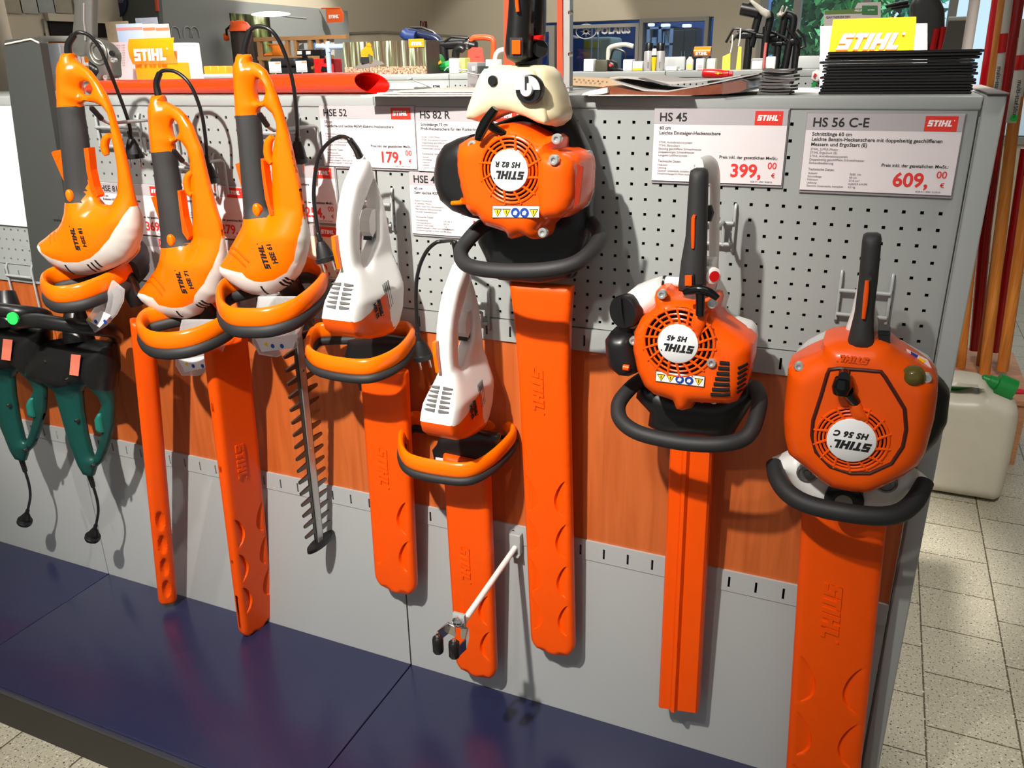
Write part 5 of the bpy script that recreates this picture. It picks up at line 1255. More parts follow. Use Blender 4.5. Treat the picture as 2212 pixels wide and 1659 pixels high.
part('lower_fold', slabcurve(-0.004, 0.19, [(1320, 172), (1350, 182), (1390, 193), (1440, 196), (1500, 186), (1560, 174), (1605, 164), (1640, 158)], [(1320, 174), (1350, 185), (1390, 196.5), (1440, 199), (1500, 189), (1560, 177), (1605, 167), (1640, 160)]), mat('newsprint', (176, 172, 168), 0.7, var=0.15, scale=90), t)
part('upper_fold', slabcurve(0.006, 0.20, [(1317, 167), (1340, 164.5), (1375, 166), (1410, 172), (1450, 177), (1500, 174), (1560, 168), (1600, 162)], [(1317, 170), (1340, 168), (1375, 172), (1410, 178), (1450, 183), (1500, 178), (1560, 171), (1600, 164.5)]), mat('newsprint', (176, 172, 168), 0.7), t)
part('headline', MB().prism([at(1378, 168, 0.005), at(1392, 168, 0.005), at(1448, 183, 0.005), at(1432, 184, 0.005)], (0, -0.001, 0)), mat('print_grey', (92, 88, 88), 0.7), t)

# grey pads, one object each
pad0 = None
for i in range(8):
    r = random.uniform(-0.10, 0.10); x = 0.320 + random.uniform(-0.005, 0.005); y = 0.045 + random.uniform(-0.006, 0.006); z = ZT + 0.0004 + i * 0.0046
    o = mesh_obj('abrasive_pad', sheet(MB(), x - 0.024, x + 0.024, y - 0.03, y + 0.03, z, r, 0.0034, 0.0008 + 0.0003 * i), mat('pad_grey', (98, 92, 90), 0.8, var=0.3, scale=120), None, (x, y, z))
    tag(o, ['lowest', 'second lowest', 'third', 'fourth', 'fifth', 'sixth', 'second highest', 'topmost'][i] + ' grey pad in the small crooked pile on the wall top', 'pad', 'grey pads in the small pile')
# black panels, one object each
NB = 14; hb = 0.0612 / NB
ords = ['lowest', 'second from the bottom', 'third from the bottom', 'fourth from the bottom', 'fifth from the bottom', 'sixth from the bottom', 'seventh from the bottom', 'seventh from the top', 'sixth from the top', 'fifth from the top', 'fourth from the top', 'third from the top', 'second from the top', 'topmost']
BPAN = mat('plastic_sheet', (20, 18, 18), 0.45)
for i in range(NB):
    dx = random.uniform(-0.004, 0.004); dy = random.uniform(-0.004, 0.004)
    if i in (9, 10): dx -= 0.004; dy -= 0.006
    z = ZT + 0.0002 + i * hb
    m = MB().rbox(0.383 + dx, 0.594 + dx, 0.050 + dy, 0.20 + dy, z, z + hb * 0.86, 0.0008, n=1)
    m.tube([(0.386 + dx, 0.0500 + dy, z + hb * 0.8), (0.591 + dx, 0.0500 + dy, z + hb * 0.8)], 0.0006, 5)
    o = mesh_obj('plastic_sheet', m, BPAN, None, (0.49, 0.12, z)); tag(o, 'black plastic panel, ' + ords[i] + ' of the neat stack on the wall top', 'panel', 'black panels stacked on the wall top')

# brand topper sign behind the panels
SIGNO = mat('sign_orange', (250, 140, 12), 0.35)
t = thing('brand_sign', (0.44, 0.30, ZT), 'bright yellow-orange STIHL sign on a white board behind the black panel stack', 'sign')
part('white_board', MB().prism([at(1770, 200, 0.312), at(2003, 200, 0.312), at(2003, 50, 0.312), at(1772, 57, 0.312)], (0, 0.012, 0)), mat('board_white', (240, 240, 238), 0.4), t)
part('orange_panel', MB().prism([at(1789, 122, 0.302), at(1972, 122, 0.302), at(1979, 53, 0.302), at(1979, 36, 0.302), at(1800, 42, 0.302), at(1797, 60, 0.302)], (0, 0.006, 0)), SIGNO, t)
a, b = at(1806, 107, 0.3012), at(1952, 106, 0.3012); part('lettering', logo_mb(a, (b - a).normalized(), EZ, (b - a).length * 0.97, 0.0008, 0.38), LOGOW, t)

# upright aluminium profile with red insert and its red twin, standing on the top behind the big trimmer
t = thing('upright_profile', tuple(at(1222, 195, 0.28)), 'tall aluminium profile with red edge and small clamps standing behind the cream tank', 'pole')
part('profile', MB().prism([at(1217, 196, 0.28), at(1230, 196, 0.28), at(1231, -60, 0.28), at(1217, -60, 0.28)], (0, 0.02, 0)), mat('satin_aluminium', (186, 182, 178), 0.35, 0.5), t)
part('red_insert', MB().prism([at(1203, 192, 0.285), at(1216, 192, 0.285), at(1214, -60, 0.285), at(1203, -60, 0.285)], (0, 0.02, 0)), mat('insert_red', (226, 70, 30), 0.4), t, 'orange red side strip')
for v in (27, 117): part('clamp', MB().lathe(at(1230, v, 0.278), (0.8, -0.6, 0), [(0.003, 0), (0.005, 0.002), (0.005, 0.007), (0.002, 0.009)], 10), CHROME, t)
t = thing('upright_profile', tuple(at(1098, 140, 0.28)), 'orange red upright strip standing behind the black rear handle', 'pole')
part('profile', MB().prism([at(1088, 142, 0.28), at(1113, 142, 0.28), at(1111, -60, 0.28), at(1088, -60, 0.28)], (0, 0.015, 0)), mat('strip_orange_red', (236, 76, 40), 0.4), t)
part('foot', MB().prism([at(1088, 196, 0.28), at(1113, 196, 0.28), at(1113, 142, 0.28), at(1088, 142, 0.28)], (0, 0.02, 0)), mat('strip_orange_red', (236, 76, 40), 0.4), t)

# cast alloy pole-tool head standing behind the leftmost trimmer
yk = 0.14
t = thing('gearbox_head', tuple(at(225, 196, yk)), 'cast grey alloy tool head with flat arm, behind the leftmost orange trimmer', 'tool')
k = crop(160, 0, 8.508)
part('arm', puff_mb(trY(k([(70, -200), (400, -200), (390, 250), (385, 700), (300, 860), (240, 1010), (140, 1040), (40, 980), (0, 880), (10, 700), (40, 400), (60, 100)]), yk), XZ(yk), 0.013, 0.02, rim=0.006, step=0.007), ALU, t, 'flat alloy arm')
part('housing', puff_mb(trY(k([(380, 700), (520, 740), (640, 800), (720, 880), (775, 970), (790, 1060), (775, 1180), (790, 1300), (800, 1420), (720, 1440), (640, 1420), (600, 1480), (500, 1480), (490, 1400), (540, 1300), (500, 1230), (400, 1160), (320, 1060), (290, 960), (300, 800)]), yk - 0.005), XZ(yk - 0.005), 0.022, 0.02, rim=0.010, step=0.007), ALU, t, 'alloy gear housing')
m = MB()
for r_ in (0.0165, 0.026): m.tube([at(*k([(440, 960)])[0], yk - 0.028) + Vector((cos(a) * r_, 0, sin(a) * r_)) for a in [2 * pi * i / 24 for i in range(24)]], 0.002, 6, closed=True)
part('gear_rim', m, ALU, t)
part('rail', MB().tube([at(*k([(180, 60)])[0], yk - 0.014), at(*k([(180, 380)])[0], yk - 0.014), at(*k([(205, 560)])[0], yk - 0.014), at(*k([(205, 740)])[0], yk - 0.014)], 0.0022, 8), STEEL, t)
for q in ((735, 1105), (595, 1425)): part('bolt', MB().lathe(at(*k([q])[0], yk - 0.026), (0.3, -0.95, 0), [(0.0055, -0.006), (0.0055, 0.006), (0.003, 0.006), (0.0028, 0.003)], 12), STEEL, t)
part('port', MB().lathe(at(*k([(690, 980)])[0], yk - 0.026), (0.3, -0.95, 0), [(0.0065, -0.004), (0.006, 0.002)], 14), BLACK, t)
part('foot', puff_mb(trY(k([(330, 1080), (420, 1180), (500, 1240), (530, 1320), (490, 1400), (500, 1490), (600, 1500), (600, 1640), (520, 1640), (420, 1480), (350, 1300)]), yk), XZ(yk), 0.018, 0.015, rim=0.008, step=0.008), BLACK, t, 'black foot')

# ---------------------------------------------------------------- jerrycan, wooden stand and garden handles
yj = 1.74
kj = crop(1960, 680, 3.9484)
t = thing('jerrycan', tuple(at(2050, 1076, yj)), 'translucent white plastic canister with green caps standing on the floor tiles', 'canister')
hz = lambda pts: [Vector((p.x, max(p.y, 0.001))) for p in trY(kj(pts), yj)]
part('body', puff_mb(hz([(60, 1500), (20, 1000), (90, 560), (180, 500), (300, 493), (460, 500), (600, 520), (660, 548), (695, 600), (735, 640), (800, 668), (880, 700), (925, 745), (940, 800), (925, 930), (870, 1200), (810, 1450), (775, 1530), (715, 1568), (640, 1580), (450, 1560), (190, 1528)]), XZ(yj), 0.085, 0.05, rim=0.02, step=0.014, holes=[hz([(250, 600), (330, 585), (560, 592), (605, 605), (612, 630), (590, 645), (420, 640), (340, 628), (260, 625)])]), mat('milky_plastic', (214, 208, 192), 0.38), t, 'milky white body')
part('spout', MB().tube([at(*kj([(330, 605)])[0], yj), at(*kj([(430, 605)])[0], yj), at(*kj([(600, 606)])[0], yj)], [0.020, 0.017, 0.004], 14), mat('can_green', (20, 140, 60), 0.4), t, 'green ribbed spout in the handle')
a, b = at(*kj([(690, 560)])[0], yj), at(*kj([(900, 650)])[0], yj)
part('cap', MB().tube([a, a.lerp(b, 0.3), a.lerp(b, 0.32), b], [0.022, 0.024, 0.040, 0.040], 20).tube([a + Vector((-0.02, 0, 0.008)), a], [0.014, 0.018], 12), mat('can_green', (20, 140, 60), 0.4), t, 'green screw cap')
part('red_tag', MB().tube([b + Vector((0.0, 0, 0.0)), b + Vector((0.06, 0.01, -0.002))], [0.012, 0.005], 8), mat('tag_red', (214, 40, 60), 0.5), t, 'red plastic spout end')
t = thing('wooden_stand', (0.98, 2.30, 0), 'low wooden box stand behind the white canister holding the tool handles', 'stand')
zt = 0.27
m = MB().box(0.70, 1.115, 2.04, 2.062, 0, zt - 0.018).box(0.70, 1.115, 2.63, 2.652, 0, zt - 0.018).box(1.095, 1.115, 2.062, 2.63, 0, zt - 0.018).box(0.70, 0.72, 2.062, 2.63, 0, zt - 0.018)
part('box', m, WOODB, t); part('top_board', MB().box(0.69, 1.13, 2.03, 2.66, zt - 0.018, zt), WOODB, t)
m = MB()
REDH = mat('red_lacquer_handle', (206, 10, 24), 0.25, coat=0.4)
def pole(pts, y, d, material, label, sleeve=None, dots=()):
    P = [at(u, v, y) for u, v in pts]; lowest = P[0]; lowest.z = max(lowest.z, zt + 0.001)
    t = thing('garden_pole', tuple(lowest), label, 'tool handle', 'tool handles in the wooden stand')
    part('shaft', MB().tube(P, d / 2, 14), material, t)
    if sleeve:
        S = [at(u, v, y - 0.0) for u, v in sleeve]; s = part('sleeve', MB().tube(S, d / 2 + 0.0015, 14), mat('white_sleeve', (214, 210, 204), 0.35), t, 'white printed sleeve')
        ax = (S[-1] - S[0]).normalized(); L = (S[-1] - S[0]).length; side = ax.cross(Vector((0, -1, 0))).normalized()
        part('sleeve_text', merge(text_mb('multi-star', S[0] + ax * L * 0.42 + Vector((0, -d / 2 - 0.003, 0)) - side * 0.006, -ax, -side if side.x < 0 else side, 0.022, 0.0004), text_mb('150cm', S[0] + ax * L * 0.20 + Vector((0, -d / 2 - 0.003, 0)) - side * 0.006, -ax, -side if side.x < 0 else side, 0.020, 0.0004)), INKB, s)
        part('red_logo', MB().tube([S[0] + ax * L * 0.52 + Vector((0, -0.004, 0)), S[0] + ax * L * 0.66 + Vector((0, -0.004, 0))], d / 2 + 0.001, 12), REDP, s)
        part('green_dot', MB().lathe(S[0] + ax * L * 0.05 + Vector((0, -d / 2 - 0.001, 0)), (0, -1, 0), [(0.013, 0), (0.013, 0.002)], 14), GREENL, s)
    return t
pole([(2066, 766), (2084, 560), (2122, 220), (2160, -30)], 2.52, 0.042, REDH, 'red lacquered tool handle nearest the display wall post')
pole([(2074, 800), (2098, 560), (2128, 300), (2143, 180), (2172, -30)], 2.36, 0.036, WOODH, 'wooden tool handle with white sleeve, second from the display wall post', [(2142, 262), (2160, 120), (2180, -30)])
pole([(2106, 756), (2128, 500), (2160, 260), (2190, 60), (2203, -30)], 2.54, 0.046, mat('dark_red_handle', (150, 8, 16), 0.25, coat=0.4), 'dark red tool handle in the middle of the stand')
pole([(2116, 795), (2150, 560), (2180, 320), (2210, 80)], 2.42, 0.034, wood_mat('dark_handle_wood', (132, 64, 18), (166, 88, 30), (14, 14, 0.8)), 'darker brown wooden tool handle behind the pale one')
pole([(2126, 810), (2160, 520), (2186, 290), (2205, 160), (2222, 40)], 2.30, 0.042, WOODH, 'wooden tool handle with white sleeve, nearest the right picture edge', [(2187, 265), (2206, 150), (2222, 40)])
pole([(2150, 760), (2185, 520), (2215, 320)], 2.5, 0.036, REDH, 'red tool handle at the right picture edge, lower part')
pole([(2165, 800), (2200, 560), (2226, 380)], 2.32, 0.044, WOODH, 'plain wooden tool handle at the right picture edge')
t = thing('white_pole', tuple(at(2090, 200, 1.2)), 'white round pole rising behind the right end of the black panels', 'pole')
b0 = at(2088, 112, 1.2); d = (at(2112, -40, 1.2) - b0)
part('shaft', MB().tube([b0 - d * (b0.z / d.z) * 0.998, b0, b0 + d], 0.013, 14), mat('pole_white', (224, 212, 206), 0.35), t)
part('foot', MB().lathe((b0 - d * (b0.z / d.z)) * 1.0, (0, 0, 1), [(0.03, 0), (0.03, 0.01), (0.016, 0.02)], 16), BLACK, t)
# ================================================================ the shop behind
WALLB = mat('warm_beige_wall', (196, 186, 164), 0.8, var=0.02, scale=2)
WALLG = mat('grey_display_wall', (134, 138, 136), 0.7, var=0.03, scale=2)
FRAME = mat('grey_window_frame', (150, 148, 142), 0.5)
YB, XL = 6.5, -3.78
# back wall with two office windows and a big right window (openings left out)
zb0, zb1 = 0.0, 3.0
ow = [(at(1212, 60, YB).x, at(1375, 60, YB).x), (at(1388, 60, YB).x, at(1523, 60, YB).x)]; oz0, oz1 = 0.9, at(1370, 50, YB).z
rw0, rw1, rz0 = at(1640, 60, YB).x, 2.6, 0.9
m = MB().box(XL - 0.2, -2.75, YB, YB + 0.2, 0, 3.0).box(-2.75, ow[1][1] + 0.07, YB, YB + 0.2, oz1 + 0.03, 3.0).box(-2.75, ow[1][1] + 0.07, YB, YB + 0.2, 0, oz0)
m.box(ow[1][1] + 0.07, rw0, YB, YB + 0.2, 0, 3.0).box(rw0, rw1, YB, YB + 0.2, 0, rz0).box(rw0, rw1, YB, YB + 0.2, 2.75, 3.0).box(rw1, 4.0, YB, YB + 0.2, 0, 3.0)
struct('wall_back', m, WALLB)
m = MB().box(XL - 0.2, XL, -3, YB, 0, 3.0); struct('wall_left', m, WALLB)
m = MB().box(XL, XL + 0.05, atx(336, 60, XL).y, atx(745, 90, XL).y, 0.2, atx(600, 12, XL).z); struct('trim_1', m, WALLG)
struct('wall_right', MB().box(4.0, 4.2, -4.5, YB, 0, 3.0), WALLB)  # unseen wall, added to keep the sun off the floor
struct('ceiling', MB().box(-8, 4.2, -4.5, 6.75, 3.0, 3.1), mat('ceiling_white', (222, 220, 214), 0.8))  # unseen, carried over the front to keep the sun out
# office windows
DKB = mat('dark_office', (26, 34, 52), 0.6)
GLASS = bpy.data.materials.new('window_glass'); GLASS.use_nodes = True
nt = GLASS.node_tree; g = nt.nodes.new('ShaderNodeBsdfGlossy'); g.inputs['Roughness'].default_value = 0.02; tr = nt.nodes.new('ShaderNodeBsdfTransparent'); tr.inputs[0].default_value = (0.86, 0.92, 0.97, 1); mx = nt.nodes.new('ShaderNodeMixShader'); mx.inputs[0].default_value = 0.07
nt.links.new(tr.outputs[0], mx.inputs[1]); nt.links.new(g.outputs[0], mx.inputs[2]); nt.links.new(mx.outputs[0], nt.nodes['Material Output'].inputs[0])


def window(name, x0, x1, z0, z1, y, mull=(), f=0.055):
    m = MB()
    m.box(x0 - f, x0, y - 0.03, y + 0.1, z0 - f, z1 + f).box(x1, x1 + f, y - 0.03, y + 0.1, z0 - f, z1 + f).box(x0, x1, y - 0.03, y + 0.1, z1, z1 + f).box(x0, x1, y - 0.03, y + 0.1, z0 - f, z0)
    for x in mull: m.box(x - 0.03, x + 0.03, y - 0.03, y + 0.1, z0, z1)
    w = struct(name, m, FRAME); part('pane', MB().box(x0, x1, y + 0.03, y + 0.036, z0, z1), GLASS, w)
    return w


w1 = window('window_1', -2.70, ow[0][0] - 0.11, oz0, oz1 - 0.05, YB)
w2 = window('window_2', ow[0][0], ow[0][1], oz0, oz1 - 0.03, YB, f=0.030)
w3 = window('window_3', ow[1][0] + 0.012, ow[1][1], oz0, oz1, YB, f=0.034)
w4 = window('window_4', rw0 + 0.05, rw1 - 0.05, rz0, 2.7, YB, [at(1718, 60, YB).x, at(1865, 60, YB).x, at(2052, 60, YB).x])
a, b = at(1287, 73, YB), at(1368, 66, YB)
L = (b - a).length
lt = part('window_lettering', merge(text_mb('POLARIS', (a.x, YB + 0.028, at(1288, 73, YB).z), EX, EZ, L * 0.222, 0.001, bold=0.055, spacing=1.08)), mat('frosted_print', (236, 234, 230), 0.5), w2)
c = at(1266, 68, YB + 0.028); m = MB().tube([c + Vector((0.098 * cos(q), 0, 0.062 * sin(q))) for q in [2 * pi * i / 28 for i in range(28)]], 0.005, 6, closed=True)
for i in range(8):
    q = pi * i / 8; l = 0.05 if i % 2 == 0 else 0.03; e = Vector((cos(q) * l * 1.3, 0, sin(q) * l)); n_ = Vector((-sin(q) * 0.006, 0, cos(q) * 0.006)); m.prism([c - e, c + n_, c + e, c - n_], (0, -0.001, 0))
part('window_emblem', m, MATS['frosted_print'], w2)
# office behind
m = MB().box(-3.2, -0.80, 8.3, 8.4, 0, 3.0).box(-3.2, -3.1, 6.72, 8.3, 0, 3).box(-0.86, -0.80, 6.72, 8.3, 0, 3.0); struct('wall_office', m, mat('office_tinted_wall', (62, 84, 130), 0.7))  # tint of the cool office light mixed into the wall colour
struct('trim_2', MB().box(-3.1, -0.86, 6.72, 8.3, 2.6, 2.66), mat('ceiling_white', (222, 220, 214), 0.8))
l = area('office_lamp', (-0.9, 7.6, 2.55), (-0.9, 7.7, 0), 26, 1.6, 1.0, (0.35, 0.62, 1.0))
l2 = area('office_lamp', (-2.1, 7.6, 2.55), (-2.1, 7.7, 0), 6, 0.8, 0.8, (0.45, 0.7, 1.0))
LITE = mat('tube_light', (235, 245, 255), 0.5, emit=(225, 240, 255), es=1.6)
def box_px(u0, v0, u1, v1, y, dep, zfloor=None):
    a, b = at(u0, v1, y), at(u1, v0, y); z0 = a.z if zfloor is None else zfloor
    return MB().rbox(a.x, b.x, y, y + dep, z0, b.z, min(0.004, dep * 0.2), n=2)
for u0, v0, u1, v1, lab in ((1400, 50, 1412, 54, 'left glowing tube light in the blue office'), (1428, 51, 1446, 55, 'middle glowing tube light in the blue office'), (1474, 52, 1492, 57, 'right glowing tube light in the blue office')):
    a, b = at(u0, v1, 8.1), at(u1, v0, 8.1); o = mesh_obj('tube_light', MB().rbox(a.x, b.x, 8.08, 8.16, b.z - 0.03, b.z, 0.01), LITE, None, a); tag(o, lab, 'lamp', 'office tube lights')
t = thing('office_shelf', tuple(Vector((at(1425, 100, 7.8).x, 7.8, 0))), 'blue-lit office shelf with white folders and cartons seen through the right office window', 'shelf')
xa, xb = at(1396, 100, 7.8).x, at(1452, 100, 7.8).x; zt_ = at(1420, 58, 7.8).z
m = MB().box(xa, xa + 0.03, 7.8, 8.15, 0, zt_).box(xb - 0.03, xb, 7.8, 8.15, 0, zt_).box((xa + xb) / 2 - 0.015, (xa + xb) / 2 + 0.015, 7.8, 8.15, 0, zt_)
for i in range(7): m.box(xa, xb, 7.8, 8.15, zt_ - 0.16 * i - 0.02, zt_ - 0.16 * i)
part('frame', m, mat('shelf_white', (220, 224, 228), 0.5), t)
fold0 = None
BLK = mat('folder_white', (226, 230, 236), 0.5)
for r_ in range(4):
    for i in range(5):
        x = (xa + xb) / 2 + 0.03 + i * (xb - (xa + xb) / 2 - 0.08) / 4.2; z = zt_ - 0.16 * (r_ + 1)
        o = mesh_obj('folder', MB().rbox(x, x + 0.028, 7.82, 8.05, z, z + 0.115, 0.003, n=1), BLK, None, (x, 7.82, z)); tag(o, 'white folder standing in the right half of the blue office shelf', 'folder', 'folders in the office shelf')
for i in range(3):
    z = zt_ - 0.16 * (i + 1); o = mesh_obj('flat_carton', MB().rbox(xa + 0.05, (xa + xb) / 2 - 0.04, 7.82, 8.05, z, z + 0.06, 0.004, n=1), BLK, None, (xa, 7.82, z)); tag(o, 'flat white carton, ' + ('topmost', 'middle', 'lowest')[i] + ' in the left half of the office shelf', 'carton', 'cartons in the office shelf')
t = thing('office_cabinet', tuple(Vector((at(1478, 100, 7.3).x, 7.3, 0))), 'brown-grey tall cupboard inside the right office window', 'cabinet')
xa, xb, zt_ = at(1453, 100, 7.3).x, at(1502, 100, 7.3).x, at(1478, 60, 7.3).z
part('body', MB().box(xa, xb, 7.3, 7.6, 0, zt_), mat('cabinet_brown', (112, 100, 84), 0.5), t)
for s in (0, 1): d_ = part('door', MB().rbox(xa + 0.005 + s * (xb - xa) / 2, xa + (s + 1) * (xb - xa) / 2 - 0.005, 7.285, 7.3, 0.05, zt_ - 0.02, 0.004), mat('cabinet_brown', (112, 100, 84), 0.5), t); part('handle', MB().rbox((xa + xb) / 2 - 0.02 + s * 0.03, (xa + xb) / 2 - 0.01 + s * 0.03, 7.275, 7.285, 1.45, 1.6, 0.003), CHROME, d_)
t = thing('beige_machine', tuple(Vector((at(1290, 120, 7.4).x, 7.4, 0))), 'pale beige machine with yellow warning strip inside the lettered office window', 'machine')
xa, xb, zt_ = at(1258, 120, 7.4).x, at(1320, 120, 7.4).x, at(1290, 80, 7.4).z
part('body', MB().rbox(xa, xb, 7.4, 7.8, 0, zt_, 0.03), mat('beige_housing', (196, 186, 150), 0.5), t); part('yellow_strip', MB().box(xa + 0.02, xb - 0.12, 7.395, 7.4, zt_ - 0.1, zt_ - 0.04), YELLOW, t)
m = MB()
for x in (at(1274, 80, 7.3).x, at(1288, 80, 7.3).x): m.cyl((x, 7.36, 1.3), (x, 7.36, 1.86), 0.009, n=8)
part('rails', m, WHITE, t)
# outside the big window: trees and the blue neighbouring building
LEAF = mat('leaf_green', (84, 168, 96), 0.6, var=0.5, scale=4); LEAF2 = mat('leaf_teal', (48, 140, 112), 0.6, var=0.5, scale=4)
random.seed(11)
def tree(x, y, h, r, label, ml):
    t = thing('tree', (x, y, 0), label, 'tree', 'trees outside the big window'); part('trunk', MB().tube([(x, y, 0), (x + .05, y, h * 0.3), (x, y, h * 0.5)], [0.16, 0.12, 0.08], 8), mat('bark', (70, 58, 44), 0.9), t)
    m = MB()
    for i in range(3600):
        th, ph, rr = random.uniform(0, 2 * pi), math.acos(random.uniform(-1, 1)), r * random.uniform(0.35, 1.0) ** 0.6
        c = Vector((x + rr * sin(ph) * cos(th), y + rr * sin(ph) * sin(th) * 0.8, h * 0.62 + rr * cos(ph) * h * 0.42 / r)); a = Vector((random.uniform(-1, 1), random.uniform(-1, 1), random.uniform(-1, 1))).normalized() * random.uniform(0.05, 0.11)
        b = a.cross(Vector((random.uniform(-1, 1), random.uniform(-1, 1), random.uniform(-1, 1)))).normalized() * a.length * 0.6
        m.add([c - a, c - b, c + a, c + b], [(0, 1, 2, 3)])
    part('foliage', m, ml, t)
tree(-0.38, 11.5, 4.0, 0.80, 'bushy green tree outside the big window, between the black handlebars and the spade card', LEAF)
tree(0.22, 13.2, 4.2, 0.85, 'blue-green tree outside the big window above the yellow sign', LEAF2)
tree(-1.15, 15.5, 3.6, 0.6, 'blue-green tree further away, outside at the left window edge', LEAF2)
t = thing('neighbour_house', (0.0, 17, 0), 'blue building far outside behind the left part of the big window', 'building')
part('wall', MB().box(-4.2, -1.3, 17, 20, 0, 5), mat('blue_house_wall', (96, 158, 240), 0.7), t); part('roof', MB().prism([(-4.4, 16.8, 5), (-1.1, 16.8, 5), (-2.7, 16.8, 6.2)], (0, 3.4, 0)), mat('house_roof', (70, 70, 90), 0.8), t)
for x in (-3.8, -2.9, -2.0): part('window', MB().box(x, x + 0.5, 16.96, 17, 1.2, 2.6), mat('house_glass', (150, 190, 235), 0.1), t)
struct('ground_outside', MB().box(-30, 30, 6.75, 60, -0.06, -0.01), mat('paving', (150, 150, 146), 0.8))
l = bpy.data.lights.new('sun', 'SUN'); l.energy = 7.0; l.angle = 0.05; l.color = (0.9, 0.97, 1.0); o = bpy.data.objects.new('sun', l); COL.objects.link(o); o.rotation_euler = Vector((-0.75, 0.35, -0.62)).to_track_quat('-Z', 'Y').to_euler(); o.location = (0, 8, 8)

SKY = bpy.data.materials.new('bright_sky'); SKY.use_nodes = True; nt = SKY.node_tree; em = nt.nodes.new('ShaderNodeEmission'); em.inputs[0].default_value = (0.72, 0.88, 1.0, 1); em.inputs[1].default_value = 1.3
nt.links.new(em.outputs[0], nt.nodes['Material Output'].inputs[0]); struct('sky_backdrop', MB().box(-40, 40, 45, 45.5, -1, 30), SKY)  # glowing backdrop standing in for the sky outside

# ---------------------------------------------------------------- second display wall
Y2, Z2 = 2.2, 1.459
for i, x0 in enumerate((-3.41, -2.40, -1.392, -0.384)):
    t = thing('display_bay', (x0 + 0.5, Y2 + 0.1, 0), ('leftmost bay of the second display wall behind the orange tube', 'second bay of the second display wall, carrying the forest box', 'third bay of the second display wall, right of the cream tank', 'rightmost bay of the second display wall with a ruler and spray cans')[i], 'shop fitting', 'bays of the second display wall')
    part('perforated_panel', pegboard(x0 + 0.001, x0 + 1.006, 1.15, Z2 - 0.027, x0 + 0.03, Z2 - 0.052, 0.025, 39, 10, 0.006), GREY, t)
    part('top_beam', MB().rbox(x0 + 0.001, x0 + 1.006, Y2 - 0.003, Y2 + 0.40, Z2 - 0.026, Z2, 0.003), GREY, t)
    part('backing_sheet', MB().box(x0 + 0.001, x0 + 1.006, Y2 + 0.012, Y2 + 0.03, 0, Z2 - 0.028), DARK, t); part('lower_panel', MB().box(x0 + 0.001, x0 + 1.006, Y2 - 0.002, Y2 + 0.01, 0, 1.15), GREY2, t)
    o = [c for c in t.children if c.name.startswith('perforated')][0]; o.location.y = Y2
ZS = Z2 + 0.0005


def shelf_item(name, label, cat, u0, v0, u1, v1, y, dep, material, group=None, extra=None):
    a, b = at(u0, v1, y), at(u1, v0, y); t = thing(name, ((a.x + b.x) / 2, y, ZS), label, cat, group)
    part('body', MB().rbox(a.x, b.x, y, y + dep, ZS, b.z, 0.004, n=2), material, t)
    if extra: extra(t, a.x, b.x, y, b.z)
    return t


# printed forest box
def forest_mat():
    m = bpy.data.materials.new('forest_print'); m.use_nodes = True; nt = m.node_tree; N, L = nt.nodes.new, nt.links.new; b = nt.nodes['Principled BSDF']; b.inputs['Roughness'].default_value = 0.35
    tc = N('ShaderNodeTexCoord'); sp = N('ShaderNodeSeparateXYZ'); L(tc.outputs['Object'], sp.inputs[0])
    mp = N('ShaderNodeMapping'); mp.inputs['Scale'].default_value = (80, 80, 3.2); L(tc.outputs['Object'], mp.inputs[0])
    n = N('ShaderNodeTexNoise'); n.inputs['Scale'].default_value = 1.0; n.inputs['Detail'].default_value = 4; L(mp.outputs[0], n.inputs['Vector'])
    r = N('ShaderNodeValToRGB'); e = r.color_ramp.elements; e[0].position = 0.40; e[0].color = (*srgb((70, 58, 42)), 1); e[1].position = 0.68; e[1].color = (*srgb((232, 232, 224)), 1)
    for p, c in ((0.48, (96, 82, 64)), (0.53, (82, 98, 58)), (0.60, (150, 154, 130))): q = e.new(p); q.color = (*srgb(c), 1)
    L(n.outputs['Fac'], r.inputs[0])
    n2 = N('ShaderNodeTexNoise'); n2.inputs['Scale'].default_value = 110; L(tc.outputs['Object'], n2.inputs['Vector'])
    r2 = N('ShaderNodeValToRGB'); r2.color_ramp.elements[0].position = 0.35; r2.color_ramp.elements[0].color = (*srgb((92, 62, 46)), 1); r2.color_ramp.elements[1].position = 0.65; r2.color_ramp.elements[1].color = (*srgb((206, 170, 140)), 1); L(n2.outputs['Fac'], r2.inputs[0])
    lt = N('ShaderNodeMath'); lt.operation = 'LESS_THAN'; lt.inputs[1].default_value = 0.034; L(sp.outputs['Z'], lt.inputs[0])
    mx = N('ShaderNodeMix'); mx.data_type = 'RGBA'; L(lt.outputs[0], mx.inputs[0]); L(r.outputs[0], mx.inputs[6]); L(r2.outputs[0], mx.inputs[7]); L(mx.outputs[2], b.inputs['Base Color'])
    return m


a, b = at(745, 155, 2.25), at(918, 86, 2.25)
t = thing('printed_box', ((a.x + b.x) / 2, 2.25, ZS), 'cardboard box printed with a forest photo and a worker, standing on the second display wall', 'box')
part('print', MB().box(a.x, b.x, 2.25, 2.38, ZS, b.z), forest_mat(), t); part('dark_side', MB().box(b.x + 0.0005, b.x + 0.004, 2.252, 2.38, ZS, b.z - 0.002), mat('side_dark', (58, 52, 42), 0.5, var=0.4, scale=40), t, 'dark right side print')  # right face set darker and mottled
p0 = at(886, 107, 2.249); lp = part('logo_plate', MB().box(at(884, 104, 2.25).x, at(917, 104, 2.25).x, 2.2465, 2.2495, at(900, 102, 2.25).z, at(900, 84, 2.25).z), SIGNO, t); part('logo', logo_mb(at(888, 98, 2.2463), EX, EZ, 0.062, 0.0006, 0.22), LOGOW, lp)
kf = crop(640, 0, 3.456)
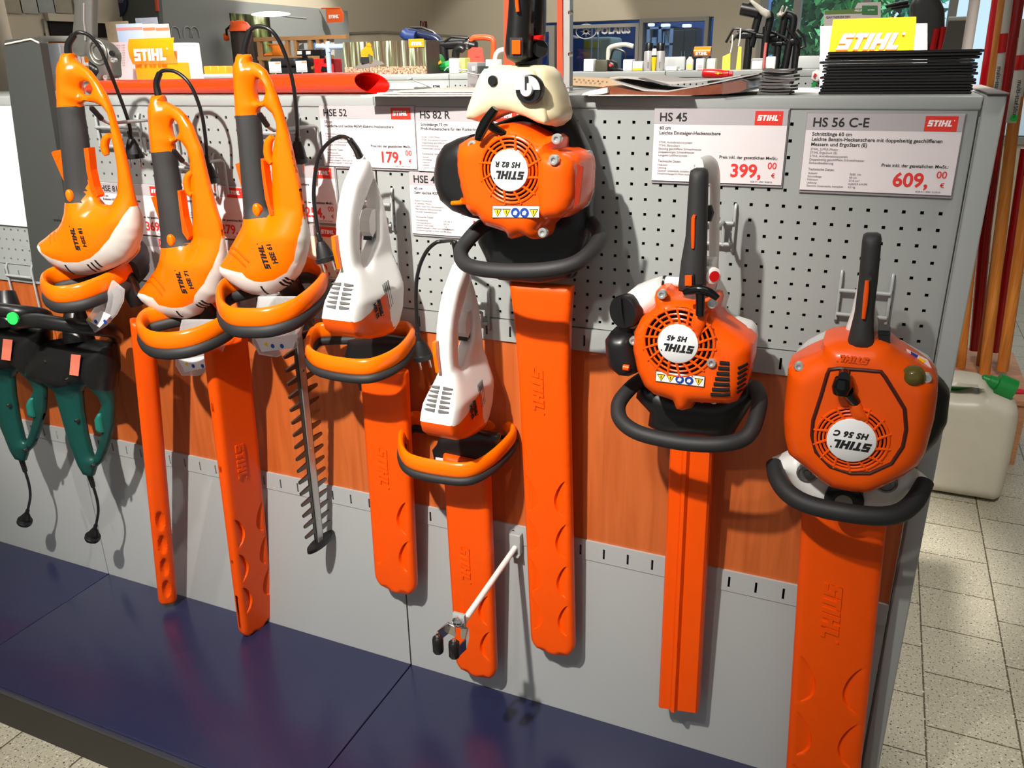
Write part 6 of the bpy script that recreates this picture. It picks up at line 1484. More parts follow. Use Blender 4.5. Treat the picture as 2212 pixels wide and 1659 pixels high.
def fig(pts, ml, nm): part(nm, MB().prism([at(u, v, 2.2495) for u, v in kf(pts)], (0, -0.0008, 0)), ml, t)
fig([(490, 370), (520, 345), (560, 350), (575, 400), (570, 420), (540, 400), (530, 430), (490, 425), (480, 400)], SIGNO, 'worker_print'); fig([(522, 325), (545, 318), (562, 335), (556, 352), (525, 348)], SIGNO, 'helmet_print'); fig([(484, 425), (540, 425), (545, 470), (490, 485), (478, 450)], INKB, 'worker_print'); fig([(436, 505), (480, 470), (560, 480), (580, 440), (640, 460), (660, 480), (560, 500), (470, 515)], mat('log_print', (120, 112, 106), 0.5), 'log_print')

# guide bar and tan ruler hanging on the perforated panels
a, b = at(812, 187, Y2 - 0.012), at(966, 187, Y2 - 0.012); zc_ = at(900, 186, Y2).z
t = thing('guide_bar', ((a.x + b.x) / 2, Y2 - 0.012, zc_ - 0.02), 'white saw guide bar lettered STIHL hanging on the second display wall', 'saw bar')
part('bar', puff_mb([(a.x - 0.1, zc_ - 0.012), (b.x - 0.02, zc_ - 0.014), (b.x - 0.005, zc_ - 0.010), (b.x, zc_), (b.x - 0.005, zc_ + 0.010), (b.x - 0.02, zc_ + 0.014), (a.x - 0.1, zc_ + 0.012)], XZ(Y2 - 0.010), 0.003, 0.004, rim=0.001, step=0.012), mat('bar_white', (226, 226, 222), 0.3), t); part('lettering', logo_mb((b.x - 0.075, Y2 - 0.0138, zc_ - 0.006), EX, EZ, 0.042, 0.0005, 0.25), INKB, t)
a, b = at(1229, 180, Y2 - 0.01), at(1345, 184, Y2 - 0.01)
t = thing('size_ruler', ((a.x + b.x) / 2, Y2 - 0.01, a.z - 0.02), 'tan wooden size ruler with printed numbers hanging on the second display wall', 'ruler')
part('strip', MB().prism([at(1222, 165, Y2 - 0.008), at(1345, 170, Y2 - 0.008), at(1345, 190, Y2 - 0.008), at(1222, 184, Y2 - 0.008)], (0, 0.004, 0)), mat('ruler_tan', (206, 174, 138), 0.5), t)
mm_ = []
for i, s in enumerate(('46', '48', '50', '52', '54', '56', '58', '60', '61')): mm_.append(text_mb(s, at(1229 + i * 10, 172.5 + i * 0.8, Y2 - 0.0083), EX, EZ, 0.010, 0.0003))
for i, s in enumerate(('47', '49', '51', '53', '55', '57', '59')): mm_.append(text_mb(s, at(1233 + i * 10, 178 + i * 0.8, Y2 - 0.0083), EX, EZ, 0.010, 0.0003))
part('numbers', merge(*mm_), INKB, t)
# small wire clip arm
o = mesh_obj('wire_hook', MB().tube([at(885, 170, Y2 - 0.05), at(935, 190, Y2 - 0.01), at(940, 192, Y2 + 0.002)], 0.003, 8).tube([at(881, 171, Y2 - 0.05), at(890, 169, Y2 - 0.05)], 0.005, 8), WIRE, None, at(935, 190, Y2)); tag(o, 'slanted grey wire hook in front of the white saw bar', 'hook')

# left group on the second wall: boxes, price list, brand sign, papers
def sign_box(u0, v0, u1, v1, y, label, ml=SIGNO, lw=None, wb=None):
    a, b = at(u0, v1, y), at(u1, v0, y); t = thing('brand_sign', ((a.x + b.x) / 2, y, ZS), label, 'sign')
    n = 12; m = MB(); vs = []
    for i in range(n + 1):
        s = i / n; bulge = -0.015 * sin(pi * s)
        for x in (a.x, b.x): vs.append((x, y + bulge, a.z + (b.z - a.z) * s)); vs.append((x, y + bulge + 0.003, a.z + (b.z - a.z) * s))
    fs = []
    for i in range(n):
        o = i * 4; fs += [(o, o + 2, o + 6, o + 4), (o + 1, o + 5, o + 7, o + 3), (o, o + 4, o + 5, o + 1), (o + 2, o + 3, o + 7, o + 6)]
    fs += [(0, 1, 3, 2), (4 * n, 4 * n + 2, 4 * n + 3, 4 * n + 1)]
    m.add(vs, fs, True); part('panel', m, ml, t)
    L = (b.x - a.x) * 0.76; part('lettering', logo_mb((a.x + (b.x - a.x) * 0.12, y - 0.0165, a.z + (b.z - a.z) * 0.13), EX, EZ, L, 0.001, 0.1), LOGOW, t)
    return t, a, b
t, a, b = sign_box(287, 81, 375, 139, 1.75, 'orange STIHL sign on the left, in front of a white carton')
part('base_strip', MB().box(a.x + 0.01, b.x + 0.02, 1.752, 1.80, 1.4305, a.z + 0.004), SIGNO, t)
# low display table left that carries the left group
t = thing('sales_table', (-2.9, 1.45, 0), 'white-topped sales counter behind the left half of the display wall, holding the left signs', 'counter')
part('top', MB().rbox(-3.7, -1.6, 1.2, 2.02, 1.405, 1.430, 0.004), mat('counter_white', (226, 226, 224), 0.4), t); part('body', MB().box(-3.65, -1.65, 1.25, 2.0, 0, 1.405), GREY2, t)
ZTAB = 1.4305
def tab_item(name, label, cat, u0, v0, u1, v1, y, dep, material, group=None):
    a, b = at(u0, v1, y), at(u1, v0, y); t = thing(name, ((a.x + b.x) / 2, y, ZTAB), label, cat, group)
    part('body', MB().rbox(a.x, b.x, y, y + dep, ZTAB, b.z, 0.004, n=2), material, t); return t, a, b
t, a, b = tab_item('carton', 'tall white carton right of the orange STIHL sign', 'box', 378, 92, 397, 165, 1.79, 0.10, mat('carton_white', (236, 236, 234), 0.5)); part('flap', MB().box(b.x + 0.0005, b.x + 0.003, 1.80, 1.88, ZTAB, b.z - 0.01), mat('cowl_grey', (205, 205, 202), 0.4), t)
t, a, b = tab_item('carton', 'tall pale blue carton behind the cable of the leftmost orange trimmer', 'box', 89, 93, 125, 160, 1.45, 0.09, mat('carton_blue', (206, 216, 230), 0.5)); part('flap', MB().box(b.x + 0.0005, b.x + 0.003, 1.46, 1.53, ZTAB, b.z - 0.01), mat('cowl_grey', (205, 205, 202), 0.4), t)
t, a, b = sign_box(118, 82, 205, 152, 1.50, 'orange STIHL sign half hidden behind the leftmost orange trimmer'); part('rod', MB().cyl((a.x - 0.04, 1.49, b.z + 0.005), (b.x, 1.49, b.z - 0.004), 0.012), WHITE, t, 'white rod along the top')
t = thing('price_list', tuple(at(262, 150, 1.84)), 'pink price list sheet left of the orange STIHL sign', 'paper')
part('sheet', MB().box(at(236, 100, 1.84).x, at(298, 100, 1.84).x, 1.84, 1.842, ZTAB, at(262, 91, 1.84).z), mat('pale_pink_paper', (226, 200, 206), 0.6), t)
m = [text_mb('a 1234 56  a 1234', at(247, 100 + i * 5.4, 1.8395), EX, EZ, 0.010, 0.0003) for i in range(9)]; part('list_text', merge(*m), mat('faint_ink', (150, 145, 140), 0.6), t)
for i, (u0, v0, u1, v1, c, lab) in enumerate(((257, 50, 306, 95, (190, 210, 240), 'pale blue leaflet with pink stripe pinned behind the orange STIHL sign'), (303, 51, 332, 95, (206, 198, 196), 'left pale leaflet with orange stripe behind the orange STIHL sign'), (333, 51, 361, 95, (206, 198, 196), 'right pale leaflet with orange stripe behind the orange STIHL sign'))):
    a, b = at(u0, v1, 1.86), at(u1, v0, 1.86); t = thing('leaflet', ((a.x + b.x) / 2, 1.86, ZTAB), lab, 'paper', 'leaflets behind the STIHL sign'); part('sheet', MB().box(a.x, b.x, 1.86 + i * 0.004, 1.862 + i * 0.004, ZTAB, b.z), mat('leaflet_%d' % i, c, 0.6), t)
    part('stripe', MB().box(a.x, b.x, 1.8592 + i * 0.004, 1.86 + i * 0.004, b.z - 0.028, b.z - 0.016), mat('stripe_%d' % (i > 0), (236, 150, 140) if i == 0 else (236, 130, 90), 0.6), t)
for u0, v0, u1, v1, y, c, lab in ((234, 45, 276, 92, 1.95, (166, 150, 124), 'brown notice sheet left of the blue leaflet'), (295, 37, 339, 60, 1.98, (150, 154, 168), 'grey notice card above the pale leaflets')):
    a, b = at(u0, v1, y), at(u1, v0, y); o = mesh_obj('notice_sheet', MB().box(a.x, b.x, y, y + 0.002, ZTAB, b.z), mat('notice_%d' % u0, c, 0.6, var=0.2, scale=40), None, (a.x, y, ZTAB)); tag(o, lab, 'paper')
t, a, b = tab_item('carton', 'small open carton on the counter below the pale blue carton', 'box', 86, 160, 130, 195, 1.25, 0.1, mat('cowl_grey', (205, 205, 202), 0.4)); part('orange_print', MB().box(b.x - 0.055, b.x - 0.012, 1.2495, 1.25, ZTAB, ZTAB + 0.02), mat('pale_orange_print', (236, 190, 150), 0.5), t)

# price tags on stalks
for i, (u, v, w_, h_, y) in enumerate(((252, 142, 18, 19, 1.30), (532, 137, 20, 21, 2.21), (594, 133, 23, 25, 2.21), (651, 131, 21, 25, 2.21))):
    a = at(u - w_ / 2, v + h_, y); b = at(u + w_ / 2, v, y); z0 = ZTAB if y < 2 else ZS
    t = thing('price_tag', (a.x, y, z0), ('white price tag below the orange STIHL sign', 'white price tag right of the orange trays, nearest the tall orange trimmer', 'white price tag left of the cable, before the low black bench', 'white price tag right of the cable, before the low black bench')[i], 'price tag', 'small price tags on stalks')
    part('card', MB().rbox(a.x, b.x, y, y + 0.002, max(a.z, z0 + 0.004), b.z, 0.0006, n=1), PAPER, t); part('orange_mark', MB().box(b.x - (b.x - a.x) * 0.45, b.x - 0.001, y - 0.0006, y, b.z - 0.011, b.z - 0.003), mat('mark_orange', (240, 130, 80), 0.5), t)
    part('barcode', MB().box(a.x + 0.003, b.x - 0.003, y - 0.0006, y, max(a.z, z0 + .004) + 0.003, max(a.z, z0 + .004) + 0.007), INKG, t); part('stalk', MB().box((a.x + b.x) / 2 - 0.002, (a.x + b.x) / 2 + 0.002, y + 0.001, y + 0.003, z0, max(a.z, z0) + 0.02), WIRE, t)

# right group on the second wall
GREENM = mat('machine_green', (22, 150, 62), 0.35)
t = thing('garden_machine', tuple(Vector((at(958, 150, 2.42).x, 2.42, ZS))), 'green garden machine hood with yellow mark right of the printed forest box', 'machine')
part('hood', puff_mb(trY([(944, 154), (944, 116), (950, 117), (955, 124), (958, 134), (972, 130), (990, 128), (992, 150), (975, 154)], 2.42), XZ(2.42), 0.05, 0.03, rim=0.01, step=0.012), GREENM, t); part('yellow_mark', MB().prism([at(946, 135, 2.365), at(952, 130, 2.365), at(954, 136, 2.365), at(947, 140, 2.365)], (0, -0.002, 0)), YELLOW, t)
shelf_item('carton', 'pale grey small carton right of the green garden machine', 'box', 970, 126, 990, 154, 2.30, 0.08, mat('cowl_grey', (205, 205, 202), 0.4))
shelf_item('carton', 'yellow-green small carton between two grey boxes', 'box', 991, 125, 1004, 154, 2.32, 0.06, mat('carton_olive', (196, 196, 96), 0.5))
t = shelf_item('meter_box', 'grey device box with white label beside the cream tank', 'device', 1009, 134, 1031, 162, 2.10, 0.09, mat('device_grey', (150, 148, 148), 0.4))
a, b = at(1020, 153, 2.0985), at(1027, 143, 2.0985); part('label_plate', MB().box(a.x, b.x, 2.0975, 2.10, a.z, b.z), PAPER, t); part('dark_edge', MB().box(at(1031.5, 150, 2.1).x, at(1037, 150, 2.1).x, 2.101, 2.19, ZS - 0.0, b.z), mat('edge_dark', (66, 64, 62), 0.5), t)
part('bracket', MB().box(at(1009, 150, 2.1).x, at(1031, 150, 2.1).x, 2.102, 2.199, ZS - 0.10, ZS - 0.001), mat('device_grey2', (150, 144, 144), 0.4), t)
t = thing('tag_card', tuple(Vector((at(1032, 140, 2.5).x, 2.5, ZS))), 'red plastic tag card in a clear sleeve', 'tag'); part('card', MB().prism([at(1014, 150, 2.5), at(1013, 108, 2.5), at(1020, 102, 2.5), at(1042, 103, 2.5), at(1047, 148, 2.5)], (0, 0.004, 0)), mat('tag_scarlet', (238, 70, 56), 0.4), t); part('card_text', merge(*[text_mb('xx xxxx', at(1024, 117 + i * 6, 2.499), EX, EZ, 0.014, 0.0004) for i in range(3)]) if False else MB().box(at(1026, 120, 2.499).x, at(1036, 120, 2.499).x, 2.4985, 2.5, at(1030, 124, 2.5).z, at(1030, 122, 2.5).z), mat('tag_ink', (180, 40, 34), 0.5), t)
def tubes(name, label, cat, paths, r, ml, y, group=None, sub=4, base=None):
    P0 = [[at(u, v, y) for u, v in p] for p in paths]; z = min(q.z for p in P0 for q in p); c = P0[0][0]
    t = thing(name, (c.x, y, ZS), label, cat, group)
    for p in P0:
        p.insert(0, Vector((p[0].x, y, 0.001))) if y > 2.59 else setattr(p[0], 'z', min(p[0].z, ZS + 0.001))
        part('tube', MB().tube(p, r, 10, sub=sub), ml, t)
    return t
tubes('push_mower', 'orange tubular push handle with rounded corners left of the black rear handle', 'handle', [[(1017, 154), (1017, 100), (1021, 84), (1034, 81), (1056, 82), (1065, 88), (1066, 110), (1064, 150)]], 0.014, mat('tube_orange', (240, 84, 40), 0.3), 2.62)
tubes('push_mower', 'white tubular push handle beside the cream tank', 'handle', [[(1067, 154), (1070, 122), (1078, 110), (1090, 107), (1105, 107), (1112, 120), (1112, 150)]], 0.011, WHITE, 2.48)
t = tubes('lawn_mower', 'black and blue mower handle with wire levers above the printed forest box', 'handle', [[(958, 154), (956, 118), (952, 95), (940, 82), (915, 76), (890, 70), (878, 72)]], 0.022, mat('blue_black', (24, 34, 66), 0.3), 2.75)
part('lever', MB().tube([at(u, v, 2.75) for u, v in ((895, 70), (886, 60), (912, 60), (935, 68), (952, 84), (958, 100))], 0.006, 8), BLACK, t); part('grip', MB().tube([at(u, v, 2.73) for u, v in ((872, 70), (880, 78), (900, 80))], 0.03, 10), mat('grip_blue', (28, 56, 118), 0.5), t)
t = tubes('lawn_mower', 'black mower handle with a silver band pointing right towards the cream tank', 'handle', [[(962, 154), (950, 125), (946, 100), (975, 96), (1000, 95), (1028, 100)]], 0.024, BLACK, 2.62)
part('silver_band', MB().cyl(at(1011, 96.5, 2.62), at(1016, 97.5, 2.62), 0.027, n=14), CHROME, t); part('lever', MB().tube([at(u, v, 2.60) for u, v in ((960, 90), (975, 80), (1012, 83), (1000, 92))], 0.006, 8), BLACK, t); part('hose', MB().tube([at(u, v, 2.6) for u, v in ((984, 124), (986, 110), (996, 104), (1002, 108))], 0.02, 10, sub=4), BLACK, t)
t = shelf_item('carton', 'white price carton under the orange push handle', 'box', 1049, 128, 1073, 154, 2.33, 0.06, mat('carton_white', (236, 236, 234), 0.5))
t = shelf_item('carton', 'bright green flat carton on the wire shelf beside the cream tank', 'box', 1044, 148, 1060, 164, 2.06, 0.05, mat('carton_green', (120, 226, 150), 0.5))
# wire basket rail beside it
o = mesh_obj('wire_rail', MB().tube([at(u, v, 2.05) for u, v in ((992, 150), (1004, 156), (1030, 161), (1050, 162))], 0.003, 8).tube([at(u, v, 2.12) for u, v in ((960, 153), (966, 146), (973, 145))], 0.003, 8).tube([at(u, v, 2.05) for u, v in ((992, 150), (1010, 151), (1012, 156))], 0.003, 8), WIRE, None, at(1004, 156, 2.05)); tag(o, 'bent grey wire shelf rail under the grey device box', 'rail')
shelf_item('carton', 'white folded price card, left of the dark olive box', 'price card', 1260, 127, 1282, 154, 2.32, 0.05, mat('carton_white', (236, 236, 234), 0.5))
shelf_item('storage_box', 'dark olive box left of the small black tool', 'box', 1285, 129, 1312, 154, 2.30, 0.10, mat('box_olive', (78, 76, 58), 0.5))
t = thing('hand_tool', tuple(Vector((at(1326, 150, 2.34).x, 2.34, ZS))), 'small black tool with a red knob between the olive box and a white card', 'tool')
part('body', puff_mb(trY([(1313, 154), (1312, 130), (1322, 128), (1335, 134), (1337, 146), (1350, 150), (1353, 154)], 2.34), XZ(2.34), 0.03, 0.02, rim=0.008, step=0.009), BLACK, t); part('knob', MB().lathe(at(1319, 141, 2.30), (0, -1, 0), [(0.007, -0.004), (0.007, 0.006), (0.004, 0.009)], 12), mat('knob_red', (224, 70, 60), 0.4), t); part('cord', MB().tube([at(u, v, 2.34) for u, v in ((1318, 130), (1323, 112), (1330, 106), (1348, 112), (1352, 128))], 0.005, 8, sub=4), BLACK, t)
tubes('arched_tube', 'white curved handle arching over the small black tool', 'handle', [[(1314, 154), (1314, 112), (1319, 102), (1332, 98), (1350, 96), (1368, 100)]], 0.010, mat('arm_cream', (222, 218, 204), 0.35), 2.45)  # curved handle tube, gives no light
shelf_item('carton', 'white folded price card right of the small black tool', 'price card', 1345, 128, 1366, 154, 2.32, 0.05, mat('carton_white', (236, 236, 234), 0.5))
t = shelf_item('carton', 'white carton with yellow lower band left of the spray cans', 'box', 1366, 132, 1388, 154, 2.26, 0.05, mat('carton_white', (236, 236, 234), 0.5)); a, b = at(1366.5, 153, 2.2595), at(1387.5, 147, 2.2595); part('yellow_band', MB().box(a.x, b.x, 2.2592, 2.26, ZS + 0.002, b.z), YELLOW, t)
def can(u, lab, y=2.27):
    p = at(u, 150, y); zt = at(u, 110, y).z; z2 = at(u, 92, y).z; r = 0.0195; t = thing('spray_can', (p.x, y, ZS), lab, 'spray can', 'spray cans on the second wall')
    part('body', MB().lathe((p.x, y, ZS), (0, 0, 1), [(r * 0.92, 0), (r, 0.004), (r, zt - ZS - 0.006), (r * 0.86, zt - ZS)], 20), mat('can_silver', (196, 194, 192), 0.3, 0.3), t); part('cap', MB().lathe((p.x, y, zt), (0, 0, 1), [(r * 0.88, 0), (r * 0.88, z2 - zt - 0.004), (r * 0.7, z2 - zt)], 20), BLACK, t, 'black cap'); part('print', MB().box(p.x + 0.002, p.x + 0.006, y - r - 0.0006, y - r + 0.0015, ZS + 0.01, ZS + 0.035), INKG, t)
can(1400, 'left silver spray can with black cap on the second display wall'); can(1425, 'right silver spray can with black cap, beside the yellow bottle')
p = at(1412, 150, 2.25); t = thing('bottle', (p.x, 2.25, ZS), 'slim yellow bottle with white neck between the two spray cans', 'bottle'); part('body', MB().lathe((p.x, 2.25, ZS), (0, 0, 1), [(0.007, 0), (0.009, 0.02), (0.011, 0.045), (0.011, 0.055)], 14), YELLOW, t); part('black_ring', MB().lathe((p.x, 2.25, ZS + 0.0555), (0, 0, 1), [(0.0112, 0), (0.0112, 0.005)], 14), BLACK, t); part('neck', MB().lathe((p.x, 2.25, ZS + 0.061), (0, 0, 1), [(0.011, 0), (0.010, 0.018), (0.008, 0.026)], 14), WHITE, t)
shelf_item('carton', 'long low white carton right of the spray cans', 'box', 1437, 143, 1462, 154, 2.26, 0.06, mat('carton_white', (236, 236, 234), 0.5))
shelf_item('carton', 'tiny white carton at the end of the long low one', 'box', 1464, 148, 1471, 154, 2.26, 0.04, mat('carton_white', (236, 236, 234), 0.5))
def bottle(u0, u1, v0, y, lab, capc):
    a, b = at(u0, 150, y), at(u1, 150, y); zt = at(u0, v0, y).z; h = zt - ZS; w = b.x - a.x; t = thing('oil_bottle', ((a.x + b.x) / 2, y, ZS), lab, 'bottle', 'white oil bottles')
    part('body', puff_mb([(a.x, ZS), (b.x, ZS), (b.x, ZS + h * 0.66), (b.x - w * 0.3, ZS + h * 0.85), (b.x - w * 0.32, ZS + h * 0.9), (a.x + w * 0.32, ZS + h * 0.9), (a.x + w * 0.3, ZS + h * 0.85), (a.x, ZS + h * 0.66)], XZ(y), w * 0.3, w * 0.2, rim=w * 0.1, step=0.006), mat('bottle_cream', (236, 230, 214), 0.4), t); part('cap', MB().lathe(((a.x + b.x) / 2, y, ZS + h * 0.9), (0, 0, 1), [(w * 0.2, 0), (w * 0.2, h * 0.1)], 14), capc, t); part('label_print', MB().box(a.x + w * 0.12, b.x - w * 0.12, y - w * 0.3 - 0.001, y - w * 0.3 + 0.001, ZS + h * 0.12, ZS + h * 0.42), mat('label_yellow', (240, 220, 120), 0.5), t)
bottle(1482, 1497, 119, 2.27, 'white oil bottle with dark cap left of the oil cartons', BLACK)
t = shelf_item('carton', 'white oil carton right of the capped oil bottle', 'box', 1502, 126, 1521, 154, 2.27, 0.04, mat('carton_white', (236, 236, 234), 0.5)); m = MB()
for i in range(3): a, b = at(1507, 143 + i * 4, 2.2695), at(1517, 142 + i * 4, 2.2695); m.box(a.x, b.x, 2.2692, 2.27, a.z, b.z)
part('print_lines', m, INKR, t)
shelf_item('carton', 'white oil carton under the small orange STIHL flag sign', 'box', 1526, 126, 1546, 154, 2.27, 0.04, mat('bottle_cream', (236, 230, 214), 0.4))
t, a, b = sign_box(1499, 100, 1537, 122, 2.35, 'small orange STIHL sign above the white oil cartons'); part('pole', MB().cyl(((a.x + b.x) / 2 + 0.02, 2.36, ZS), ((a.x + b.x) / 2 + 0.02, 2.36, a.z + 0.01), 0.004), WIRE, t)
shelf_item('small_board', 'small pale perforated board behind the low white carton', 'board', 1432, 122, 1480, 154, 2.50, 0.02, mat('board_pale', (200, 204, 204), 0.5))
YT = mat('tag_yellow', (240, 222, 84), 0.5)
def hangtag(pts, y, lab):
    P = [at(u, v, y) for u, v in pts]; t = thing('hang_tag', tuple(P[0]), lab, 'tag', 'yellow hang tags'); part('card', MB().prism(P, (0, 0.003, 0)), YT, t); top = max(P, key=lambda q: q.z); part('string', MB().tube([top, top + Vector((0.004, 0, 0.03)), top + Vector((0.002, 0.01, 0.07))], 0.003, 6), WHITE, t)
hangtag([(1559, 153), (1561, 122), (1578, 114), (1577, 153)], 2.42, 'wide yellow hang tag left of the black handlebars'); hangtag([(1589, 153), (1595, 100), (1602, 101), (1600, 153)], 2.42, 'narrow yellow hang tag hanging nearest the black handlebars')
# red bottle lying in front
ya = 2.08
t = thing('red_bottle', tuple(at(1540, 166, ya)), 'red bottle with yellow emblem lying on its side above the newspaper', 'bottle'); cz = at(1540, 158, ya).z; P0, P1 = at(1518, 158, ya), at(1583, 160, ya); r = 0.017
part('body', MB().lathe(P0, (P1 - P0), [(r * 0.9, 0), (r, 0.006), (r, 0.065), (r * 0.8, 0.080), (r * 0.78, 0.082), (r * 0.78, 0.10), (r * 0.6, 0.102), (r * 0.6, (P1 - P0).length)], 18), REDP, t); part('emblem', MB().lathe(at(1551, 158, ya - 0.0172), (0, -1, 0), [(0.005, -0.001), (0.005, 0.0006)], 12).box(at(1546, 158, ya).x, at(1562, 158, ya).x, ya - 0.0176, ya - 0.0155, cz - 0.0012, cz + 0.0012), YELLOW, t)
part('tray', MB().box(P0.x - 0.004, P1.x, ya - 0.03, 2.196, cz - 0.026, cz - 0.0175), mat('tray_grey', (140, 140, 140), 0.5), t)
# tiller handlebars
def handlebar(label, bars, cross, y, head, levers, grips):
    t = thing('tiller_handlebar', tuple(Vector((at(*bars[0][0], y).x, y, ZS))), label, 'handlebar', 'black tiller handlebars')
    for b in bars:
        P = [at(u, v, y) for u, v in b]; P.insert(0, Vector((P[0].x, y, 0.001))); part('bar', MB().tube(P, 0.017, 10, sub=3), BLACK, t)
    for c in cross: part('cross_tube', MB().tube([at(u, v, y) for u, v in c], 0.013, 10, sub=3), BLACK, t)
    for l_ in levers: part('lever', MB().tube([at(u, v, y - 0.03) for u, v in l_], 0.0055, 8), BLACK, t)
    for g_, ml, r in grips: part('grip', MB().tube([at(u, v, y - 0.01) for u, v in g_], r, 12), ml, t)
    part('head', puff_mb(trY(head, y - 0.02), XZ(y - 0.02), 0.03, 0.02, rim=0.008, step=0.010), mat('lever_grey', (196, 190, 178), 0.35), t)
    return t
handlebar('left black tiller handlebar with grey lever head, in front of the big window', [[(1612, 153), (1622, 100), (1640, 30), (1646, 22)], [(1650, 130), (1655, 80), (1664, 40), (1660, 28)]], [[(1592, 76), (1620, 74), (1650, 78)]], 2.62,
          [(1618, 2), (1626, 0), (1648, 16), (1664, 24), (1666, 36), (1656, 40), (1644, 32), (1630, 16)], [[(1568, 92), (1584, 62), (1600, 62), (1632, 72)], [(1578, 92), (1603, 65), (1630, 66)]], [([(1602, 18), (1622, 22), (1640, 26)], BLACK, 0.028), ([(1592, 75), (1625, 74)], BLACK, 0.018)])
handlebar('right black tiller handlebar with bent loop and silver lever, in front of the tree', [[(1675, 153), (1686, 90), (1696, 36), (1702, 32), (1712, 36), (1714, 48), (1706, 90), (1694, 153)], [(1716, 153), (1724, 100), (1718, 88), (1700, 90)]], [[(1655, 92), (1670, 88), (1690, 92), (1716, 92)]], 2.70,
          [(1678, 30), (1684, 26), (1690, 12), (1693, 12), (1690, 26), (1694, 27), (1699, 14), (1702, 15), (1697, 29), (1690, 36), (1680, 38)], [[(1655, 66), (1680, 74), (1700, 84)], [(1715, 70), (1730, 90), (1728, 104)], [(1722, 64), (1738, 82), (1740, 100), (1728, 104)], [(1700, 60), (1714, 78), (1722, 96)]], [([(1656, 86), (1682, 82)], BLACK, 0.02), ([(1668, 93), (1690, 94)], BLACK, 0.014)])
t = shelf_item('carton', 'large white price card between the two black handlebars', 'price card', 1652, 122, 1676, 154, 2.40, 0.02, mat('carton_white', (236, 236, 234), 0.5))
t = shelf_item('carton', 'white price card with grey top left of the red stripe', 'price card', 1622, 126, 1648, 154, 2.36, 0.02, mat('carton_white', (236, 236, 234), 0.5)); a, b = at(1622.5, 131, 2.3595), at(1647.5, 127, 2.3595); part('grey_top', MB().box(a.x, b.x, 2.3592, 2.36, a.z, b.z), BAND, t)
shelf_item('small_board', 'pale grey perforated board right of the right handlebar', 'board', 1722, 120, 1775, 154, 2.55, 0.02, mat('board_pale', (200, 204, 204), 0.5))
o = mesh_obj('pole', MB().tube([at(1648, 153, 2.5) , at(1655, 92, 2.5)], 0.006, 8), mat('pole_pink', (226, 110, 110), 0.5), None, at(1648, 153, 2.5)); tag(o, 'thin pink red pole between the handlebars', 'pole')
t = shelf_item('carton', 'white carton with coloured corner peeking out left of the black panels', 'box', 1733, 158, 1765, 200, 2.21, 0.05, mat('carton_white', (236, 236, 234), 0.5))
t = thing('bag', tuple(Vector((at(1762, 168, 2.185).x, 2.185, at(1762, 175, 2.185).z))), 'small clear bag with red and green print hanging left of the black panels', 'bag'); part('bag', puff_mb(trY([(1752, 172), (1755, 156), (1765, 150), (1776, 155), (1777, 172), (1764, 177)], 2.185), XZ(2.185), 0.008, 0.01, rim=0.002, step=0.008), mat('bag_white', (230, 226, 224), 0.3), t); part('red_print', MB().prism([at(1756, 166, 2.174), at(1760, 158, 2.174), at(1764, 160, 2.174), at(1760, 168, 2.174)], (0, -0.002, 0)), REDP, t); part('green_print', MB().prism([at(1750, 196, 2.174), at(1756, 176, 2.174), at(1764, 178, 2.174), at(1758, 196, 2.174)], (0, -0.002, 0)), mat('can_green', (20, 140, 60), 0.4), t)

# right background: spade card, machine hood, grey panel
t = thing('spade_card', tuple(Vector((at(1840, 100, 2.6).x, 2.6, ZS))), 'grey product card with green header reading GÄRTNERSPATEN behind the yellow sign', 'card')
yk = 2.6
part('card', MB().prism([at(1776, 150, yk), at(1780, 24, yk), at(1846, 19, yk), at(1853, 6, yk), at(1903, 4, yk), at(1900, 150, yk)], (0, 0.006, 0)), mat('card_grey', (164, 156, 152), 0.5), t); part('green_header', MB().prism([at(1781, 31, yk - 0.001), at(1781, 24, yk - 0.001), at(1846, 19, yk - 0.001), at(1866, 18, yk - 0.001), at(1866, 28, yk - 0.001)], (0, -0.001, 0)), mat('header_green', (72, 96, 34), 0.5), t); part('green_box', MB().prism([at(1862, 31, yk - 0.002), at(1862, 12, yk - 0.002), at(1895, 12, yk - 0.002), at(1895, 31, yk - 0.002)], (0, -0.001, 0)), mat('box_green', (34, 92, 44), 0.5), t)
part('card_text', merge(text_mb('GÄRTNERSPATEN', at(1784, 40, yk - 0.001), EX, EZ, 0.0118, 0.0004, bold=0.01)), INKB, t); part('header_text', merge(text_mb('FREUND', at(1846, 25, yk - 0.0025), EX, EZ, 0.0105, 0.0004), text_mb('VICTORIA', at(1874, 23, yk - 0.0035), EX, EZ, 0.006, 0.0004)), LOGOW, t)
t = thing('machine_hood', tuple(Vector((at(2000, 110, 2.0).x, 2.0, 0))), 'dark rounded machine hood with red side rails behind the yellow sign', 'machine')
part('hood', puff_mb(trY([(1963, 62), (1966, 10), (1980, -12), (2010, -20), (2030, 0), (2040, 22), (2040, 60), (2034, 110), (1975, 110)], 2.0), XZ(2.0), 0.06, 0.02, rim=0.03, step=0.014), mat('hood_grey', (66, 66, 66), 0.35), t)
part('rail', MB().tube([at(2014, 112, 1.93), at(2024, 62, 1.93)], 0.010, 8), REDP, t); part('rail', MB().tube([at(2030, 112, 1.93), at(2039, 58, 1.93)], 0.010, 8), REDP, t); part('lever', MB().tube([at(1914, 14, 1.94), at(1940, 8, 1.94), at(1962, 4, 1.94)], 0.006, 8).tube([at(1925, 18, 1.94), at(1950, 14, 1.94), at(1964, 12, 1.94)], 0.006, 8), BLACK, t); part('body', MB().box(at(1975, 110, 2.0).x, at(2036, 110, 2.0).x, 1.98, 2.12, 0, at(2000, 110, 2.0).z), mat('hood_grey', (66, 66, 66), 0.35), t)
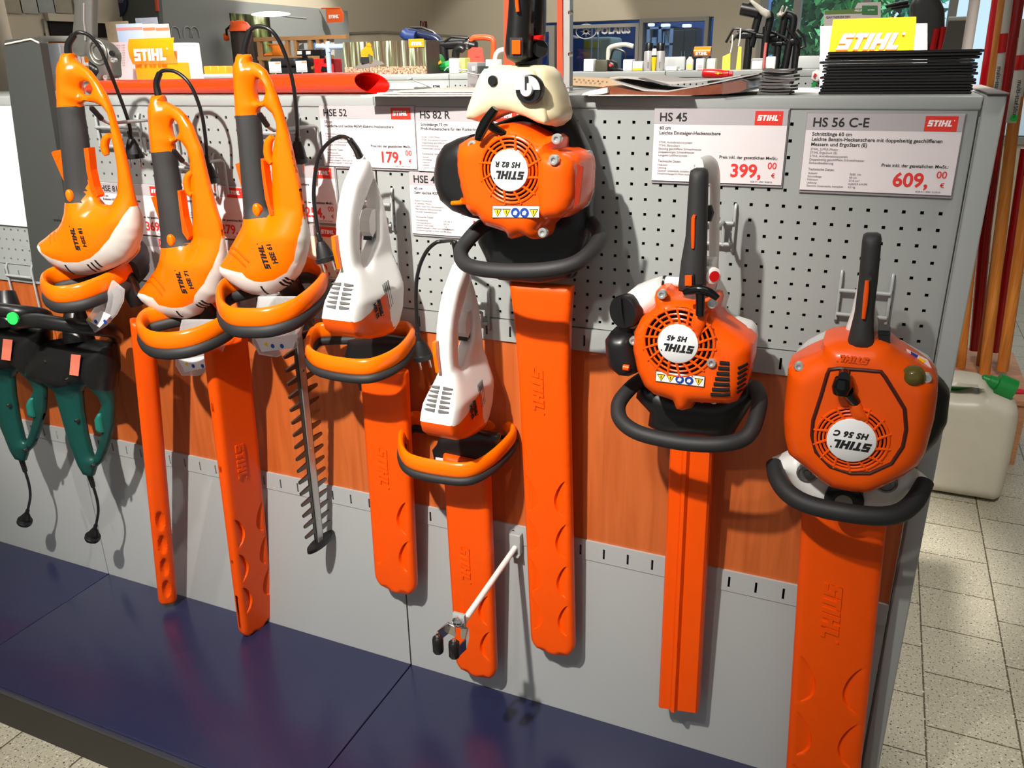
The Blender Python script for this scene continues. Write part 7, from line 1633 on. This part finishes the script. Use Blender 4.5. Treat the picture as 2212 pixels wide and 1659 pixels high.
t = thing('grey_board', tuple(Vector((at(2066, 112, 1.7).x, 1.7, 0))), 'plain dark grey board with white top edge right of the machine hood', 'board'); a, b = at(2034, 112, 1.7), at(2096, 42, 1.7); part('board', MB().prism([Vector((at(2033, 114, 1.7).x, 1.7, 0)), at(2033, 114, 1.7), at(2050, 42, 1.7), at(2104, 40, 1.7), Vector((at(2104, 40, 1.7).x, 1.7, 0))], (0, 0.02, 0)), mat('board_slate', (112, 110, 104), 0.6), t); part('top_edge', MB().tube([at(2049, 41, 1.70), at(2104, 39, 1.70)], 0.006, 8), WHITE, t)

# ---------------------------------------------------------------- left wall fittings
XW = XL + 0.05
def wallbox(u0, v0, u1, v1, dep, x=XW):
    a, b = atx(u0, v1, x), atx(u1, v0, x); return MB().box(x, x + dep, min(a.y, b.y), max(a.y, b.y), min(a.z, b.z), max(a.z, b.z))
t = thing('wall_flag', tuple(atx(722, 50, XW)), 'orange STIHL flag sign sticking out of the grey left display wall', 'sign')
yf = atx(722, 50, XW).y - 0.2
q0 = [at(u, v, yf) for u, v in ((703, 18), (735, 18), (742, 30), (741, 48), (706, 49), (704, 30))]; part('flag', MB().prism(q0, (0, 0.006, 0)), mat('flag_orange', (224, 90, 26), 0.5), t); part('lettering', logo_mb(at(710, 40, yf - 0.0005), EX, EZ, 0.10, 0.001, 0.1), LOGOW, t); part('arm', MB().tube([at(694, 18, yf), at(735, 17, yf)], 0.005, 6), mat('flag_orange', (224, 90, 26), 0.5), t)
t = thing('forest_poster', tuple(atx(540, 100, XW)), 'tall forest photo with dark trunk on the grey wall behind the orange helmet', 'poster')
y0_, y1_ = atx(503, 90, XW).y, atx(585, 90, XW).y
def bark_mat():
    m = forest_mat(); m.name = 'trunk_print'; e = [n for n in m.node_tree.nodes if n.type == 'VALTORGB'][0].color_ramp.elements
    for q, c in zip(e, ((26, 20, 14), (40, 32, 22), (60, 74, 36), (120, 130, 80), (214, 214, 190))): q.color = (*srgb(c), 1)
    for n in m.node_tree.nodes:
        if n.type == 'MATH': n.inputs[1].default_value = -9
        if n.type == 'MAPPING': n.inputs['Scale'].default_value = (9, 9, 2.5)
    return m
part('panel', MB().box(XW, XW + 0.012, y0_, y1_, 1.30, atx(545, 32, XW).z), bark_mat(), t)
t = thing('safety_helmet', tuple(at(520, 72, 3.35)), 'orange safety helmet with ear muffs on a stand before the forest photo', 'helmet')
C = at(520, 68, 3.35); part('shell', MB().lathe(C, (0, 0, 1), [(0.085, 0), (0.072, 0.012), (0.068, 0.03), (0.05, 0.055), (0.02, 0.068), (0, 0.07)], 20), mat('helmet_orange', (250, 92, 30), 0.35), t); part('ear_muff', MB().lathe(at(488, 80, 3.35), (-0.7, -0.7, 0), [(0.02, -0.02), (0.028, 0), (0.02, 0.015)], 14), mat('helmet_orange', (250, 92, 30), 0.35), t); part('ear_muff', MB().lathe(at(503, 54, 3.32), (-0.7, -0.7, 0), [(0.02, -0.02), (0.030, 0), (0.022, 0.015)], 14), mat('helmet_orange', (250, 92, 30), 0.35), t); part('strap', MB().tube([at(490, 76, 3.34), at(489, 64, 3.33), at(500, 54, 3.33)], 0.008, 8), BLACK, t); part('stand', MB().tube([Vector((C.x, C.y, 0)), C], [0.10, 0.07], 12), mat('stand_dark', (60, 48, 40), 0.6), t)
t = thing('oval_lamp', tuple(at(575, 33, 3.55)), 'flat bright oval lamp in front of the forest photo', 'lamp'); part('lamp', MB().lathe(at(585, 32, 3.55), (0.1, -0.15, 1), [(0.10, 0), (0.13, 0.004), (0.10, 0.010)], 24), mat('lamp_glow', (255, 255, 250), 0.5, emit=(255, 252, 240), es=2.5), t); part('bracket', MB().tube([at(585, 31, 3.56), at(640, 38, 3.7), at(662, 40, 3.75)], 0.006, 8), mat('lamp_grey', (120, 120, 120), 0.4), t)
# wooden rack
y_r = 3.3
kw = crop(440, 0, 6.9125)
t = thing('wooden_rack', tuple(Vector((at(640, 130, y_r).x, y_r, 0))), 'light wooden open rack with uprights and two long rails behind the orange tube', 'rack')
def rp(u, v, y=y_r): return at(*kw([(u, v)])[0], y)
m = MB()
for a, b in (((740, 570), (2130, 545)), ((800, 860), (1900, 850))):
    P0, P1 = rp(*a), rp(*b); m.box(P0.x, P1.x, y_r, y_r + 0.03, min(P0.z, P1.z) - 0.012, min(P0.z, P1.z) + 0.012)
part('rails', m, mat('rack_wood', (176, 130, 84), 0.6, var=0.1), t)
for i, u in enumerate((800, 1225, 1350, 1570, 1690, 1805)):
    P0 = rp(u, 575); part('upright', MB().box(P0.x - 0.012, P0.x + 0.012, y_r + 0.003, y_r + 0.027, 0, P0.z), mat('rack_wood', (176, 130, 84), 0.6, var=0.1), t)
t = thing('work_jacket', tuple(rp(1130, 850, 3.39)), 'folded orange work clothing lying on the wooden rack', 'clothing'); part('cloth', puff_mb(trY(kw([(900, 850), (960, 790), (1060, 780), (1060, 720), (960, 660), (1060, 650), (1200, 670), (1240, 740), (1240, 850)]), 3.39), XZ(3.39), 0.055, 0.05, rim=0.02, step=0.014), mat('cloth_orange', (232, 128, 24), 0.8), t)
t = thing('boot_card', tuple(rp(1460, 740, 3.335)), 'grey card showing a dark boot shape on the wooden rack', 'card'); part('card', MB().prism([rp(1380, 860, 3.335), rp(1380, 570, 3.335), rp(1545, 565, 3.335), rp(1545, 860, 3.335)], (0, 0.006, 0)), mat('card_pale', (190, 194, 192), 0.5), t); part('boot_print', MB().prism([rp(1400, 735, 3.334), rp(1420, 690, 3.334), rp(1490, 640, 3.334), rp(1500, 735, 3.334)], (0, -0.002, 0)), mat('boot_grey', (80, 82, 84), 0.6), t)
for u0, u1, c, lab in ((1580, 1670, (110, 160, 226), 'blue card right of the boot card on the wooden rack'), (1690, 1790, (214, 206, 200), 'pale card right of the blue card on the wooden rack'), (1820, 1950, (206, 210, 208), 'white card with dark shape at the right end of the wooden rack')):
    o = mesh_obj('card', MB().prism([rp(u0, 840, 3.335), rp(u0, 570, 3.335), rp(u1, 565, 3.335), rp(u1, 840, 3.335)], (0, 0.006, 0)), mat('card_%d' % u0, c, 0.5), None, rp(u0, 840, 3.335)); tag(o, lab, 'card')
t = thing('black_case', tuple(rp(1560, 830, 3.05)), 'long black case with two white labels below the boot card', 'case'); part('case', MB().prism([rp(1390, 835, 3.05), rp(1395, 745, 3.05), rp(1740, 740, 3.05), rp(1760, 830, 3.05)], (0, 0.10, 0)), BLACK, t)
for u in (1400, 1530): part('label_card', MB().prism([rp(u, 815, 3.049), rp(u, 762, 3.049), rp(u + 68, 760, 3.049), rp(u + 68, 812, 3.049)], (0, -0.002, 0)), PAPER, t)
part('leg', MB().box(rp(1440, 835, 3.05).x, rp(1460, 835, 3.05).x, 3.07, 3.11, 0, rp(1440, 835, 3.05).z), BLACK, t); part('leg', MB().box(rp(1700, 835, 3.05).x, rp(1720, 835, 3.05).x, 3.07, 3.11, 0, rp(1700, 832, 3.05).z), BLACK, t)
t = thing('black_bench', tuple(Vector((rp(1180, 950, 3.0).x, 3.0, 0))), 'low black bench block under the folded orange clothing', 'bench'); a, b = rp(990, 1000, 3.0), rp(1360, 860, 3.0); part('seat', MB().rbox(a.x, b.x, 3.0, 3.2, a.z, b.z, 0.015), mat('bench_black', (40, 42, 46), 0.5), t); part('base', MB().box(a.x + 0.02, b.x - 0.02, 3.02, 3.18, 0, a.z), mat('bench_black', (40, 42, 46), 0.5), t)
t = thing('red_case', tuple(Vector((rp(1790, 1080, 2.8).x, 2.8, 0))), 'upright red case with black lower corner left of the printed forest box', 'case'); a, b = rp(1650, 1080, 2.8), rp(1940, 870, 2.8); part('case', MB().rbox(a.x, b.x, 2.8, 2.88, 0, b.z, 0.008), mat('case_red', (206, 30, 28), 0.4), t); part('black_corner', MB().prism([rp(1755, 1065, 2.799), rp(1770, 990, 2.799), rp(1900, 1010, 2.799), rp(1900, 1075, 2.799)], (0, -0.004, 0)), BLACK, t)
t = thing('tube_stand', tuple(Vector((rp(1870, 1000, 2.7).x, 2.7, 0))), 'pale blue bent tube frame in front of the red case', 'frame'); P = [rp(u, v, 2.7) for u, v in ((1875, 1000), (1872, 780), (1862, 735), (1835, 705), (1790, 692), (1690, 690))]; P.insert(0, Vector((P[0].x, 2.7, 0.001))); part('tube', MB().tube(P, 0.014, 10, sub=4), mat('tube_blue', (176, 200, 232), 0.35), t); part('tube', MB().tube([rp(u, v, 2.7) for u, v in ((1845, 708), (1900, 697), (2100, 692))], 0.014, 10), mat('tube_blue', (176, 200, 232), 0.35), t)
t = thing('orange_case', tuple(Vector((at(470, 150, 2.3).x, 2.3, ZS))), 'row of low orange trays left of the small price tags', 'tray')
for i in range(3): a, b = at(440 + i * 16, 152, 2.3), at(455 + i * 16, 150 - 4, 2.3); part('tray', MB().rbox(a.x, b.x, 2.3, 2.36, ZS, b.z + 0.008, 0.003, n=1), mat('tray_orange', (250, 170, 40), 0.4), t)
o = mesh_obj('rail_strip', MB().box(at(390, 150, 2.21).x, at(520, 150, 2.21).x, 2.21, 2.23, ZS, ZS + 0.012), mat('rail_white', (236, 234, 228), 0.4), None, at(455, 152, 2.21)); tag(o, 'white low rail strip in front of the orange trays', 'rail')

# far left: dark display panel, oval sign, framed papers, dark window
t = thing('display_board', tuple(Vector((at(290, 50, 2.6).x, 2.6, 0))), 'tall dark grey slanted display panel carrying the navy oval sign', 'panel'); yk = 2.6
part('panel', MB().prism([at(272, 160, yk), at(216, -40, yk), at(338, -40, yk), at(352, 160, yk), Vector((at(352, 160, yk).x, yk, 0)), Vector((at(272, 160, yk).x, yk, 0))], (0, 0.03, 0)), mat('panel_dark', (84, 88, 84), 0.6), t); part('red_edge', MB().tube([at(336, -20, yk - 0.004), at(340, 24, yk - 0.004)], 0.012, 6), mat('edge_red', (196, 74, 44), 0.5), t)
s = part('oval_sign', MB().prism([at(250 + 23 * cos(q), 8 + 30 * sin(q), yk - 0.012) for q in [2 * pi * i / 32 for i in range(32)]], (0, 0.011, 0)), mat('navy_sign', (28, 30, 70), 0.4), t, 'navy oval sign'); part('oval_rim', MB().tube([at(250 + 23 * cos(q), 8 + 30 * sin(q), yk - 0.013) for q in [2 * pi * i / 32 for i in range(32)]], 0.004, 6, closed=True), mat('navy_rim', (16, 18, 44), 0.4), s)
part('sign_script', text_mb('AS Motor', at(231, 8, yk - 0.0125), EX, EZ, 0.034, 0.001, shear=0.3), mat('script_grey', (150, 150, 170), 0.5), s)
for i, u in enumerate((8, 44, 80, 116, 160)):
    o = mesh_obj('framed_picture', wallbox(u, -12, u + 30, 28, 0.012, XL + 0.001), mat('picture_%d' % (i % 3), ((150, 142, 124), (160, 158, 148), (146, 150, 146))[i % 3], 0.5, var=0.25, scale=14), None, atx(u, 28, XL)); tag(o, 'dim framed picture high on the left wall, ' + ('first', 'second', 'third', 'fourth', 'fifth')[i] + ' from the left', 'picture', 'framed pictures on the left wall')
t = thing('wall_niche', tuple(atx(160, 70, XL)), 'dark brown wall opening high on the left wall behind the alloy tool head', 'niche'); part('opening', wallbox(108, 46, 226, 78, 0.01, XL + 0.001), mat('niche_dark', (22, 14, 8), 0.9), t); part('lintel', wallbox(98, 36, 226, 45, 0.03, XL + 0.001), WALLB, t)
t = thing('roll_up_banner', tuple(Vector((at(78, 100, 1.9).x, 1.9, 0))), 'narrow grey banner with dark picture and blue photo left of the pale blue carton', 'banner'); part('sheet', MB().prism([at(72, 160, 2.05), at(62, 41, 2.05), at(95, 41, 2.05), at(106, 160, 2.05)], (0, 0.004, 0)), mat('banner_grey', (150, 152, 150), 0.5), t); part('picture_print', MB().prism([at(73, 82, 2.048), at(72, 73, 2.048), at(98, 71, 2.048), at(100, 84, 2.048)], (0, -0.001, 0)), mat('banner_dark', (76, 80, 80), 0.5), t); part('photo_print', MB().prism([at(80, 158, 2.048), at(76, 110, 2.048), at(100, 108, 2.048), at(104, 158, 2.048)], (0, -0.001, 0)), mat('banner_blue', (96, 130, 190), 0.5, var=0.5, scale=25), t); part('header_text', MB().prism([at(71, 49, 2.048), at(71, 46, 2.048), at(88, 46, 2.048), at(88, 49, 2.048)], (0, -0.001, 0)), mat('banner_dark', (76, 80, 80), 0.5), t)
part('base', MB().box(at(72, 160, 2.05).x, at(106, 160, 2.05).x, 2.05, 2.054, 0, at(90, 160, 2.05).z), mat('banner_grey', (150, 152, 150), 0.5), t)
t = thing('white_column', tuple(Vector((at(8, 40, 1.2).x, 1.2, 0))), 'off-white round column with an orange print at the top left picture corner', 'column'); P = at(6, 90, 1.2); part('shaft', MB().tube([Vector((P.x - 0.02, 1.2, 0)), Vector((P.x - 0.02, 1.2, 3.0))], 0.05, 24), mat('column_white', (190, 182, 164), 0.6), t); part('orange_print', MB().box(P.x - 0.045, P.x + 0.005, 1.146, 1.152, P.z + 0.01, P.z + 0.06), mat('print_rust', (190, 90, 50), 0.6), t)
# fire-hose sign on the back part of the left wall
t = thing('fire_hose_sign', tuple(at(914, 60, 5.2)), 'small dark red fire hose sign on the beige wall above the mower handles', 'sign'); yk = atx(914, 54, XL).y
part('plate', wallbox(908, 46, 921, 61, 0.008, XL + 0.001), mat('sign_dark_red', (92, 20, 16), 0.5), t); c = atx(914, 54, XL + 0.010); part('symbol', MB().tube([c + Vector((0, -.03, -.03)), c + Vector((0, -.02, .03)), c + Vector((0, .01, .035)), c + Vector((0, .02, 0)), c + Vector((0, .0, -.03))], 0.005, 6, sub=3), mat('sign_pale', (206, 170, 160), 0.5), t)
base_c = Vector((at(880, 90, 5.6).x, 5.6, 0)); t = thing('beige_cupboard', tuple(base_c), 'plain beige cupboard top against the wall behind the mower handles', 'cupboard'); xc = XL + 0.36; y0_, zc_ = atx(826, 80, xc).y, atx(880, 70, xc).z
part('body', MB().box(XL + 0.004, xc, y0_, YB - 0.02, 0, zc_ - 0.02), mat('cupboard_beige', (176, 166, 144), 0.6), t); part('top', MB().rbox(XL + 0.004, xc + 0.01, y0_ - 0.01, YB - 0.02, zc_ - 0.02, zc_, 0.004), mat('cupboard_edge', (120, 112, 98), 0.6), t); t.location = (XL + 0.2, y0_, 0)
for ch in t.children:
    for v in ch.data.vertices: v.co -= Vector((XL + 0.2, y0_, 0)) - base_c
# hooks on the grey wall
for i, (u, v) in enumerate(((378, 74), (405, 74), (420, 74))):
    c = atx(u, v, XW); o = mesh_obj('wall_hook', MB().tube([c + Vector((0.004, -0.04, -0.02)), c + Vector((0.004, -0.03, 0.03)), c + Vector((0.004, 0.0, 0.045)), c + Vector((0.004, 0.03, 0.03)), c + Vector((0.004, 0.04, -0.02))], 0.004, 6, sub=3), WIRE, None, c); tag(o, 'thin arched wire hook on the grey left wall, ' + ('left', 'middle', 'right')[i] + ' one of three', 'hook', 'arched hooks on the grey wall')
